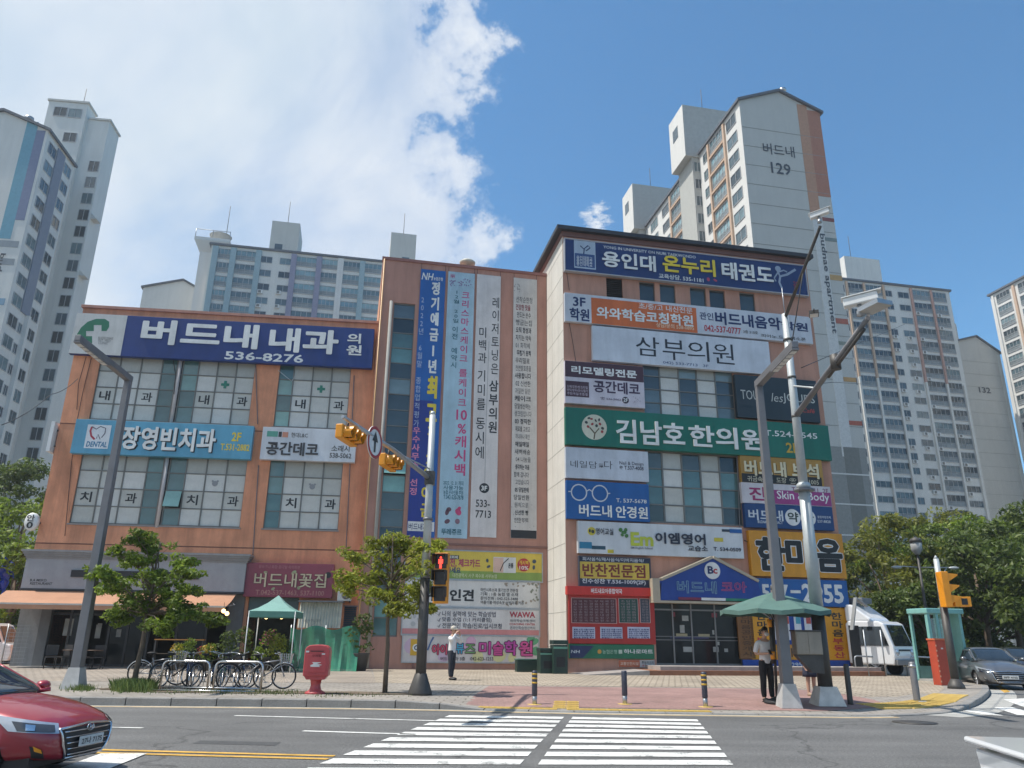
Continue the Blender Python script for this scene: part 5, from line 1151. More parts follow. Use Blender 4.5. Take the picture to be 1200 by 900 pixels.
a, _ = qe(232, 290); b, z = qe(262, 275)
cr_ = MB(); cr_.box(a, b, 2, 10, -.1, z-3); 
cr_.add([(a, 2, z-3), (b, 2, z-3), (b, 10, z-3), (a, 10, z-3), (a-1.1, .9, z-1), (b+1.1, .9, z-1), (b+1.1, 11.1, z-1), (a-1.1, 11.1, z-1)], [(0, 1, 5, 4), (1, 2, 6, 5), (3, 0, 4, 7), (2, 3, 7, 6), (4, 5, 6, 7)]); cr_.box(a-1.1, b+1.1, .9, 11.1, z-1, z-.4)
cr_.build('lookout_core', white_apt, TE); rl = MB()
for x in (a-1, (a+b)/2, b+1): rl.tube([(x, 1, z-.4), (x, 1, z+1.2)], .07, 5)
rl.tube([(a-1, 1, z+1.2), (b+1, 1, z+1.2)], .07, 5); rl.build('railing', metal_g, TE)
MB().lathe([(1.9, 0), (1.9, 2.4), (2.1, 2.5), (0, 2.7)], 18).build('water_tank', mat('tank', (.42, .42, .4), .6), TE, ((a+b)/2+.6, 5, z-.4)); MB().tube([(b-.5, 5, z+2), (b-.5, 5, z+9)], .06, 5).build('antenna', metal_d, TE)
p_ = Pt(168, 337, 134); PE2 = Plane(p_.x, p_.y, 11.5); w_ = PE2.st(240, 345)[0]
tower('apartment_tower', 'small cream gable end peeping over the navy clinic sign', PE2, 0, w_, 20, p_.z, cream_paint, 2.2, peak=.62)

# --- left tower with striped gable
p_ = Pt(57, 153, 88); PF = Plane(p_.x, p_.y, 6.5); zF = p_.z; qf = lambda u, v: PF.st(u, v)
F0 = -14.5
TF = tower('apartment_tower', 'striped teal and slate gable end tower cropped by the picture edge', PF, F0, 0, 26, zF, cream_paint, 2.6, peak=.62)
# long side
PFs = Plane(p_.x, p_.y, 96.5); sf = lambda u, v: PFs.st(u, v)[0]
for o in list(TF.children):
    if o.name.startswith(('wall', 'roof')): bpy.data.objects.remove(o)
dF = sf(87, 193)
c = MB(); pk = F0*.42
c.add([(F0, 0, -.1), (0, 0, -.1), (0, 0, zF), (pk, 0, zF+2.4), (F0, 0, zF)], [(0, 1, 2, 3, 4)]); c.box(F0, 0, .01, dF, -.1, zF-.01); c.build('wall', cream_paint, TF)
rf = MB()
for (xa, za, xb, zb) in ((F0-.4, zF-.1, pk, zF+2.4), (pk, zF+2.4, .4, zF-.2)):
    rf.add([(xa, -.4, za), (xb, -.4, zb), (xb, dF+.4, zb), (xa, dF+.4, za), (xa, -.4, za+.35), (xb, -.4, zb+.35), (xb, dF+.4, zb+.35), (xa, dF+.4, za+.35)], [(0, 1, 5, 4), (4, 5, 6, 7), (3, 2, 1, 0), (0, 4, 7, 3), (1, 2, 6, 5), (2, 3, 7, 6)])
rf.build('roof', mat('tower_roof', (.12, .13, .15), .6), TF)
MB().lathe([(.3, 0), (.3, .8), (.6, .85), (.6, 1.3), (0, 1.4)], 10).build('roof_vent', metal_g, TF, (-3.4, 1.0, zF+1.2))
x1_, x2_, x3_ = qf(29, 200)[0], qf(38, 200)[0], qf(50, 200)[0]
x1_ = qf(31, 148)[0]; x2_ = qf(44, 150)[0]; x3_ = -.35
zq = qf(12, 280)[1]
vbox(TF, 'painted_stripe', mat('stripe_teal', (.16, .36, .45), .8), x1_, x2_, -.04, 0, zq, zF-.1+1.3); vbox(TF, 'painted_stripe', mat('stripe_slate', (.20, .23, .34), .8), x2_, x3_, -.04, 0, qf(24, 258)[1], zF-.1)
for k, (vv, hexc) in enumerate(((282, '8f979c'), (303, '8f979c'), (350, '7fa0b5'), (392, '8f6f70'), (430, '8f979c'))):
    z = qf(10, vv)[1]; vbox(TF, 'painted_tile', flat(hexc), x2_-1.5, x3_, -.045, 0, z-.9, z)
v, f, asp = text_geo('budnae apartment', .02); a, zt_ = qf(1.5, 297); b, _ = qf(9.5, 297); zb2 = zt_-13
P = [(a+(b-a)*y-.2, -.07, zt_-(zt_-zb2)*x) for x, y in v]; MB().add(P, f).build('lettering', tnum, TF)
zsF = [zF-2.7-FLH*k for k in range(21)]
g_ = dF
wins(TF, [(g_*.10, g_*.36, 'win', 1.5), (g_*.70, g_*.92, 'win', 1.5)], zsF, 'right'); wins(TF, [(g_*.42, g_*.52, 'small', 1.2)], zsF, 'right')
vbox(TF, 'painted_stripe', mat('stripe_side_slate', (.22, .25, .31), .8), -.0, .18, g_*.38, g_*.64, zF-9*FLH, zF-.6); vbox(TF, 'pilaster', cream_paint, 0, .5, g_*.56, g_*.63, 0, zF-9*FLH)
# --- tower behind with the blank stair face
p_ = Pt(58, 118, 99); PG = Plane(p_.x, p_.y, 6.5); zG = p_.z; qg = lambda u, v: PG.st(u, v)
G1, G2 = qg(103, 124)[0], qg(126, 141)[0]; zG2 = qg(122, 138)[1]
TG = empty('apartment_tower', PG.o.copy(), PG.a, 'blank grey stair tower with a single column of windows at its corner', 'apartment block', 'apartment towers')
c = MB(); c.box(0, G1, 0, 3, -.1, zG); c.box(G1, G2, .8, 4.6, -.1, zG2); c.build('wall', cream_paint, TG)
MB().box(-.2, G1+.2, -.2, 3.2, zG, zG+.3).box(G1+.25, G2+.2, .6, 4.8, zG2, zG2+.3).build('roof', beige_paint, TG)
zsG = [qg(120, 188)[1]-1.5-FLH*k for k in range(17)]
wins(TG, [(G1+(G2-G1)*.5, G1+(G2-G1)*.93, 'win', 1.7)], zsG, 'front', depth=-.8)
for u, vv in ((71, 131), (88, 133), (82, 161)): s_, z = qg(u, vv); link('window', win_mesh(1.8, 1.5, 'win'), TG, (s_-.9, -.03, z-.75))
for u, vv in ((118, 253), (107, 320)): s_, z = qg(u, vv); MB().add([(G2, 1, z), (G2+.9, 1, z), (G2, 1, z+.9), (G2, 2.5, z), (G2+.9, 2.5, z), (G2, 2.5, z+.9)], [(0, 1, 2), (5, 4, 3), (0, 3, 4, 1), (1, 4, 5, 2)]).build('vent_hood', beige_paint, TG)
MB().tube([(G1*.6, 3, zG), (G1*.6, 3, zG+5)], .05, 5).build('antenna', metal_d, TG)

# ================================================================== vegetation
def leaf_mat(name, col, col2, tr=.35):
    m = bpy.data.materials.new(name); m.use_nodes = True; t = m.node_tree; b = t.nodes['Principled BSDF']
    gi = nd(t, 'ShaderNodeNewGeometry'); c = nd(t, 'ShaderNodeTexCoord').outputs['Object']
    x = ramp(t, gi.outputs['Random Per Island'], [(0, tuple(k*.7 for k in col)), (.5, col), (1, col2)])
    x = mixc(t, 1, x, ramp(t, noise(t, c, .7, 3, .5), [(.35, .7), (.65, 1.25)]), 'MULTIPLY')
    t.links.new(x, b.inputs['Base Color']); b.inputs['Roughness'].default_value = .5
    tl = nd(t, 'ShaderNodeBsdfTranslucent'); t.links.new(x, tl.inputs[0]); mx = nd(t, 'ShaderNodeMixShader'); mx.inputs[0].default_value = tr
    t.links.new(b.outputs[0], mx.inputs[1]); t.links.new(tl.outputs[0], mx.inputs[2]); t.links.new(mx.outputs[0], t.nodes['Material Output'].inputs[0]); return m
lm_y = leaf_mat('leaf_young', (.28, .32, .035), (.42, .43, .06), .5); lm_g = leaf_mat('leaf_green', (.16, .24, .03), (.28, .36, .045), .5); lm_d = leaf_mat('leaf_dark', (.085, .13, .025), (.16, .21, .035), .45); lm_o = leaf_mat('leaf_olive', (.18, .20, .03), (.30, .30, .05), .5); grass_m = leaf_mat('grass_blade', (.09, .14, .03), (.20, .24, .07), .3)
def leaves(centers, n, size, seed, up=.5, spread=None):
    "centres: list of (x,y,z,rx,ry,rz); returns verts, faces of n bent leaves"
    g = np.random.default_rng(seed); C = np.array(centers); k = g.integers(0, len(C), n); c = C[k]
    d = g.normal(size=(n, 3)); d /= np.linalg.norm(d, axis=1)[:, None]; r = g.uniform(.35, 1, n)**.6
    p = c[:, :3]+d*c[:, 3:6]*r[:, None]
    nrm = d*.6+g.normal(size=(n, 3))*.7+np.array([0, 0, up]); nrm /= np.linalg.norm(nrm, axis=1)[:, None]
    a = np.cross(nrm, g.normal(size=(n, 3))); a /= np.linalg.norm(a, axis=1)[:, None]; b = np.cross(nrm, a)
    s = (size*g.uniform(.6, 1.3, n))[:, None]
    V = np.stack([p-a*s, p+b*s*.45-nrm*s*.12, p+a*s, p-b*s*.45-nrm*s*.12], 1).reshape(-1, 3)
    return V, np.arange(n*4).reshape(-1, 4)
def crown(name, parent, centers, n, size, m, seed, up=.5):
    V, Fc = leaves(centers, n, size, seed, up); me = bpy.data.meshes.new(name); me.from_pydata(V.tolist(), [], Fc.tolist()); me.materials.append(m); me.update()
    o = bpy.data.objects.new(name, me); COL.objects.link(o); o.parent = parent; return o
def young_tree(base, h, trunk_h, lean, blobs, label, n, m, seed, r0=.075):
    t = empty('street_tree', base, 0, label, 'tree', 'young street trees'); rg = random.Random(seed)
    tr = MB(); top = Vector((lean, 0, h*.86)); P = [Vector((0, 0, -.05))]
    for i in range(1, 8): f = i/7; P.append(Vector((lean*f+rg.uniform(-.03, .03), rg.uniform(-.03, .03), h*.86*f)))
    tr.tube(P, [r0*(1-.75*i/7) for i in range(8)], 8); tr.build('trunk', wood, t)
    lb = MB(); cs = []
    for (x, y, z, r) in blobs:
        st = max(trunk_h, z-.9); s0_ = Vector((lean*st/h, 0, st)); e_ = Vector((x, y, z)); mid = (s0_+e_)/2+Vector((rg.uniform(-.1, .1), rg.uniform(-.1, .1), .12))
        lb.tube([s0_, mid, e_], [.028, .018, .008], 5)
        for k in range(9):
            q = e_+Vector((rg.gauss(0, 1)*r*.5, rg.gauss(0, 1)*r*.5, rg.gauss(0, 1)*r*.30)); lb.tube([mid+(e_-mid)*rg.uniform(.2, 1), q], [.009, .004], 4); cs.append((q.x, q.y, q.z, .20, .20, .12))
    lb.build('limbs', wood, t); crown('crown', t, cs, n, .07, m, seed, .6); return t
def tblobs(base, pxs, depth=.8, seed=1):
    rg = random.Random(seed); out = []
    for u, v, r in pxs:
        y = rg.uniform(-depth, depth); q = Pt(u, v, base.y+y); out.append((q.x-base.x, y, q.z-base.z, r))
    return out
b1 = gp(156, 806)
young_tree(b1, 4.5, 1.9, .15, tblobs(b1, [(160, 630, .35), (172, 640, .35), (158, 655, .5), (140, 650, .45), (185, 650, .45), (122, 672, .42), (140, 682, .5), (165, 675, .55), (190, 680, .55), (214, 662, .35), (224, 672, .3), (200, 700, .5), (226, 690, .35), (175, 700, .5), (150, 708, .35), (205, 722, .45), (232, 722, .3), (180, 722, .45), (140, 722, .28), (130, 690, .3), (218, 710, .3), (190, 735, .35), (248, 728, .22)], .8, 3), 'fuller young street tree with grass round its foot beside the parked bicycles', 11500, lm_g, 11, .085)
b2 = gp(451, 812)
young_tree(b2, 4.7, 2.2, -.02, tblobs(b2, [(455, 632, .32), (470, 640, .35), (440, 640, .35), (430, 655, .4), (455, 655, .45), (480, 650, .4), (492, 640, .3), (415, 652, .28), (425, 678, .35), (445, 675, .45), (470, 672, .45), (492, 668, .4), (506, 650, .25), (405, 678, .25), (410, 690, .2), (458, 695, .4), (482, 690, .4), (440, 695, .3), (475, 712, .3), (500, 690, .25), (500, 712, .22), (462, 715, .22), (515, 640, .18)], .7, 5), 'slim young street tree with sparse yellow green leaves beside the signal pole', 7000, lm_y, 12, .07)
def big_tree(loc, h, r, m, label, seed, n=6500, size=.2, grp='trees beyond the pavement corner', trunk=True, sq=1.0, lo=.32):
    t = empty('leafy_tree', loc, 0, label, 'tree', grp); rg = random.Random(seed)
    MB().tube([(0, 0, -.3), (.1, 0, h*.3), (0, .1, h*.7)], [.26, .2, .08], 8).build('trunk', wood, t)
    cs = []
    for k in range(34):
        z = rg.uniform(lo, 1.0); rr_ = r*math.sqrt(max(.08, 1-((z-.55)/.52)**2)); a = rg.uniform(0, 2*PI); q = rg.uniform(.35, 1)*rr_
        s_ = rg.uniform(.17, .34)*r; cs.append((q*math.cos(a), q*math.sin(a)*sq, z*h, s_, s_, s_*.62))
    lb = MB()
    for c_ in cs[::3]: lb.tube([(0, 0, h*.3), (c_[0]*.5, c_[1]*.5, h*.3+(c_[2]-h*.3)*.6), c_[:3]], [.09, .06, .02], 5)
    lb.build('limbs', wood, t); crown('crown', t, cs, n, size, m, seed); return t
def gtree(u, vtop, Y, r, m, label, seed, **k):
    q = Pt(u, vtop, Y); return big_tree((q.x, Y, 0), q.z, r, m, label, seed, **k)
G_ = 'trees beyond the pavement corner'
gtree(1030, 612, 58, 4.6, lm_o, 'yellowish green tree rising over the white truck', 31); gtree(1068, 618, 62, 4.2, lm_g, 'mid green tree between the truck and the lantern', 32); gtree(1098, 608, 64, 4.6, lm_o, 'yellow tinged tree behind the lantern of the tall lamp', 33)
gtree(1135, 625, 52, 4.6, lm_d, 'dark green tree standing over the grey car', 34, n=8000); gtree(1168, 612, 56, 5.0, lm_g, 'bushy green tree behind the grey car roof', 35); gtree(1205, 598, 50, 5.2, lm_d, 'tallest dark tree at the picture edge', 36, n=8000)
gtree(1000, 655, 66, 4.0, lm_d, 'low dark tree beside the yellow signboards', 37); gtree(1085, 690, 50, 3.2, lm_d, 'low dense dark tree behind the turquoise booth', 38, n=6000, lo=.12); gtree(1235, 640, 44, 4.0, lm_d, 'dark tree just at the picture margin', 39)
gtree(1048, 700, 56, 3.4, lm_d, 'low dark tree just above the truck cab', 41, lo=.1); gtree(1150, 690, 58, 4.4, lm_d, 'low dark tree filling the gap above the dark car', 42, lo=.08)
for i, (u, v, Y, r, m_, lab, s_) in enumerate(((40, 552, 62, 4.6, lm_d, 'dark evergreen tree beside the striped tower and orange wall', 51), (8, 590, 50, 4.2, lm_g, 'mid green tree at the edge behind the blue tarpaulin', 52), (-30, 560, 58, 5, lm_d, 'dark tree at the outer edge', 53), (25, 640, 46, 3.4, lm_g, 'low green tree beside the orange wall', 54))):
    gtree(u, v, Y, r, m_, lab, s_, grp='trees beside the orange building', lo=.15)
hd = empty('hedge', (0, 0, 0), 0, 'long dark clipped hedge under the far trees', 'hedge'); cs = [(x, 74+random.uniform(-1, 1), random.uniform(.6, 3.2), 1.6, 1.2, 1.2) for x in np.arange(20, 75, 1.4)]+[(x, 66+random.uniform(-1, 1), random.uniform(.6, 3.4), 1.6, 1.2, 1.2) for x in np.arange(-60, -18, 1.4)]
crown('foliage', hd, cs, 16000, .22, lm_d, 60)
# grass tufts
def grass(base, pts, label, n, hgt, seed):
    g = random.Random(seed); mb = MB()
    for k in range(n):
        u, v, sp = g.choice(pts); q = gp(u+g.gauss(0, sp), v+g.gauss(0, 1.2)); a = g.uniform(0, 2*PI); h = hgt*g.uniform(.5, 1.2)*(1 if sp > 3 else .7); w = .012; dx, dy = math.cos(a), math.sin(a); l = g.uniform(.1, .6)*h
        mb.add([(q.x-dy*w, q.y+dx*w, q.z), (q.x+dy*w, q.y-dx*w, q.z), (q.x+dx*l*.4, q.y+dy*l*.4, q.z+h*.6), (q.x+dx*l, q.y+dy*l, q.z+h)], [(0, 1, 2), (0, 2, 3)])
    o = mb.build('grass', grass_m); tag(o, label, 'grass', kind='stuff')
grass(None, [(150, 808, 9), (160, 809, 9), (142, 809, 5), (170, 808, 7)], 'bright tuft of long grass round the fuller young tree', 1900, .27, 1)
grass(None, [(92, 808, 8), (100, 808, 6)], 'small grass patch at the foot of the grey street lamp', 320, .14, 2); grass(None, [(225, 811, 40), (290, 812, 30), (330, 812, 20)], 'thin weeds along the kerb under the bicycles', 700, .09, 3); grass(None, [(400, 815, 40)], 'sparse weeds in the kerbside strip', 160, .06, 4)
# dirt patches of the planting strip
soil = mat('soil', (.17, .13, .09), .95, var=.4, scale=4, bump=.6, bscale=30, fine=.2)
def patch(u, v, rx, ry, m_, dz, label, nm='soil_patch', seed=0):
    g = random.Random(seed); c0 = gp(u, v); n_ = 26; P = [(c0.x+rx*math.cos(2*PI*i/n_)*g.uniform(.8, 1.1), c0.y+ry*math.sin(2*PI*i/n_)*g.uniform(.8, 1.1)) for i in range(n_)]
    o = MB().add([(x, y, pz(x, y)+dz) for x, y in P], [tuple(range(n_))]).build(nm, m_); tag(o, label, kind='structure')
patch(425, 812.5, 1.5, .55, soil, .012, 'bare soil strip', seed=1); patch(250, 811, 2.6, .5, soil, .012, 'bare soil strip', seed=2); patch(375, 812, 1.1, .5, soil, .013, 'bare soil strip', seed=3); patch(160, 808, 1.0, .5, soil, .014, 'bare soil strip', seed=4)
# ================================================================== street furniture
def sq_post(mb, x, y, z0, z1, r0, r1, mi=0): mb.tube([(x, y, z0), (x, y, z1)], [r0*1.414, r1*1.414], 4, mi)
def street_lamp(base, z_el, arm, za, label, two=None):
    t = empty('street_lamp', base, 0, label, 'street lamp', 'grey square street lamps'); b = base.z
    m = MB(); sq_post(m, 0, 0, .45, z_el-b, .125, .085); m.build('pole', metal_p, t, bevel=.012)
    f = MB(); f.add([(sx*.24, sy*.24, 0) for sx, sy in ((-1, -1), (1, -1), (1, 1), (-1, 1))]+[(sx*.15, sy*.15, .52) for sx, sy in ((-1, -1), (1, -1), (1, 1), (-1, 1))], [(0, 1, 5, 4), (1, 2, 6, 5), (2, 3, 7, 6), (3, 0, 4, 7), (4, 5, 6, 7)]); f.build('foot', mat('foot_concrete', (.45, .45, .44), .7, var=.2), t)
    d = Vector(arm); m = MB(); e0 = Vector((0, 0, z_el-b)); e1 = Vector((0, 0, 0))+Vector((d.x, d.y, za-b)); dr = (e1-e0)
    m.tube([e0-dr.normalized()*.08, e1], [.13, .11], 4); m.build('arm', metal_p, t, bevel=.01)
    mid = e0+dr*.45; hd = MB(); u = dr.normalized(); s_ = Vector((u.y, -u.x, 0)).normalized()
    def box_along(p, q, w, h, mb, mi=0, dz=0):
        vs = []
        for c in (p, q):
            for a_, b_ in ((-w, 0), (w, 0), (w, h), (-w, h)): vs.append(c+s_*a_+Vector((0, 0, dz+b_)))
        mb.add(vs, [(3, 2, 1, 0), (4, 5, 6, 7), (0, 1, 5, 4), (1, 2, 6, 5), (2, 3, 7, 6), (3, 0, 4, 7)], mi)
    box_along(mid, e1, .085, .05, hd, 0, -.135); hd.build('lamp_head', metal_p, t); l2 = MB()
    for k in range(6): box_along(mid+(e1-mid)*(.05+k*.155), mid+(e1-mid)*(.05+k*.155+.12), .062, .02, l2, 0, -.15)
    l2.build('led_lens', mat('lens_pale', (.6, .6, .58), .3), t); return t
street_lamp(gp(86, 807), 8.7, (.0, -2.9, 0), 8.85, 'dark square street lamp with angled arm in front of the orange building')
street_lamp(gp(925, 831), 8.0, (0, -2.75, 0), 8.05, 'square street lamp with angled arm beside the round camera pole')
# signal pole on the crossing
S0 = gp(492, 814.5); T_ = empty('signal_pole', S0, 0, 'octagonal pole with long arm holding two amber signal heads', 'signal pole')
m = MB(); m.tube([(0, 0, .3), (0, 0, 2.9)], [.135, .125], 8, 1); m.tube([(0, 0, 2.9), (0, 0, 7.3)], [.115, .085], 8, 0); m.tube([(0, 0, 7.3), (0, 0, 7.4)], [.09, .05], 8, 0); m.build('pole', [pole_w, metal_d], T_)
f = MB(); f.lathe([(.30, 0), (.30, .06), (.15, .5), (.13, .52)], 6); f.build('foot', metal_d, T_)
for k in range(2): MB().tube([(0, 0, 2.85+k*1.5), (0, 0, 2.92+k*1.5)], .135, 10).build('clamp_band', metal_p, T_)
A0 = Vector((0, 0, 5.5)); A1_ = Vector((-1.15, -6.0, 5.52))
MB().tube([A0+Vector((.03, .3, 0)), A0+(A1_-A0)*.5+Vector((0, 0, .06)), A1_], [.07, .055, .04], 8).build('arm', metal_g, T_)
cb = MB(); cb.box(-.13, .13, -.13, .13, 5.32, 5.68); cb.build('arm_clamp', metal_d, T_); MB().tube([(0, 0, 5.75), A0+(A1_-A0)*.35+Vector((0, 0, .1))], .02, 5).build('stay', metal_g, T_)
# signal heads: three lens barrels with hoods, lying along the arm
def sig_head(p, label, rz, n=3):
    r = empty('traffic_signal', p, rz, label, 'traffic signal', 'amber signal heads over the crossing road')
    # housing: local x to the left/right row of lenses, facing -y
    h = MB(); h.box(-.58, .58, -.02, .20, -.20, .20); h.build('housing', amber, r, bevel=.03)
    for k in range(3):
        v = MB(); x = -.38+.38*k; n_ = 14; L_ = []
        for i in range(n_+1): a = -PI*.40+(PI*1.8)*i/n_; L_.append((x+.165*math.cos(a), .165*math.sin(a)))
        vs = [(a, -.02, b) for a, b in L_]+[(a, -.30+.05*(b < 0), b) for a, b in L_]+[(x+(a-x)*.93, -.30+.05*(b < 0), b*.93) for a, b in L_]+[(x+(a-x)*.93, -.02, b*.93) for a, b in L_]; q = n_+1
        v.add(vs, [(j+i*q, j+1+i*q, j+1+(i+1)*q, j+(i+1)*q) for i in range(3) for j in range(n_)]); v.build('visor', amber, r); k2 = MB(); k2.prism([(x+.152*math.cos(2*PI*i/16), .152*math.sin(2*PI*i/16)) for i in range(16)], -.16, -.155); k2.build('visor_shade', mat('visor_black', (.03, .025, .02), .5), r)
        l = MB(); l.prism([(x+.15*math.cos(2*PI*i/16), .15*math.sin(2*PI*i/16)) for i in range(16)], -.035, -.021); l.build('lens', mat('lens_dark', (.02, .015, .015), .25), r)
    MB().tube([(0, .08, .2), (0, .08, .42)], .03, 6).build('bracket', metal_d, r); return r
# photo shows them from the side: they face the traffic coming along the road
for f_, lab in ((.52, 'amber traffic signal head on the arm, the one nearer the pole'), (.93, 'amber traffic signal head at the tip of the arm')):
    q = S0+A0+(A1_-A0)*f_; sig_head(q+Vector((0, 0, -.28)), lab, R_(80)).scale = (.72,)*3
# the round mandatory sign between them
q = S0+A0+(A1_-A0)*.72; r = empty('round_sign', q+Vector((.05, 0, -.1)), R_(74), 'round red rimmed no turning sign between the two signal heads', 'traffic sign')
for nm, rr_, y, mm in (('disc', .36, 0, off_w2), ('rim', .36, -.006, flat('a83038'))):
    mb = MB(); n_ = 28
    if nm == 'disc': mb.prism([(rr_*math.cos(2*PI*i/n_), rr_*math.sin(2*PI*i/n_)) for i in range(n_)], y, y+.02)
    else:
        vs = [(rr_*math.cos(2*PI*i/n_), y, rr_*math.sin(2*PI*i/n_)) for i in range(n_)]+[((rr_-.07)*math.cos(2*PI*i/n_), y, (rr_-.07)*math.sin(2*PI*i/n_)) for i in range(n_)]; mb.add(vs, [(i, (i+1) % n_, n_+(i+1) % n_, n_+i) for i in range(n_)])
    mb.build(nm, mm, r)
mb = MB(); P = [(-.04, -.22), (.04, -.22), (.04, .02), (.14, .02), (0, .25), (-.14, .02), (-.04, .02)]; mb.add([(x, -.009, z) for x, z in P], [tuple(range(7))]); mb.build('arrow', ink, r); MB().box(-.04, .04, .02, .1, -.1, .1).build('bracket', metal_d, r)
# pedestrian head on the pole
r = empty('pedestrian_signal', S0+Vector((.42, -.28, 2.2)), R_(-14), 'amber pedestrian signal with the red standing figure lit', 'pedestrian signal')
MB().box(-.19, .19, 0, .18, 0, 1.28).build('housing', amber, r, bevel=.02)
for k in range(3):
    z = .06+k*.41; MB().box(-.155, .155, -.015, -.002, z, z+.34).build('lens', mat('lens_dark', (.02, .015, .015), .25), r)
    h = MB(); h.box(-.185, .185, -.22, -.0, z+.345, z+.36); h.box(-.185, -.17, -.20, -.0, z+.1, z+.345).box(.17, .185, -.20, -.0, z+.1, z+.345); h.build('visor', mat('visor_black', (.03, .025, .02), .5), r)
red_l = mat('lit_red', (.9, .05, .03), .4, emit=(1, .05, .03, 2.2))
fg = MB(); zz = .88; fg.prism([(.028*math.cos(i*PI/6), zz+.27+.028*math.sin(i*PI/6)) for i in range(12)], -.024, -.017); fg.prism([(-.06, zz+.12), (-.03, zz+.12), (-.03, zz), (.03, zz), (.03, zz+.12), (.06, zz+.12), (.06, zz+.23), (-.06, zz+.23)], -.024, -.017); fg.build('red_figure', red_l, r)
MB().tube([(-.2, .1, .2), (-.42, .3, .2)], .025, 6).tube([(-.2, .1, 1.1), (-.42, .3, 1.1)], .025, 6).build('bracket', metal_d, r)
# camera pole
C0 = gp(970, 829); T_ = empty('camera_pole', C0, 0, 'tall round pale pole with two long camera arms and a concrete foot', 'camera pole')
m = MB(); m.tube([(0, 0, .3), (0, 0, 2.25)], [.17, .155], 16, 1); m.tube([(0, 0, 2.25), (0, 0, 5.2)], [.155, .135], 16, 0); m.tube([(0, 0, 5.2), (0, 0, 10.1)], [.12, .09], 14, 0); m.build('pole', [pole_w, metal_d], T_)
MB().lathe([(.25, 5.12), (.25, 5.18), (.14, 5.2)], 16).build('flange', metal_p, T_); MB().lathe([(.14, 5.2), (.18, 5.22), (.18, 5.3), (.125, 5.35)], 10).build('collar', pole_w, T_)
f = MB(); f.add([(sx*.33, sy*.33, 0) for sx, sy in ((-1, -1), (1, -1), (1, 1), (-1, 1))]+[(sx*.20, sy*.20, .42) for sx, sy in ((-1, -1), (1, -1), (1, 1), (-1, 1))], [(0, 1, 5, 4), (1, 2, 6, 5), (2, 3, 7, 6), (3, 0, 4, 7), (4, 5, 6, 7)]); f.build('foot', mat('foot_white', (.62, .6, .56), .7, var=.25, scale=3), T_)
e0, e1 = Vector((0, 0, 7.25-C0.z)), Vector((.05, -4.5, 8.15-C0.z))
MB().tube([e0, e1], [.08, .055], 8).build('arm', metal_p, T_); MB().tube([(0, 0, 8.1-C0.z), e0+(e1-e0)*.33], .025, 5).build('stay', pole_w, T_); MB().tube([e0+(e1-e0)*.5+Vector((0, 0, -.12)), e0+(e1-e0)*.95+Vector((0, 0, -.12))], .04, 6).build('conduit', metal_d, T_)
MB().tube([e0+(e1-e0)*.6+Vector((0, -.0, -.18)), e0+(e1-e0)*.6+Vector((0, -.02, .18))], .12, 10).build('joint', metal_d, T_)
g0, g1_ = Vector((0, 0, 10.1-C0.z)), Vector((0, -2.9, 11.3-C0.z)); MB().tube([g0, g1_], [.05, .04], 8).build('arm', metal_d, T_); MB().tube([(0, 0, 8.9-C0.z), g0+(g1_-g0)*.55], .015, 5).build('stay', metal_d, T_); MB().tube([(0, 0, 10.1), (0, 0, 10.9)], .012, 5).build('spike', metal_g, T_)
mb = MB()
for z in (8.2, 7.1, 9.3): mb.lathe([(.12, z), (.12, z+.06)], 12)
mb.build('clamp_band', metal_d, T_)
def camera_box(p, s_, rz, rx, label, grp='traffic cameras'):
    r = empty('traffic_camera', p, rz, label, 'camera', grp)
    b = MB(); b.box(-.11*s_, .11*s_, -.42*s_, .32*s_, 0, .2*s_); o = b.build('housing', white_p, r, bevel=.02*s_); o.rotation_euler.x = rx
    o = MB().box(-.14*s_, .14*s_, -.52*s_, .34*s_, .205*s_, .225*s_).build('sunshield', white_p, r); o.rotation_euler.x = rx
    MB().box(-.08*s_, .08*s_, -.425*s_, -.42*s_, .03*s_, .17*s_).build('lens_window', glass_dark, r).rotation_euler.x = rx
    MB().tube([(0, 0, 0), (0, 0, -.28*s_)], .05*s_, 8).lathe([(.0, -.3*s_), (.09*s_, -.28*s_), (.09*s_, -.16*s_), (.0, -.14*s_)], 10).build('mount', metal_g, r); return r
camera_box(C0+e1+Vector((-.1, .1, .36)), .95, R_(66), -.12, 'bulky white enforcement camera at the end of the lower arm')
MB().box(-.2, .2, -.28, .28, 0, .1).build('signal_box', metal_g, None, C0+e1+Vector((.0, -.35, .06)), R_(20)); tag(bpy.data.objects['signal_box'], 'small grey junction box under the bulky white camera', 'junction box')
camera_box(C0+g1_+Vector((0, 0, .28)), .62, R_(68), -.22, 'small white camera at the very top of the upper arm')
r = empty('floodlight', C0+Vector((.3, -1.2, 9.55)), R_(70), 'small dark floodlight halfway up the upper arm', 'floodlight'); MB().box(-.15, .15, -.12, .12, 0, .09).build('housing', metal_d, r); MB().box(-.12, .12, -.1, .1, -.01, 0).build('lens', lens if 'lens' in globals() else off_w2, r)
MB().tube([(-.3, 0, .05), (0, 0, .05)], .02, 5).build('bracket', metal_d, r)
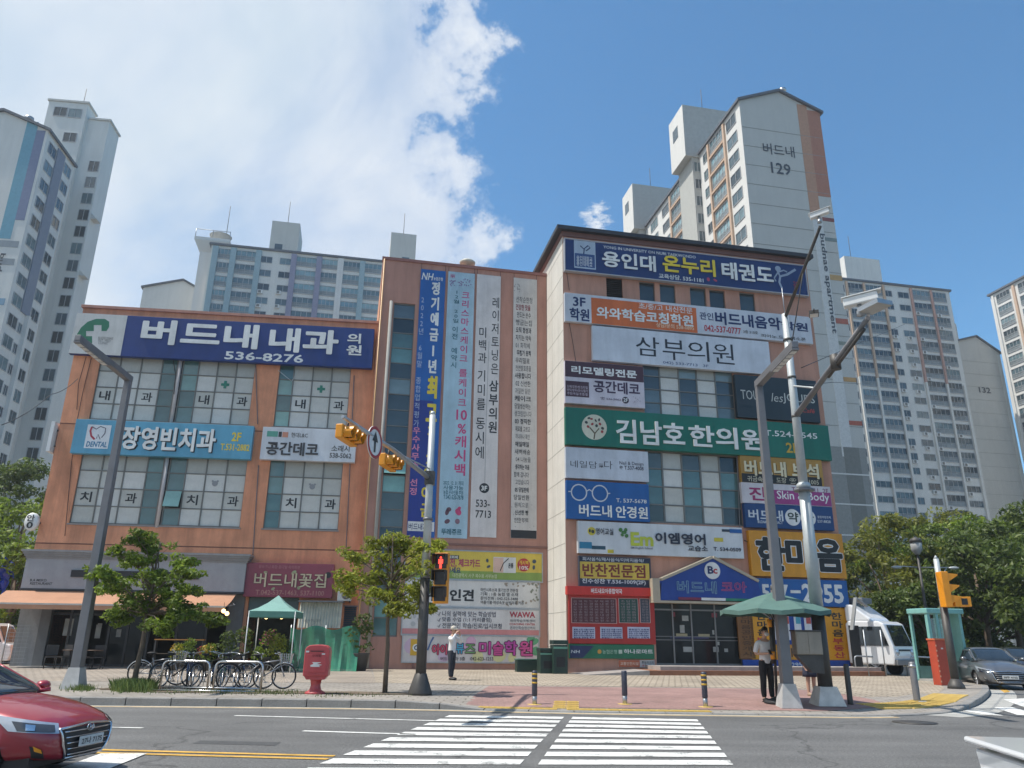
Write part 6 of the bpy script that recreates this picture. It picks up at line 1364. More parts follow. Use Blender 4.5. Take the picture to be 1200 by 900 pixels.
# cabinet on the camera pole
Y_ = C0.y-.35; q0 = Pt(934.5, 767, Y_-.2); q1 = Pt(962, 740, Y_-.2)
r = empty('control_cabinet', (q0.x, Y_-.2, q0.z), 0, 'tan metal control cabinet strapped to the pale pole over a tapered dark bracket', 'cabinet'); w_, h_ = q1.x-q0.x, q1.z-q0.z
MB().box(0, w_, 0, .32, 0, h_).build('casing', mat('cabinet_tan', (.30, .26, .21), .5, metal=.2, streak=.2), r, bevel=.01); MB().box(.02, w_*.46, -.012, -.001, .02, h_-.02).box(w_*.48, w_-.02, -.01, -.001, .02, h_-.02).build('door', mat('cabinet_door', (.34, .295, .24), .5, metal=.2, streak=.2), r); MB().box(-.02, w_+.02, -.03, .34, h_, h_+.03).build('lid', metal_d, r)
MB().prism([(0, -.02), (w_*.55, -.40), (w_, -.42), (w_, -.001), (0, -.001)], .04, .28).build('bracket', metal_d, r)
# parasol
P0 = gp(911, 827); r = empty('street_parasol', P0, 0, 'large green shade parasol with striped post at the crossing', 'parasol')
ze = Pt(850, 714.5, P0.y).z-P0.z; zp = Pt(905, 694, P0.y).z-P0.z; rad = 1.36; cnv = MB(); n_ = 8; cxo = .12
for i in range(n_):
    a, b = 2*PI*i/n_+.2, 2*PI*(i+1)/n_+.2; am = (a+b)/2
    rowsP = []
    for t in (0.0, .35, .7, 1.0):
        z = zp+(ze-zp)*t**1.15; e = rad*t; sag = -.05*t
        rowsP.append([(cxo+e*math.cos(a), e*math.sin(a), z), (cxo+e*.955*math.cos(am), e*.955*math.sin(am), z+sag), (cxo+e*math.cos(b), e*math.sin(b), z)])
    for k in range(3):
        A_r, B_r = rowsP[k], rowsP[k+1]
        for j in range(2): cnv.add([B_r[j], B_r[j+1], A_r[j+1], A_r[j]], [(0, 1, 2, 3)])
    e = rowsP[-1]
    for j in range(2): cnv.add([e[j], e[j+1], (e[j+1][0], e[j+1][1], e[j+1][2]-.1), (e[j][0], e[j][1], e[j][2]-.1)], [(3, 2, 1, 0)])
cnv.build('canopy', mat('parasol_green', (.09, .17, .145), .8, var=.15), r)
rb = MB()
for i in range(n_): a = 2*PI*i/n_+.2; rb.tube([(cxo, 0, zp-.03), (cxo+rad*math.cos(a), rad*math.sin(a), ze-.02)], .012, 4); rb.tube([(cxo, 0, ze-.25), (cxo+rad*.5*math.cos(a), rad*.5*math.sin(a), (ze+zp)/2-.02)], .01, 4)
rb.build('ribs', metal_g, r)
MB().tube([(0, 0, .05), (cxo*.8, 0, ze), (cxo, 0, zp+.05)], .035, 10).build('post', metal_d, r); MB().tube([(.0, 0, .9), (.02, 0, 1.9)], .055, 10).build('sleeve', mat('sleeve_dark', (.04, .04, .04), .5), r)
for z0_ in (1.0, 1.75): MB().lathe([(.06, z0_), (.06, z0_+.18)], 12).build('yellow_band', amber, r)
MB().lathe([(.30, 0), (.30, .05), (.2, .09), (.08, .14), (.05, .16)], 20).build('base', black, r); MB().tube([(cxo, 0, zp), (cxo, 0, zp+.16)], .03, 8).build('finial', metal_d, r)
# bollards
def bollard(u, v, h, rr_, kind, label):
    p = gp(u, v); r = empty('bollard', p, 0, label, 'bollard', 'bollards along the kerb')
    if kind == 'striped' or kind == 'navy':
        MB().lathe([(rr_*.9, 0), (rr_*.9, h*.28)], 14).build('lower_post', metal_g, r); MB().lathe([(rr_, h*.26), (rr_*1.08, h*.28), (rr_*1.08, h*.96), (rr_*.95, h), (0, h*1.01)], 14).build('sleeve', mat('bollard_navy', (.045, .05, .075), .45, var=.15), r)
        if kind == 'striped':
            for k in range(3): MB().lathe([(rr_*1.1, h*(.62+k*.13)), (rr_*1.1, h*(.67+k*.13))], 14).build('reflective_band', flat('c9a030'), r)
        MB().lathe([(.18, 0), (.17, .012), (0, .012)], 14).build('base_plate', tact_m, r)
    else:
        MB().lathe([(rr_*1.1, 0), (rr_, .05), (rr_, h*.94), (rr_*.8, h), (0, h*1.01)], 14).build('post', metal_d if kind == 'brown' else metal_p, r)
        if kind != 'brown': MB().lathe([(rr_*1.06, h*.86), (rr_*1.06, h*.93)], 14).build('collar', metal_g, r); MB().lathe([(.24, 0), (.22, .015), (0, .015)], 10).build('base_plate', concrete, r)
    return r
bollard(626.5, 827, .74, .06, 'striped', 'navy bollard with yellow bands at the tactile square near the crossing'); bollard(732.5, 827.5, .74, .062, 'navy', 'plain navy bollard at the middle of the crossing'); bollard(827, 830, .76, .062, 'striped', 'navy bollard with yellow bands near the plain red path')
bollard(997, 827.5, .92, .065, 'brown', 'thin dark brown bollard beside the pale camera pole'); bollard(1075, 822, .95, .085, 'grey', 'stout grey bollard on the curved yellow tactile tiles')
# post box
p = gp(369, 813); r = empty('post_box', p, R_(6), 'red cast post box with rounded top on a pedestal', 'post box'); pr = mat('postbox_red', (.50, .07, .075), .45, var=.12, streak=.15, coat=.2)
def rring(w, d, z): return [(-w, -d, z), (w, -d, z), (w, d, z), (-w, d, z)]
q = MB(); prof = [(-.30, 0), (.30, 0), (.31, .02), (.31, .60), (.28, .68), (.20, .73), (.05, .745), (-.05, .745), (-.20, .73), (-.28, .68), (-.31, .60), (-.31, .02)]
q.prism([(x, z+.42) for x, z in prof], -.24, .24); q.build('body', pr, r, bevel=.025)
MB().prism([(-.22, .34), (.22, .34), (.28, .42), (-.28, .42)], -.2, .2).build('skirt', pr, r); MB().lathe([(.26, 0), (.25, .04), (.15, .09), (.12, .2), (.14, .32), (.2, .35)], 14).build('pedestal', pr, r)
MB().box(-.16, .16, -.262, -.245, 1.00, 1.02).build('slot', black, r); MB().box(-.24, .24, -.256, -.2405, .52, .93).build('door', pr, r, bevel=.004)
lettering('우체통', -.12, .12, .87, .93, -.258, flat('7a1a20'), r, .02); o = MB(); o.prism([(-.13, .64), (.10, .64), (.07, .67), (.15, .69), (.02, .71), (.13, .75), (-.10, .75), (-.06, .71), (-.14, .68)], -.260, -.2565); o.build('swallow_emblem', off_w2, r); MB().box(-.28, -.2, -.25, -.245, .98, 1.02).box(.12, .2, -.262, -.246, .93, .96).build('plate', off_w2, r)
# cycle stand
s0_ = gp(187, 809); s1_ = gp(305, 811); d = s1_-s0_; Ls = d.length; ang = math.atan2(d.y, d.x)
r = empty('bicycle_stand', s0_, ang, 'stainless steel hoop bicycle stand along the kerb', 'bicycle stand'); hz = .72
def hoop(x0, x1, y, z1, rr_, nm):
    P = [(x0, y, 0), (x0, y, z1-.14)]+[(x0+.14-.14*math.cos(a), y, z1-.14+.14*math.sin(a)) for a in (PI/6, PI/3, PI/2)]+[(x1-.14+.14*math.sin(a), y, z1-.14+.14*math.cos(a)) for a in (0, PI/6, PI/3, PI/2)]+[(x1, y, 0)]
    MB().tube(P, rr_, 8).build(nm, stainless, r)
hoop(0, Ls*.47, 0, hz, .028, 'top_rail'); hoop(Ls*.53, Ls, 0, hz, .032, 'top_rail'); MB().tube([(0, -.0, .08), (Ls, -.0, .08)], .022, 6).tube([(0, -.35, .03), (Ls, -.35, .03)], .022, 6).build('base_rail', stainless, r)
for k in range(9): x = Ls*(k+.5)/9; MB().tube([(x, 0, .08), (x, 0, .45), (x+.1, 0, .45), (x+.1, 0, .08)], .01, 5).build('wheel_slot', stainless, r)
# bicycles
def bicycle(colr, label, basket=False):
    r = empty('bicycle', (0, 0, 0), 0, label, 'bicycle', 'bicycles parked at the steel stand'); fm = mat('cycle_'+colr, {'black': (.03, .03, .032), 'silver': (.4, .4, .42), 'blue': (.05, .09, .2), 'green': (.06, .14, .08), 'white': (.5, .5, .5)}[colr], .35, metal=.3, var=.1)
    for x, nm in ((-.5, 'rear_wheel'), (.5, 'front_wheel')):
        w = empty(nm, (x, 0, .33)); w.parent = r
        MB().torus((0, 0, 0), .315, .018, 24, 6).build('tyre', black, w); MB().torus((0, 0, 0), .292, .009, 24, 5).build('rim', stainless, w)
        sp = MB()
        for k in range(14): a = 2*PI*k/14; sp.tube([(.02*math.cos(a+.5), .02*(-1)**k, .02*math.sin(a+.5)), (.29*math.cos(a), 0, .29*math.sin(a))], .0025, 3, cap=False)
        sp.tube([(0, -.04, 0), (0, .04, 0)], .02, 6); sp.build('spokes', stainless, w)
    f = MB(); bb = (-.08, 0, .30); se = (-.2, 0, .74); hd_ = (.36, 0, .74); hl = (.40, 0, .60)
    f.tube([bb, se], .016, 6).tube([bb, hl], .019, 6).tube([(-.17, 0, .66), hd_], .016, 6).tube([hd_, hl], .02, 6)
    for y in (-.045, .045): f.tube([(-.5, y, .33), (bb[0], y*.5, bb[2])], .009, 5).tube([(-.5, y, .33), (-.17, y*.3, .66)], .008, 5).tube([hl, (.5, y, .33)], .012, 5)
    f.build('frame', fm, r)
    h = MB(); h.tube([hd_, (.34, 0, .86)], .014, 6).tube([(.24, -.27, .93), (.32, -.2, .92), (.34, 0, .87), (.32, .2, .92), (.24, .27, .93)], .012, 6); h.build('handlebar', stainless, r)
    s_ = MB(); s_.tube([se, (-.22, 0, .84)], .012, 6); s_.sphere((-.24, 0, .87), 1, 10, 6, sc=(.14, .07, .035)); s_.build('saddle', black, r)
    c = MB(); c.torus((bb[0], .03, bb[2]), .085, .008, 14, 4); c.tube([(bb[0], .05, bb[2]), (bb[0]+.1, .05, bb[2]-.13)], .009, 5).tube([(bb[0], -.05, bb[2]), (bb[0]-.1, -.05, bb[2]+.13)], .009, 5).box(bb[0]+.05, bb[0]+.15, .05, .13, bb[2]-.145, bb[2]-.125).box(bb[0]-.15, bb[0]-.05, -.13, -.05, bb[2]+.125, bb[2]+.145); c.build('crankset', metal_g, r)
    mg_ = MB()
    for x, a0, a1 in ((-.5, .2, 2.9), (.5, .9, 2.6)): mg_.torus((x, 0, .33), .345, .018, 12, 4, a0=a0, a1=a1)
    mg_.build('mudguard', stainless if colr in ('silver', 'white') else fm, r)
    if basket:
        b = MB(); bx = .52
        for z in (.66, .72, .78, .84, .9): e = (z-.66)*.15; b.tube([(bx-.13-e, -.16-e, z), (bx+.13+e, -.16-e, z), (bx+.13+e, .16+e, z), (bx-.13-e, .16+e, z), (bx-.13-e, -.16-e, z)], .006, 4)
        for k in range(6):
            for sgn in (-1, 1): b.tube([(bx-.13+.052*k, sgn*.16, .66), (bx-.15+.06*k, sgn*.195, .9)], .005, 4)
            b.tube([(bx+.13, -.16+.064*k, .66), (bx+.165, -.195+.078*k, .9)], .005, 4).tube([(bx-.13, -.16+.064*k, .66), (bx-.165, -.195+.078*k, .9)], .005, 4)
        b.build('basket', stainless, r)
    return r
bk = [bicycle('silver', '', True), bicycle('black', ''), bicycle('blue', ''), bicycle('green', '')]
spots = [(184, 803, 14, 0, .10, 'silver bicycle with wire basket beside the grassy tree foot'), (203, 806, 60, 1, .06, 'black bicycle second from the grassy tree foot'), (222, 806, 105, 2, -.05, 'dark blue bicycle leaning near the start of the steel stand'), (240, 807, 75, 1, .08, 'black bicycle turned nearly end on in the middle of the stand'), (256, 806, 115, 3, .05, 'green framed bicycle before the break in the rail'), (272, 807, 70, 2, -.06, 'dark blue bicycle just past the break in the rail'), (287, 808, 40, 1, .05, 'black bicycle filling the second hoop of the stand'), (309, 807.5, 8, 0, .04, 'silver wheeled bicycle sticking out past the end of the stand')]
used = set()
for u, v, a, k, lean, lab in spots:
    o = bk[k] if k not in used else copy_tree(bk[k]); used.add(k); o.location = gp(u, v); o.rotation_euler = (lean, 0, R_(a)); o['label'] = lab
# tent
T0 = Pt(318, 780, 33.2); T0.z = .15; r = empty('gazebo_tent', T0, R_(5), 'small green pop up tent in front of the flower shop', 'tent'); w_ = .93; zl = Pt(318, 717, 33.2).z-.15; zp = Pt(318, 697.5, 33.2).z-.15
tg = mat('tent_green', (.20, .38, .33), .7, var=.1, streak=.1); c = MB(); n4 = [(-w_, -w_), (w_, -w_), (w_, w_), (-w_, w_)]
for i in range(4):
    a, b = n4[i], n4[(i+1) % 4]; L2 = [(a, b, zl)]; 
    for t in (.33, .66): L2.append(((a[0]*(1-t), a[1]*(1-t)), (b[0]*(1-t), b[1]*(1-t)), zl+(zp-zl)*t-.09*math.sin(PI*t)))
    L2.append(((0, 0), (0, 0), zp))
    for (a0, b0, z0_), (a1, b1, z1_) in zip(L2[:-1], L2[1:]):
        if a1 == (0, 0): c.add([(a0[0], a0[1], z0_), (b0[0], b0[1], z0_), (0, 0, z1_)], [(0, 1, 2)])
        else: c.add([(a0[0], a0[1], z0_), (b0[0], b0[1], z0_), (b1[0], b1[1], z1_), (a1[0], a1[1], z1_)], [(0, 1, 2, 3)])
c.build('canopy', tg, r); c = MB()
for i in range(4): a, b = n4[i], n4[(i+1) % 4]; c.add([(a[0], a[1], zl), (b[0], b[1], zl), (b[0], b[1], zl-.24), (a[0], a[1], zl-.24)], [(3, 2, 1, 0)])
c.build('valance', mat('valance_green', (.08, .22, .18), .7), r)
for a in n4: MB().tube([(a[0]*.98, a[1]*.98, 0), (a[0]*.98, a[1]*.98, zl)], .022, 6).build('leg', white_p, r)
# net and pots
n0 = Pt(337, 776, 34.6); n1 = Pt(420, 736, 34.4); r = empty('mesh_screen', (n0.x, 34.6, 0.15), R_(6.5), 'green mesh screen draped between posts in front of the shutters', 'screen')
W_ = n1.x-n0.x; zt_ = n1.z-.15; c = MB(); nx_, nz_ = 26, 10; g = random.Random(4); P = []
for i in range(nx_+1):
    for j in range(nz_+1): x = W_*i/nx_; z = zt_*j/nz_*(1-.05*math.sin(i*.5)); P.append((x, .10*math.sin(i*.9+j*.35)+.07*math.sin(i*2.1)*(1-j/nz_)-.5*(1-j/nz_)**2, z))
for i in range(nx_):
    for j in range(nz_): a = i*(nz_+1)+j; c.add([P[a], P[a+nz_+1], P[a+nz_+2], P[a+1]], [(0, 1, 2, 3)], smooth=True)
nm = mat('mesh_green', (.03, .24, .15), .75, var=.3, scale=1.5); nm.node_tree.nodes['Principled BSDF'].inputs['Alpha'].default_value = .86
c.build('mesh_sheet', nm, r)
for x in (0, W_*.5, W_): MB().tube([(x, .12, 0), (x, .12, zt_+.1)], .025, 6).build('post', metal_g, r)
def pot_plant(u, v, Y, s_, label, m_, fl=None, seed=1):
    q = Pt(u, v, Y); r = empty('potted_plant', (q.x, Y, .15), 0, label, 'potted plant', 'potted plants outside the flower shop')
    MB().lathe([(.12*s_, 0), (.17*s_, .28*s_), (.18*s_, .3*s_), (.15*s_, .3*s_)], 12).build('pot', mat('pot_dark', (.06, .055, .05), .6), r)
    crown('foliage', r, [(0, 0, .55*s_, .28*s_, .28*s_, .3*s_), (.05, 0, .8*s_, .2*s_, .2*s_, .2*s_)], 260, .05*s_, m_, seed)
    if fl: crown('flowers', r, [(0, -.05, .75*s_, .26*s_, .26*s_, .2*s_)], 60, .045*s_, fl, seed+1)
fp_ = leaf_mat('petal_pink', (.6, .12, .25), (.75, .3, .4)); fy_ = leaf_mat('petal_yellow', (.7, .45, .05), (.75, .55, .1)); fr_ = leaf_mat('petal_red', (.6, .06, .05), (.7, .15, .05))
for i, (u, Y, s_, lab, m_, fl) in enumerate(((300, 33.4, 1.0, 'low leafy pot plant inside the tent', lm_g, None), (312, 34.2, 1.7, 'tall pot plant with pink blooms under the tent', lm_g, fp_), (323, 33.2, 1.5, 'bright yellow green pot plant at the tent opening', lm_y, None), (333, 34.0, 1.3, 'dark leafy pot plant at the tent leg', lm_d, None), (262, 33.9, 1.6, 'tall pot plant against the grey pilaster', lm_d, None), (243, 33.3, 1.1, 'yellow flowering pot behind the bicycles', lm_g, fy_), (236, 33.5, 1.0, 'red flowering pot behind the bicycles', lm_g, fr_), (205, 33.2, 1.1, 'yellow and green pot under the cafe shelf', lm_y, fy_), (218, 33.4, 1.3, 'leafy pot plant under the cafe shelf', lm_g, None), (281, 34.0, 1.8, 'tall shrub in a pot between the cafe and the tent', lm_d, None), (421, 35.0, 2.4, 'tall climbing pot plant beside the green mesh screen', lm_d, None))):
    pot_plant(u, 780, Y, s_, lab, m_, fl, 70+i*3)
# cafe tables and chairs, a few lamps
def cafe_chair(u, Y, rz, label):
    q = Pt(u, 780, Y); r = empty('cafe_chair', (q.x, Y, .16), rz, label, 'chair', 'dark chairs under the awning'); w = mat('chair_dark', (.035, .03, .028), .6)
    MB().box(-.22, .22, -.22, .22, .43, .47).build('seat', w, r); MB().box(-.22, .22, .2, .23, .5, .92).build('backrest', w, r)
    for x in (-.2, .2):
        for y in (-.2, .2): MB().tube([(x, y, 0), (x, y, .45)], .018, 5).build('leg', w, r)
for i, (u, Y, rz) in enumerate(((58, 33.2, .5), (72, 33.6, -.4), (98, 33.1, 2.8), (113, 33.5, .2))): cafe_chair(u, Y, rz, ('dark chair nearest the outer pilaster', 'dark chair turned beside the outer pilaster', 'dark chair with its back to the street behind the lamp pole', 'dark chair just past the lamp pole under the awning')[i])
for u, lab in ((80, 'round dark cafe table among the chairs under the awning'), (108, 'round dark cafe table behind the lamp pole')):
    q = Pt(u, 780, 33.5); r = empty('cafe_table', (q.x, 33.5, .16), 0, lab, 'table', 'round cafe tables'); MB().lathe([(.32, .7), (.32, .73), (0, .735)], 16).build('tabletop', mat('table_brown', (.09, .05, .03), .5), r); MB().lathe([(.22, 0), (.2, .03), (.03, .05), (.03, .7)], 12).build('pedestal', metal_d, r)
q = Pt(208, 745, 34.0); r = empty('display_shelf', (q.x-.9, 34.0, .16), R_(6.5), 'narrow orange topped display shelf behind the bicycles', 'shelf'); MB().box(0, 2.0, -.15, .15, 1.15, 1.19).build('top_board', mat('shelf_orange', (.5, .22, .05), .5), r); MB().box(0, 2.0, -.15, .15, .6, .63).build('shelf_board', wood, r)
for x in (.05, 1.95): MB().box(x-.03, x+.03, -.12, .12, 0, 1.15).build('side_post', metal_d, r)
glow = mat('lamp_glow', (.8, .6, .3), .5, emit=(1, .72, .3, 2.5))
for i, (u, v, Y) in enumerate(((262, 716, 34.0), (266, 719, 34.1), (307, 722, 34.2), (312, 723, 34.3), (330, 723, 34.4), (326, 722, 34.2))):
    q = Pt(u, v, Y); r = empty('pendant_lamp', q, 0, 'small warm glowing pendant lamp, one of the row at the shop fronts', 'lamp', 'glowing pendant lamps'); r['label'] = ('warm globe lamp at the end of the awning', 'lower warm globe lamp at the end of the awning', 'warm lamp inside the tent near its outer leg', 'warm lamp hung low inside the tent', 'warm lamp at the far side of the tent', 'warm lamp near the tent ridge')[i]
    MB().sphere((0, 0, 0), .09, 12, 8).build('globe', glow, r); MB().tube([(0, 0, .08), (0, 0, .35)], .01, 4).build('flex', wire_m, r)
# bins by the downpipe
def bin_(u, Y, w, h, label, kind=0):
    q = Pt(u, 780, Y); r = empty('waste_bin', (q.x, Y, .15), R_(11.5), label, 'bin', 'dark green bins at the foot of the pale side wall'); g = mat('bin_green', (.015, .04, .03), .45, var=.15)
    MB().box(-w/2, w/2, -w/2, w/2, 0, h*.86).build('body', g, r, bevel=.02); MB().box(-w/2-.02, w/2+.02, -w/2-.02, w/2+.02, h*.87, h).build('lid', g, r, bevel=.02); MB().box(-w/2-.004, w/2+.004, -w/2-.012, -w/2-.002, h*.74, h*.80).build('pale_band', flat('6aa08a'), r); MB().box(-.3*w, .3*w, -w/2-.012, -w/2-.002, h*.2, h*.5).build('vent_panel', black, r)
bin_(655, 34.7, .62, 1.35, 'taller dark green bin against the pale side wall'); bin_(640, 34.9, .66, 1.02, 'lower dark green bin beside the taller one')
q = Pt(624, 780, 36.2); r = empty('planter_box', (q.x, 36.2, .15), R_(11.5), 'low dark green planter box at the foot of the art school banner', 'planter'); MB().box(-.75, .6, -.25, .25, 0, .5).build('box', mat('bin_green', (.015, .04, .03), .45), r, bevel=.02); MB().box(-.78, .63, -.28, .28, .5, .55).build('rim', mat('rim_green', (.1, .2, .16), .5), r)
# side of the orange building: rack fence, van, tarpaulin
q = Pt(25, 780, 35.5); r = empty('wire_fence', (q.x-.9, 35.5, .15), R_(20), 'grey wire fence panel standing before the narrow lane', 'fence'); f = MB()
for x in (0, 1.6): f.tube([(x, 0, 0), (x, 0, 1.75)], .03, 6)
f.build('posts', metal_g, r); f = MB()
for k in range(11): f.tube([(0, 0, .15+k*.155), (1.6, 0, .15+k*.155)], .008, 4)
for k in range(9): f.tube([(.08+k*.18, 0, .1), (.08+k*.18, 0, 1.7)], .006, 4)
f.build('wires', metal_g, r)
for (u0, v0, u1, v1, Y, lab) in ((2, 664, 20, 648, 45, 'crumpled bright blue tarpaulin hanging in the trees'), (-2, 690, 12, 665, 43, 'lower dark blue tarpaulin sheet beside the fence')):
    a, b = Pt(u0, v0, Y), Pt(u1, v1, Y); mb = MB(); g = random.Random(int(u0+5)); P = []
    for i in range(7):
        for j in range(5): P.append((a.x+(b.x-a.x)*i/6, Y+g.uniform(-.3, .3), a.z+(b.z-a.z)*j/4+g.uniform(-.12, .12)-.1*i))
    for i in range(6):
        for j in range(4): k = i*5+j; mb.add([P[k], P[k+5], P[k+6], P[k+1]], [(0, 1, 2, 3)])
    o = mb.build('tarpaulin', mat('tarp_blue', (.02, .06, .38), .5)); tag(o, lab, 'tarpaulin')
# booth, red box, right-hand signal, lantern, rail
q = G(1092, 793, .1); s_ = q.y; r = empty('turquoise_booth', Vector((Pt(1107, 780, 32).x, 32, .15)), R_(14), 'open turquoise framed booth with tall fins on the pavement corner', 'booth'); tq = mat('booth_turquoise', (.22, .47, .43), .5, var=.12, streak=.15)
hB = Pt(1090, 716, 32).z-.15
for x in (-.85, -.45, -.05, .62): MB().box(x-.06, x+.06, -.5, .3 if x > .5 else -.36, 0, hB-.1).build('fin', tq, r)
for x in (-.85, .62): MB().box(x-.05, x+.05, .42, .52, 0, hB-.1).build('rear_post', tq, r)
MB().box(-.95, .8, -.55, .55, hB-.12, hB+.08).build('roof_slab', tq, r, bevel=.03)
bgm = mat('booth_glass', (.55, .75, .7), .05); bgm.node_tree.nodes['Principled BSDF'].inputs['Alpha'].default_value = .25
for x in (-.65, -.25): MB().box(x-.14, x+.14, -.46, -.44, .3, hB-.3).build('panel_glass', bgm, r)
MB().box(-.85, .6, .42, .46, 0, .55).build('back_panel', mat('booth_back', (.16, .3, .28), .4), r); MB().box(-.9, .8, -.5, .5, 0, .08).build('floor_plate', concrete, r); MB().box(.0, .5, .0, .38, .8, 1.5).build('telephone_unit', metal_g, r)
q = gp(1106, 803); r = empty('cable_box', q, R_(10), 'narrow bright red utility box with pale tags up its edge', 'utility box'); rb_ = mat('box_red', (.46, .07, .035), .5, var=.12, streak=.15)
MB().box(-.24, .24, -.2, .2, 0, 1.5).build('body', rb_, r, bevel=.015); MB().box(-.26, .26, -.22, .22, 1.5, 1.56).build('lid', mat('box_orange', (.6, .15, .06), .5), r); MB().box(-.2, .2, -.208, -.201, .08, 1.42).build('door', rb_, r); MB().box(-.05, .03, -.212, -.208, 1.2, 1.25).build('label_plate', off_w2, r)
for k in range(8): MB().box(-.245, -.20, -.206, -.2005, .1+k*.17, .16+k*.17).build('edge_tag', flat('d8b090'), r)
q = gp(1121, 807); hP = Pt(1098, 655, q.y).z-q.z
r = empty('signal_pole', q, 0, 'dark lower pole with pale top carrying one amber signal at the corner', 'signal pole'); MB().tube([(0, 0, .2), (0, 0, hP*.62)], [.13, .12], 10, 1).tube([(0, 0, hP*.62), (0, 0, hP)], [.11, .085], 10, 0).tube([(0, 0, hP), (0, 0, hP+.12)], [.085, .01], 10, 0).build('pole', [pole_w, metal_d], r); MB().lathe([(.28, 0), (.26, .1), (.14, .3)], 8).build('foot', metal_d, r)
r2 = empty('traffic_signal', q+Vector((-.02, -.28, 0))+Vector((0, 0, Pt(1105, 712, q.y).z-q.z)), 0, 'amber signal head with side visors on the corner pole', 'traffic signal'); zA_ = 0; zB_ = Pt(1105, 671, q.y).z-Pt(1105, 712, q.y).z
MB().box(-.14, .1, -.18, .18, 0, zB_).build('housing', amber, r2, bevel=.02)
for k in range(3): z = zB_*(.1+.31*k); MB().prism([(.1, z), (.42, z+.20), (.42, z+.24), (.1, z+.27)], -.16, .16).build('visor', amber, r2); MB().box(.102, .11, -.13, .13, z+.02, z+.25).build('lens', mat('lens_dark', (.02, .015, .015), .25), r2)
MB().box(.2, .75, -.14, .14, .02, .34).build('side_housing', amber, r2, bevel=.02); MB().box(.42, .62, -.146, -.14, .08, .28).build('side_lens', mat('lens_dark', (.02, .015, .015), .25), r2)
MB().box(-.1, .1, .18, .3, .3, .5).build('bracket', metal_d, r2)
ql = Pt(1092, 760, 46); hl_ = Pt(1092, 632, 46).z; r = empty('lantern_lamp', (ql.x, 46, .1), 0, 'dark park lantern with two slim side arms rising behind the corner signal', 'street lamp')
MB().tube([(0, 0, 0), (0, 0, hl_-1.0)], [.1, .07], 8).build('pole', metal_d, r); MB().lathe([(.12, hl_-1.0), (.3, hl_-.75), (.32, hl_-.3), (.1, hl_-.25)], 12).build('lantern', mat('lantern_grey', (.35, .36, .36), .3), r); MB().lathe([(.36, hl_-.3), (.3, hl_-.1), (.1, hl_), (0, hl_+.05)], 12).build('cap', metal_d, r)
za = Pt(1092, 667, 46).z; MB().tube([(-.1, 0, za), (-1.3, 0, za+.05)], .035, 6).tube([(.1, 0, za), (2.2, 0, za)], .035, 6).tube([(1.0, 0, za-.8), (1.6, 0, za)], .03, 6).build('side_arm', metal_g, r)
for x in (-1.35, 2.0): o = MB().sphere((0, 0, 0), 1, 10, 6, sc=(.34, .16, .09)).build('lamp_head', pole_w, r, (x, 0, za-.02))
q = gp(1045, 790); r = empty('guard_rail', (Pt(1003, 784, 37).x, 37, .15), R_(6), 'low steel hoop railing in front of the white truck', 'railing')
for k in range(3):
    x = k*1.35; P = [(x, 0, 0), (x, 0, .7)]+[(x+.12-.12*math.cos(a), 0, .7+.12*math.sin(a)) for a in (PI/4, PI/2)]+[(x+1.1-.12+.12*math.sin(a), 0, .7+.12*math.cos(a)) for a in (PI/4, PI/2)]+[(x+1.1, 0, 0)]; MB().tube(P, .035, 6).build('hoop', metal_g, r)
# ================================================================== vehicles
from mathutils.bvhtree import BVHTree
def ring(w, zb, zs, zt): 
    h = [(0, zb), (.78*w, zb), (.97*w, zb+.10), (w, zb+(zs-zb)*.45), (.985*w, zs-.09), (.93*w, zs-.01), (.62*w, zs+(zt-zs)*.72), (.3*w, zt-.004), (0, zt)]
    return h+[(-y, z) for y, z in reversed(h[1:-1])]
def loft(st, mi=0):
    mb = MB(); vs = []; fs = []; n = None
    for x, r in st:
        n = len(r); vs += [(x, y, z) for y, z in r]
    for i in range(len(st)-1):
        for j in range(n): a, b = i*n+j, i*n+(j+1) % n; fs.append((a, a+n, b+n, b))
    fs.append(tuple(range(n))); fs.append(tuple(reversed([(len(st)-1)*n+j for j in range(n)])))
    return mb.add(vs, fs, mi, True)
def baked(mb, cut, name, mats, parent, sub=2):
    o = mb.build(name, mats); m = o.modifiers.new('s', 'SUBSURF'); m.levels = sub; m.render_levels = sub; cs = []
    for c in cut:
        k = c.build('wheel_well', mats); cs.append(k); b = o.modifiers.new('b', 'BOOLEAN'); b.object = k; b.operation = 'DIFFERENCE'; b.solver = 'FAST'
    dg = bpy.context.evaluated_depsgraph_get(); dg.update(); me = bpy.data.meshes.new_from_object(o.evaluated_get(dg)); old = o.data
    o.modifiers.clear(); o.data = me; me.name = name; bpy.data.meshes.remove(old)
    for k in cs: bpy.data.objects.remove(k)
    o.parent = parent; return o
def decal(bvh, quad, d, name, m, parent, off=.012, n=10, k=4, rings=None):
    "patch between quad corners (a,b along the bottom; c,d along the top) dropped onto the body along direction d"
    a, b, c, e = [Vector(q) for q in quad]; d = Vector(d).normalized(); P = []; 
    for i in range(n+1):
        for j in range(k+1):
            p = (a.lerp(b, i/n)).lerp(e.lerp(c, i/n), j/k); h = bvh.ray_cast(p-d*3, d)
            P.append(tuple((h[0]-d*off) if h[0] else p))
    fs = [(i*(k+1)+j, (i+1)*(k+1)+j, (i+1)*(k+1)+j+1, i*(k+1)+j+1) for i in range(n) for j in range(k)]
    mb = MB(); mb.add(P, fs, 0, True); return mb.build(name, m, parent)
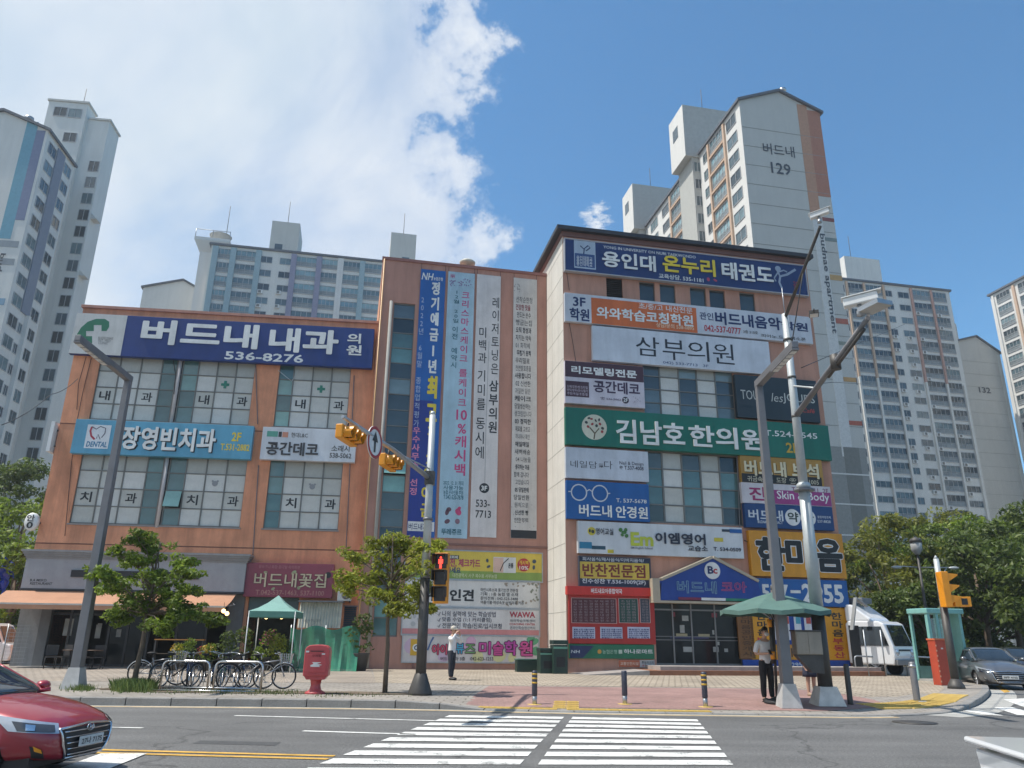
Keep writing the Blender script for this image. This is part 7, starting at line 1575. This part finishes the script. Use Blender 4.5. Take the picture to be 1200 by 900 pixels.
tyre_m = mat('tyre', (.018, .018, .018), .8); alloy = mat('alloy', (.5, .5, .52), .3, metal=.8); chrome = mat('chrome', (.65, .65, .67), .15, metal=1, var=0); carglass = mat('car_glass', (.02, .026, .03), .03, var=.2, spec=1); lampg = mat('headlamp', (.50, .53, .57), .08, var=.15, scale=5, spec=1, metal=.5, coat=.6); tailr = mat('tail_lamp', (.40, .012, .02), .12, coat=.8); blackp = mat('black_plastic', (.02, .02, .022), .5)
def wheel(parent, x, y, r, side):
    w = empty('wheel', (x, y, r), parent=parent)
    MB().torus((0, 0, 0), r-.09, .09, 28, 8, sc if False else 'y').build('tyre', tyre_m, w); m = MB()
    for k in range(10): a = 2*PI*k/10; m.tube([(.03*math.cos(a), side*.05, .03*math.sin(a)), ((r-.12)*math.cos(a), side*.075, (r-.12)*math.sin(a))], .018, 4)
    m.torus((0, side*.06, 0), r-.11, .018, 24, 5); m.tube([(0, side*.03, 0), (0, side*.09, 0)], .045, 8); m.build('rim', alloy, w); m = MB(); m.tube([(0, -side*.05, 0), (0, side*.0, 0)], r-.1, 18); m.build('brake_shadow', blackp, w)
def sedan(name, label, paint, loc, rz, plate=None, hero=False, white=False, sc=1.0):
    r = empty(name, loc, rz, label, 'car', 'cars on the road'); r.scale = (sc,)*3
    S_ = [(-2.28, .60, .42, .78, .86), (-2.23, .74, .30, .90, 1.0), (-2.0, .83, .24, .95, 1.07), (-1.5, .88, .2, .94, 1.05), (-.7, .90, .18, .92, 1.0), (.5, .90, .18, .90, .99), (1.1, .89, .18, .88, 1.0), (1.6, .88, .20, .82, .92), (1.98, .82, .22, .72, .81), (2.17, .72, .22, .63, .70), (2.27, .56, .24, .55, .60)]
    cut = []
    for x in (-1.35, 1.35):
        c = MB()
        c.tube([(x, -1.2, .30), (x, -.62, .30)], .355, 24); cut.append(c); c = MB(); c.tube([(x, .62, .30), (x, 1.2, .30)], .355, 24); cut.append(c)
    body = baked(loft([(x, ring(w, a, b, c)) for x, w, a, b, c in S_]), cut, 'body', [paint, blackp], r)
    dg = bpy.context.evaluated_depsgraph_get(); bvh = BVHTree.FromPolygons([v.co[:] for v in body.data.vertices], [tuple(p.vertices) for p in body.data.polygons])
    # greenhouse
    def gr(wb, zb, wt, zt): h = [(0, zb-.1), (wb, zb-.1), (wb, zb), (wb+(wt-wb)*.5, zb+(zt-zb)*.55), (wt, zt-.04), (wt*.8, zt-.005), (0, zt)]; return h+[(-y, z) for y, z in reversed(h[1:-1])]
    gs = [(-1.95, .60, .98, .52, 1.02), (-1.45, .72, .98, .58, 1.24), (-.95, .78, .96, .60, 1.39), (-.2, .80, .95, .61, 1.44), (.3, .80, .95, .60, 1.41), (.75, .78, .95, .58, 1.20), (1.2, .70, .96, .62, 1.01)]
    gh = loft([(x, gr(a, b, c, d)) for x, a, b, c, d in gs]); n = 12
    gho = baked(gh, [], 'windows', [carglass], r, 2)
    rf = []
    bv2 = BVHTree.FromPolygons([v.co[:] for v in gho.data.vertices], [tuple(p.vertices) for p in gho.data.polygons])
    decal(bv2, [(-1.1, -.52, 2), (.35, -.55, 2), (.35, .55, 2), (-1.1, .52, 2)], (0, 0, -1), 'roof', paint, r, .012, 14, 8)
    for s_ in (-1, 1):
        def strip(a, b, w, nm='pillar', m_=paint):
            a, b = Vector(a), Vector(b); P = []
            for i in range(9):
                p = a.lerp(b, i/8); h = bv2.ray_cast(Vector((p.x, s_*2, p.z)), Vector((0, -s_, -.05))); P.append(((h[0] if h[0] else p)+Vector((0, s_*.006, 0))))
            MB().tube(P, w, 6).build(nm, m_, r)
        strip((1.15, s_*.7, .99), (.36, s_*.6, 1.38), .032); strip((.36, s_*.6, 1.38), (-1.0, s_*.6, 1.37), .034, 'roof_rail'); strip((-1.0, s_*.6, 1.37), (-1.9, s_*.55, 1.02), .05); strip((-.25, s_*.75, .98), (-.3, s_*.62, 1.38), .03, 'pillar', blackp)
        strip((1.1, s_*.8, .975), (-1.7, s_*.8, .985), .014, 'window_trim', chrome)
        mr = MB().sphere((0, 0, 0), 1, 12, 8, sc=(.10, .11, .075)); mr.build('mirror', paint, r, (.82, s_*1.0, 1.02)); MB().tube([(.84, s_*.84, .97), (.82, s_*.95, 1.0)], .025, 6).build('mirror_arm', blackp, r)
        # lamps
        decal(bvh, [(2.18, s_*.50, .555), (1.80, s_*.92, .60), (1.56, s_*.95, .79), (2.15, s_*.50, .67)], (-.62, -s_*.78, 0), 'headlight', lampg, r, .014, 12, 4)
        decal(bvh, [(2.14, s_*.53, .575), (1.84, s_*.82, .60), (1.76, s_*.84, .715), (2.12, s_*.53, .655)], (-.62, -s_*.78, 0), 'headlight_lens', mat('lamp_dark', (.05, .055, .065), .1, spec=1), r, .022, 6, 3)
        decal(bvh, [(1.98, s_*.70, .605), (1.90, s_*.76, .61), (1.89, s_*.76, .68), (1.98, s_*.70, .665)], (-.62, -s_*.78, 0), 'headlight_projector', chrome, r, .03, 6, 3)
        decal(bvh, [(2.14, s_*.64, .27), (2.04, s_*.74, .29), (2.00, s_*.78, .43), (2.1, s_*.68, .38)], (-.75, -s_*.66, 0), 'fog_lamp_recess', blackp, r, .012, 4, 4); decal(bvh, [(2.1, s_*.67, .34), (2.04, s_*.735, .37), (2.02, s_*.75, .43), (2.09, s_*.69, .385)], (-.75, -s_*.66, 0), 'running_lamp', amber if hero else lampg, r, .02, 3, 3)
        decal(bvh, [(-2.2, s_*.42, .74), (-2.0, s_*.9, .76), (-1.95, s_*.9, .90), (-2.2, s_*.38, .88)], (.8, -s_*.6, 0), 'taillight', tailr, r, .014, 8, 4)
        for x in (-1.35, 1.35):
            pass
        for x0, nm in ((-.32, 'door_gap'), (.98, 'door_gap'), (-1.2, 'door_gap')):
            P = []
            for i in range(9): z = .28+.62*i/8; h = bvh.ray_cast(Vector((x0+.02*math.sin(i), s_*2, z)), Vector((0, -s_, 0))); P.append(h[0]+Vector((0, s_*.001, 0)) if h[0] else Vector((x0, s_*.9, z)))
            MB().tube(P, .006, 4).build(nm, blackp, r)
        for x0 in (.5, -.75): MB().tube([(x0, s_*.90, .80), (x0-.18, s_*.915, .805)], .014, 5).build('handle', paint, r)
        for x in (-1.35, 1.35): wheel(r, x, s_*.76, .32, s_)
    MB().box(-2.05, 2.0, -.72, .72, .17, .3).build('underbody', blackp, r)
    # grille: dark field, chrome surround, bars
    def hexp(y, z): return y, z
    gq_ = [(2.3, -.56, .34), (2.3, .56, .34), (2.3, .50, .62), (2.3, -.50, .62)]
    g1_ = decal(bvh, [(3, -.40, .25), (3, .40, .25), (3, .54, .60), (3, -.54, .60)], (-1, 0, 0), 'grille', blackp, r, .012, 14, 6)
    def onb(y, z, off): h = bvh.ray_cast(Vector((3, y, z)), Vector((-1, 0, 0))); return (h[0]+Vector((off, 0, 0))) if h[0] else Vector((2.2, y, z))
    for k in range(5):
        z = .29+k*.068; hw = .40+.14*(z-.25)/.35-.03; P = [onb(-hw+2*hw*i/12, z, .02) for i in range(13)]; MB().tube(P, .011, 5).build('grille_bar', chrome, r)
    per = [(-.40, .25), (.40, .25), (.50, .42), (.55, .60), (0, .635), (-.55, .60), (-.50, .42), (-.40, .25)]; P = []
    for a, b in zip(per[:-1], per[1:]):
        for i in range(5): P.append(onb(a[0]+(b[0]-a[0])*i/5, a[1]+(b[1]-a[1])*i/5, .018))
    P.append(P[0]); MB().tube(P, .017, 6).build('grille_surround', chrome, r)
    if hero:      # slanted letter in an ellipse
        e = MB(); c0 = onb(0, .585, .035); e.torus((0, 0, 0), .058, .007, 20, 5, 'x')
        o = e.build('badge', chrome, r, c0); o.scale = (1, 1.25, .75); hm = MB(); hm.tube([(c0.x+.01, -.035, c0.z-.03), (c0.x+.01, -.018, c0.z+.03)], .007, 5).tube([(c0.x+.01, .018, c0.z-.03), (c0.x+.01, .035, c0.z+.03)], .007, 5).tube([(c0.x+.01, -.025, c0.z), (c0.x+.01, .026, c0.z)], .006, 5); hm.build('badge', chrome, r)
    if plate:
        c0 = onb(0, .43, .05); pl_ = MB().box(-.26, .26, -.012, 0, -.06, .06).build('number_plate', mat('plate_white', (.62, .62, .6), .5, var=.1), r, c0, PI/2, .004)
        lettering(plate, -.22, .22, -.04, .04, -.016, ink, pl_, .02)
    # rear plate, trunk seam
    decal(bvh, [(-3, -.27, .56), (-3, .27, .56), (-3, .27, .70), (-3, -.27, .70)], (1, 0, 0), 'plate_recess', blackp, r, .008, 6, 3)
    return r, body
red = mat('car_red', (.30, .012, .025), .35, var=.04, coat=1.0, metal=.15); whitec = mat('car_white', (.72, .73, .74), .3, var=.03, coat=.8); greyc = mat('car_grey', (.16, .165, .175), .3, var=.04, coat=.8, metal=.5); darkc = mat('car_dark', (.03, .03, .035), .25, coat=.8)
sedan('red_car', 'glossy red sedan driving in from the picture edge with chrome barred grille', red, (-6.72, 9.75, 0), R_(-5), '27나 7175', True, sc=.86)
sedan('grey_car', 'silver grey sedan waiting at the corner kerb of the side street', greyc, (18.3, 31.2, 0), R_(256), '38두 4102')
sedan('dark_car', 'black sedan half hidden behind the grey one', darkc, (24.2, 38.6, 0), R_(256))
# white saloon corner: only the tail shows
wc, wb_ = sedan('white_car', 'white sedan tail with raised boot lip in the lower corner of the picture', whitec, (4.70, 3.42, 0), R_(-10))
bv = BVHTree.FromPolygons([v.co[:] for v in wb_.data.vertices], [tuple(p.vertices) for p in wb_.data.polygons])
MB().box(-2.40, -2.0, -.70, .70, 1.005, 1.035).build('boot_lip', whitec, wc, bevel=.012)
MB().add([(-2.36, -.68, .98), (-2.36, .68, .98), (-2.30, .72, .62), (-2.30, -.72, .62), (-2.1, -.68, .98), (-2.1, .68, .98), (-2.0, .72, .62), (-2.0, -.72, .62)], [(0, 1, 2, 3), (4, 7, 6, 5), (0, 4, 5, 1), (3, 2, 6, 7), (1, 5, 6, 2), (0, 3, 7, 4)]).build('boot_panel', whitec, wc, bevel=.015)
MB().box(-2.42, -2.0, -.84, .84, .34, .60).build('rear_bumper', whitec, wc, bevel=.04); MB().box(-2.36, -2.3, -.28, .28, .66, .79).build('plate_recess', blackp, wc)
for s_ in (-1, 1): MB().box(-2.37, -2.1, s_*.80-.13, s_*.80+.10, .64, .80).build('taillight', tailr, wc, bevel=.02)
e = MB().torus((0, 0, 0), .05, .008, 20, 5, 'x').build('badge', mat('badge_gold', (.45, .33, .15), .3, metal=.8), wc, (-2.365, .1, .87)); e.scale = (1, 1.3, .7)
# van far left
q = Pt(2, 775, 38); r = empty('white_van', (q.x-1.6, 38, .0), R_(8), 'white van nose just inside the picture edge behind the wire fence', 'van', 'cars on the road')
vb = MB(); prof = [(-2.2, .3), (2.1, .3), (2.2, .6), (2.1, 1.0), (1.75, 1.1), (1.35, 1.85), (1.1, 1.95), (-2.1, 1.95), (-2.25, 1.7)]; vb.prism(prof, -.85, .85); vb.build('body', whitec, r, bevel=.06)
MB().prism([(1.68, 1.12), (1.33, 1.78), (.3, 1.78), (.3, 1.12)], -.865, -.851).build('side_window', carglass, r); MB().add([(1.80, -.7, 1.12), (1.80, .7, 1.12), (1.40, .65, 1.82), (1.40, -.65, 1.82)], [(0, 1, 2, 3)]).build('windscreen', carglass, r)
for x in (-1.4, 1.4): wheel(r, x, -.78, .32, -1); wheel(r, x, .78, .32, 1)
# white truck with a tilted box
q = Pt(1040, 784, 38.5); r = empty('white_truck', (q.x-1.2, 38.6, .1), R_(-50), 'white light truck with roof fairing beside a tilted cargo cover', 'truck', 'cars on the road'); r.scale = (1.2,)*3
cb = MB(); cprof = [(0, .45), (1.72, .42), (1.80, .75), (1.77, 1.08), (1.50, 1.90), (1.3, 2.0), (.1, 2.02), (0, 1.9)]
cb.prism(cprof, -.85, .85); cb.build('cab', whitec, r, bevel=.05)
MB().add([(1.785, -.74, 1.10), (1.785, .74, 1.10), (1.53, .66, 1.86), (1.53, -.66, 1.86)], [(0, 1, 2, 3)]).build('windscreen', carglass, r)
for s_ in (-1, 1):
    MB().prism([(.35, 1.1), (1.62, 1.1), (1.40, 1.80), (.35, 1.8)], *((-.87, -.851) if s_ < 0 else (.851, .87))).build('side_window', carglass, r)
    MB().sphere((0, 0, 0), 1, 12, 8, sc=(.06, .17, .13)).build('headlight', lampg, r, (1.78, s_*.62, .88)); MB().box(1.45, 1.52, s_*.95-.06, s_*.95+.06, 1.15, 1.45).build('mirror', blackp, r); MB().box(.3, .305, s_*.856-.004, s_*.856+.004, .5, 1.85).box(1.35, 1.355, s_*.856-.004, s_*.856+.004, .5, 1.1).build('door_gap', blackp, r)
    wheel(r, 1.0, s_*.74, .33, s_); wheel(r, -1.7, s_*.74, .33, s_)
MB().box(1.79, 1.815, -.45, .45, .92, .98).build('grille', blackp, r); MB().box(1.74, 1.86, -.84, .84, .42, .62).build('bumper', mat('bumper_grey', (.2, .2, .2), .5), r, bevel=.03)
MB().prism([(.15, 2.0), (1.05, 2.0), (.95, 2.12), (.3, 2.62), (0, 2.66), (0, 2.0)], -.78, .78).build('roof_fairing', whitec, r, bevel=.06)
MB().box(-2.35, -.1, -.85, .85, .62, .75).build('load_bed', metal_g, r); MB().box(-2.3, -.12, -.84, .84, .76, 2.75).build('cargo_box', mat('box_white', (.5, .5, .49), .5, streak=.15), r, bevel=.02); MB().box(-.3, .6, -.4, .4, 2.68, 2.9).build('roof_unit', metal_p, r, bevel=.03)
q = Pt(1003, 745, 38); r2 = empty('tilted_cover', (Pt(1000, 740, 36.6).x, 36.8, .15), R_(11.5), 'grey gabled awning frame leaning beside the estate agent column', 'shelter'); hz_ = Pt(1006, 700, 36.8).z-.15; hl = Pt(993, 738, 36.8).z-.15
MB().prism([(0, hl), (.06, hl), (.42, hz_-.08), (.95, hz_-.42), (.95, hz_-.34), (.40, hz_)], -.12, .12).build('roof_sheet', mat('cover_grey', (.30, .31, .31), .6, streak=.2), r2)
for x in (.05, .9): MB().tube([(x, -.8, 0), (x, -.8, hl if x < 1 else hz_-.5)], .03, 6).build('post', metal_g, r2)
MB().box(.1, .6, .3, .35, 0, hl+.2).build('shade_sheet', mat('shade_dark', (.03, .03, .03), .8), r2)  # dark sheet added to stand for the shaded hollow under the cover

# ================================================================== people
skin = mat('skin', (.50, .30, .21), .6, var=.06); hairm = mat('hair_black', (.015, .012, .011), .5, var=.2)
def skinmesh(name, chains, m, parent, sub=2, root=None):
    "chains: list of [(x,y,z,r), ...]; shared joints merge; one continuous surface"
    V = {}; E_ = []; R0_ = []
    for ch in chains:
        prev = None
        for x, y, z, rr_ in ch:
            k = (round(x, 4), round(y, 4), round(z, 4))
            if k not in V: V[k] = len(V); R0_.append(rr_ if isinstance(rr_, tuple) else (rr_, rr_))
            if prev is not None and prev != V[k]: E_.append((prev, V[k]))
            prev = V[k]
    me = bpy.data.meshes.new(name); me.from_pydata([list(k) for k in V], E_, []); o = bpy.data.objects.new(name, me); COL.objects.link(o)
    o.modifiers.new('skin', 'SKIN').use_smooth_shade = True
    if not me.skin_vertices: 
        bpy.context.view_layer.objects.active = o
    if not me.skin_vertices: me.attributes  # layer is made with the modifier
    for i, sv in enumerate(me.skin_vertices[0].data): sv.radius = R0_[i]; sv.use_root = (i == 0)
    s_ = o.modifiers.new('sub', 'SUBSURF'); s_.levels = sub; s_.render_levels = sub
    dg = bpy.context.evaluated_depsgraph_get(); dg.update(); nm = bpy.data.meshes.new_from_object(o.evaluated_get(dg)); o.modifiers.clear(); o.data = nm; nm.name = name
    nm.materials.clear(); nm.materials.append(m); nm.polygons.foreach_set('use_smooth', [True]*len(nm.polygons)); o.parent = parent; return o
def arm_chain(sh, el, wr, side):
    "fingers leave the palm; thumb from its side"
    sh, el, wr = Vector(sh), Vector(el), Vector(wr); d = (wr-el).normalized(); s_ = d.cross(Vector((0, 0, 1))); s_ = (s_.normalized() if s_.length > .1 else Vector((1, 0, 0)))
    palm = wr+d*.05; kn = wr+d*.09; ch = [[(*sh, .052), (*(sh.lerp(el, .5)), .044), (*el, .037), (*(el.lerp(wr, .5)), .033), (*wr, .025), (*palm, (.034, .018)), (*kn, (.034, .015))]]
    dn = Vector((0, -.5, -.6))
    for i, (o_, l) in enumerate(((-.030, .07), (-.010, .08), (.010, .075), (.030, .058))):
        a = kn+s_*o_+d*.012; b = a+d*l*.5+dn*.008; c = b+d*l*.4+dn*.03; ch.append([(*kn, (.034, .015)), (*a, .009), (*b, .008), (*c, .0065)])
    a = palm+s_*side*.04; ch.append([(*palm, (.034, .018)), (*a, .011), (*(a+d*.035+s_*side*.012), .009), (*(a+d*.06), .0075)]); return ch
def person(p, rz, label, H_=1.72, arms=None, shirt=None, trousers=None, lean=0, head_tilt=0, stance=.1, stride=0, skirt=None, mask=False, cap=None, shoes=None, long_sleeve=False, hairlong=False):
    r = empty('person', p, rz, label, 'person', None); k = H_/1.72; r.scale = (k,)*3
    hp, ch_, sh_ = .92, 1.22, 1.40; dx = lean
    pel = (0, .0, hp, (.135, .10)); 
    P_ = lambda z: dx*(z-hp)/.6
    spine = [pel, (0, P_(1.08), 1.08, (.125, .09)), (0, P_(1.25), 1.25, (.15, .10)), (0, P_(1.38), 1.38, (.12, .085)), (0, P_(1.47), 1.47, .052), (0, P_(1.53)-.01-head_tilt*.03, 1.53, .055), (0, P_(1.60)-.02-head_tilt*.05, 1.60, (.075, .092)), (0, P_(1.66)-.01-head_tilt*.05, 1.665, (.07, .085))]
    chains = [spine]
    legs = []
    for s_, sd_ in ((-1, -stride), (1, stride)):
        L_ = [pel, (s_*.09, 0, .86, .092), (s_*(.09+stance*.3), sd_*.4-.015, .48, .062), (s_*(.09+stance*.4), sd_*.7+.005, .30, .055), (s_*(.09+stance*.5), sd_, .085, .038), (s_*(.09+stance*.5), sd_-.10, .04, (.042, .03)), (s_*(.095+stance*.5), sd_-.17, .035, (.038, .022))]
        chains.append(L_); legs.append(L_)
    arms = arms or [((-.19, 0, 1.36), (-.25, .02, 1.10), (-.25, -.08, .86)), ((.19, 0, 1.36), (.25, .02, 1.10), (.25, -.08, .86))]
    for i, (a, b, c) in enumerate(arms):
        a = (a[0], a[1]+P_(1.36), a[2]); s_ = -1 if i == 0 else 1; ac = arm_chain(a, b, c, -s_); chains.append([(0, P_(1.38), 1.38, (.12, .085)), (*a, .052)]); chains += ac
    body = skinmesh('body', chains, skin, r, 2)
    if shirt:
        sp = [(0, P_(.84), .84, (.165, .13)), (0, P_(.93), .93, (.163, .125)), (0, P_(1.08), 1.08, (.155, .115)), (0, P_(1.25), 1.25, (.172, .12)), (0, P_(1.37), 1.37, (.135, .10)), (0, P_(1.44), 1.44, .066)]; cc = [sp]
        for a, b, c in arms:
            a = Vector((a[0], a[1]+P_(1.36), a[2])); b = Vector(b); c = Vector(c); q = [(0, P_(1.37), 1.37, (.135, .10)), (*a, .072), (*(a.lerp(b, .75)), .064)]
            if long_sleeve: q += [(*b, .055), (*(b.lerp(c, .9)), .042)]
            else: q += [(*(a.lerp(b, .9)), .066)]
            cc.append(q)
        skinmesh('shirt', cc, shirt, r, 2)
    if trousers:
        cc = [[(0, 0, 1.02, (.145, .11)), (0, 0, .90, (.15, .115))]]
        for s_, L_ in zip((-1, 1), legs): cc.append([(0, 0, .90, (.15, .115)), (L_[1][0], L_[1][1], .84, .108), (L_[2][0], L_[2][1], .48, .082), (L_[3][0], L_[3][1]+.01, .28, .075), (L_[4][0], L_[4][1], .09, .062)])
        skinmesh('trousers', cc, trousers, r, 2)
    if skirt: MB().lathe([(.13, 1.0), (.17, .9), (.205, .62), (.215, .52), (.20, .52)], 20).build('skirt', skirt, r)
    shm = shoes or mat('shoe_black', (.02, .02, .02), .5)
    for L_ in legs:
        x, y = L_[5][0], L_[5][1]; MB().sphere((0, 0, 0), 1, 12, 8, sc=(.055, .145, .048)).box(-.05, .05, -.13, .11, -.046, -.03).build('shoe', shm, r, (x, y+.03, .048))
    hx, hy, hz_ = 0, P_(1.66)-.01-head_tilt*.05, 1.63
    hh = MB(); n_ = 16; vs = []; rings_ = 8
    for i in range(rings_+1):
        t = PI*.56*i/rings_
        for j in range(n_): a = 2*PI*j/n_; f_ = 1.0 if math.sin(a) > -.2 else (1-.25*(i/rings_)); vs.append((.088*math.sin(t)*math.cos(a), .02+.106*math.sin(t)*math.sin(a)*f_, .118*math.cos(t)+(.05*(i/rings_) if math.sin(a) < -.2 else -.02*(i/rings_))))
    hh.add(vs, [(i*n_+j, (i+1)*n_+j, (i+1)*n_+(j+1) % n_, i*n_+(j+1) % n_) for i in range(rings_) for j in range(n_)], 0, True); hh.build('hair', hairm, r, (hx, hy, hz_))
    if hairlong: MB().sphere((0, 0, 0), 1, 12, 8, sc=(.09, .07, .16)).build('hair', hairm, r, (hx, hy+.05, hz_-.1))
    f = MB()
    for s_ in (-1, 1): f.sphere((s_*.031, -.089, .0), .0115, 8, 6)
    f.build('eyes', mat('eye_dark', (.02, .015, .012), .2), r, (hx, hy, hz_-.01)); MB().sphere((0, 0, 0), 1, 8, 6, sc=(.011, .016, .024)).build('nose', skin, r, (hx, hy-.098, hz_-.035)); MB().box(-.022, .022, -.004, .004, -.005, .004).build('mouth', mat('lip', (.35, .13, .11), .5), r, (hx, hy-.092, hz_-.075))
    for s_ in (-1, 1): MB().sphere((0, 0, 0), 1, 8, 6, sc=(.012, .022, .033)).build('ear', skin, r, (hx+s_*.08, hy+.01, hz_-.02))
    if mask: MB().sphere((0, 0, 0), 1, 12, 8, sc=(.062, .035, .052)).build('mask', off_w2, r, (hx, hy-.078, hz_-.062)); 
    if cap: MB().lathe([(.102, -.01), (.104, .05), (.085, .1), (.04, .125), (0, .13)], 16).build('cap', cap, r, (hx, hy+.01, hz_+.01)); MB().sphere((0, 0, 0), 1, 12, 6, sc=(.08, .09, .012)).build('cap_brim', cap, r, (hx, hy-.11, hz_+.02))
    return r
wshirt = mat('white_shirt', (.70, .70, .70), .8, var=.06, bump=.2, bscale=14); dkt = mat('dark_trousers', (.025, .028, .04), .8); p1 = gp(528.5, 797)
r = person(p1, R_(60), 'man in white shirt and pale cap raising both hands to his face', 1.74, [((-.19, 0, 1.36), (-.30, -.20, 1.30), (-.10, -.22, 1.52)), ((.19, 0, 1.36), (.28, -.24, 1.24), (.10, -.24, 1.48))], wshirt, dkt, -.02, .3, .06, .06, cap=mat('cap_beige', (.55, .5, .42), .8), long_sleeve=True)
r2 = person(gp(901, 822), R_(12), 'man in white T-shirt and face mask looking down at a phone under the green parasol', 1.72, [((-.19, 0, 1.36), (-.26, .0, 1.10), (-.08, -.24, 1.12)), ((.19, 0, 1.36), (.26, -.02, 1.10), (.06, -.25, 1.10))], wshirt, mat('black_trousers', (.015, .015, .018), .8), -.03, 1.0, .07, .03, mask=True)
ph = gp(901, 822)+Vector((.02, -.36, 1.15)); o = MB().box(-.035, .035, -.005, .005, -.07, .07).build('phone', blackp, None, ph, R_(12), .004); o.rotation_euler.x = -.7; tag(o, 'black phone held in the hands of the man with the face mask', 'phone')
person(gp(952, 816), R_(20), 'woman in navy dress partly hidden behind the tan control cabinet', 1.62, None, mat('navy_dress', (.02, .025, .05), .8), None, 0, .2, .03, 0, skirt=mat('navy_dress', (.02, .025, .05), .8), shoes=mat('sandal_tan', (.35, .25, .18), .6), hairlong=True)
# rubbish bag and small litter of details
# ------------------------------------------------------------------ thin summer haze
hm = bpy.data.materials.new('haze'); hm.use_nodes = True; t = hm.node_tree; t.nodes.clear()
pvn = nd(t, 'ShaderNodeVolumePrincipled'); pvn.inputs['Density'].default_value = .0005; pvn.inputs['Color'].default_value = (.86, .93, 1.0, 1); pvn.inputs['Anisotropy'].default_value = .2
ou = nd(t, 'ShaderNodeOutputMaterial'); t.links.new(pvn.outputs[0], ou.inputs['Volume'])
hz = MB().box(-3100, 3100, -3100, 3100, -1.2, 110).build('haze', hm); tag(hz, kind='stuff'); hz.display_type = 'WIRE'
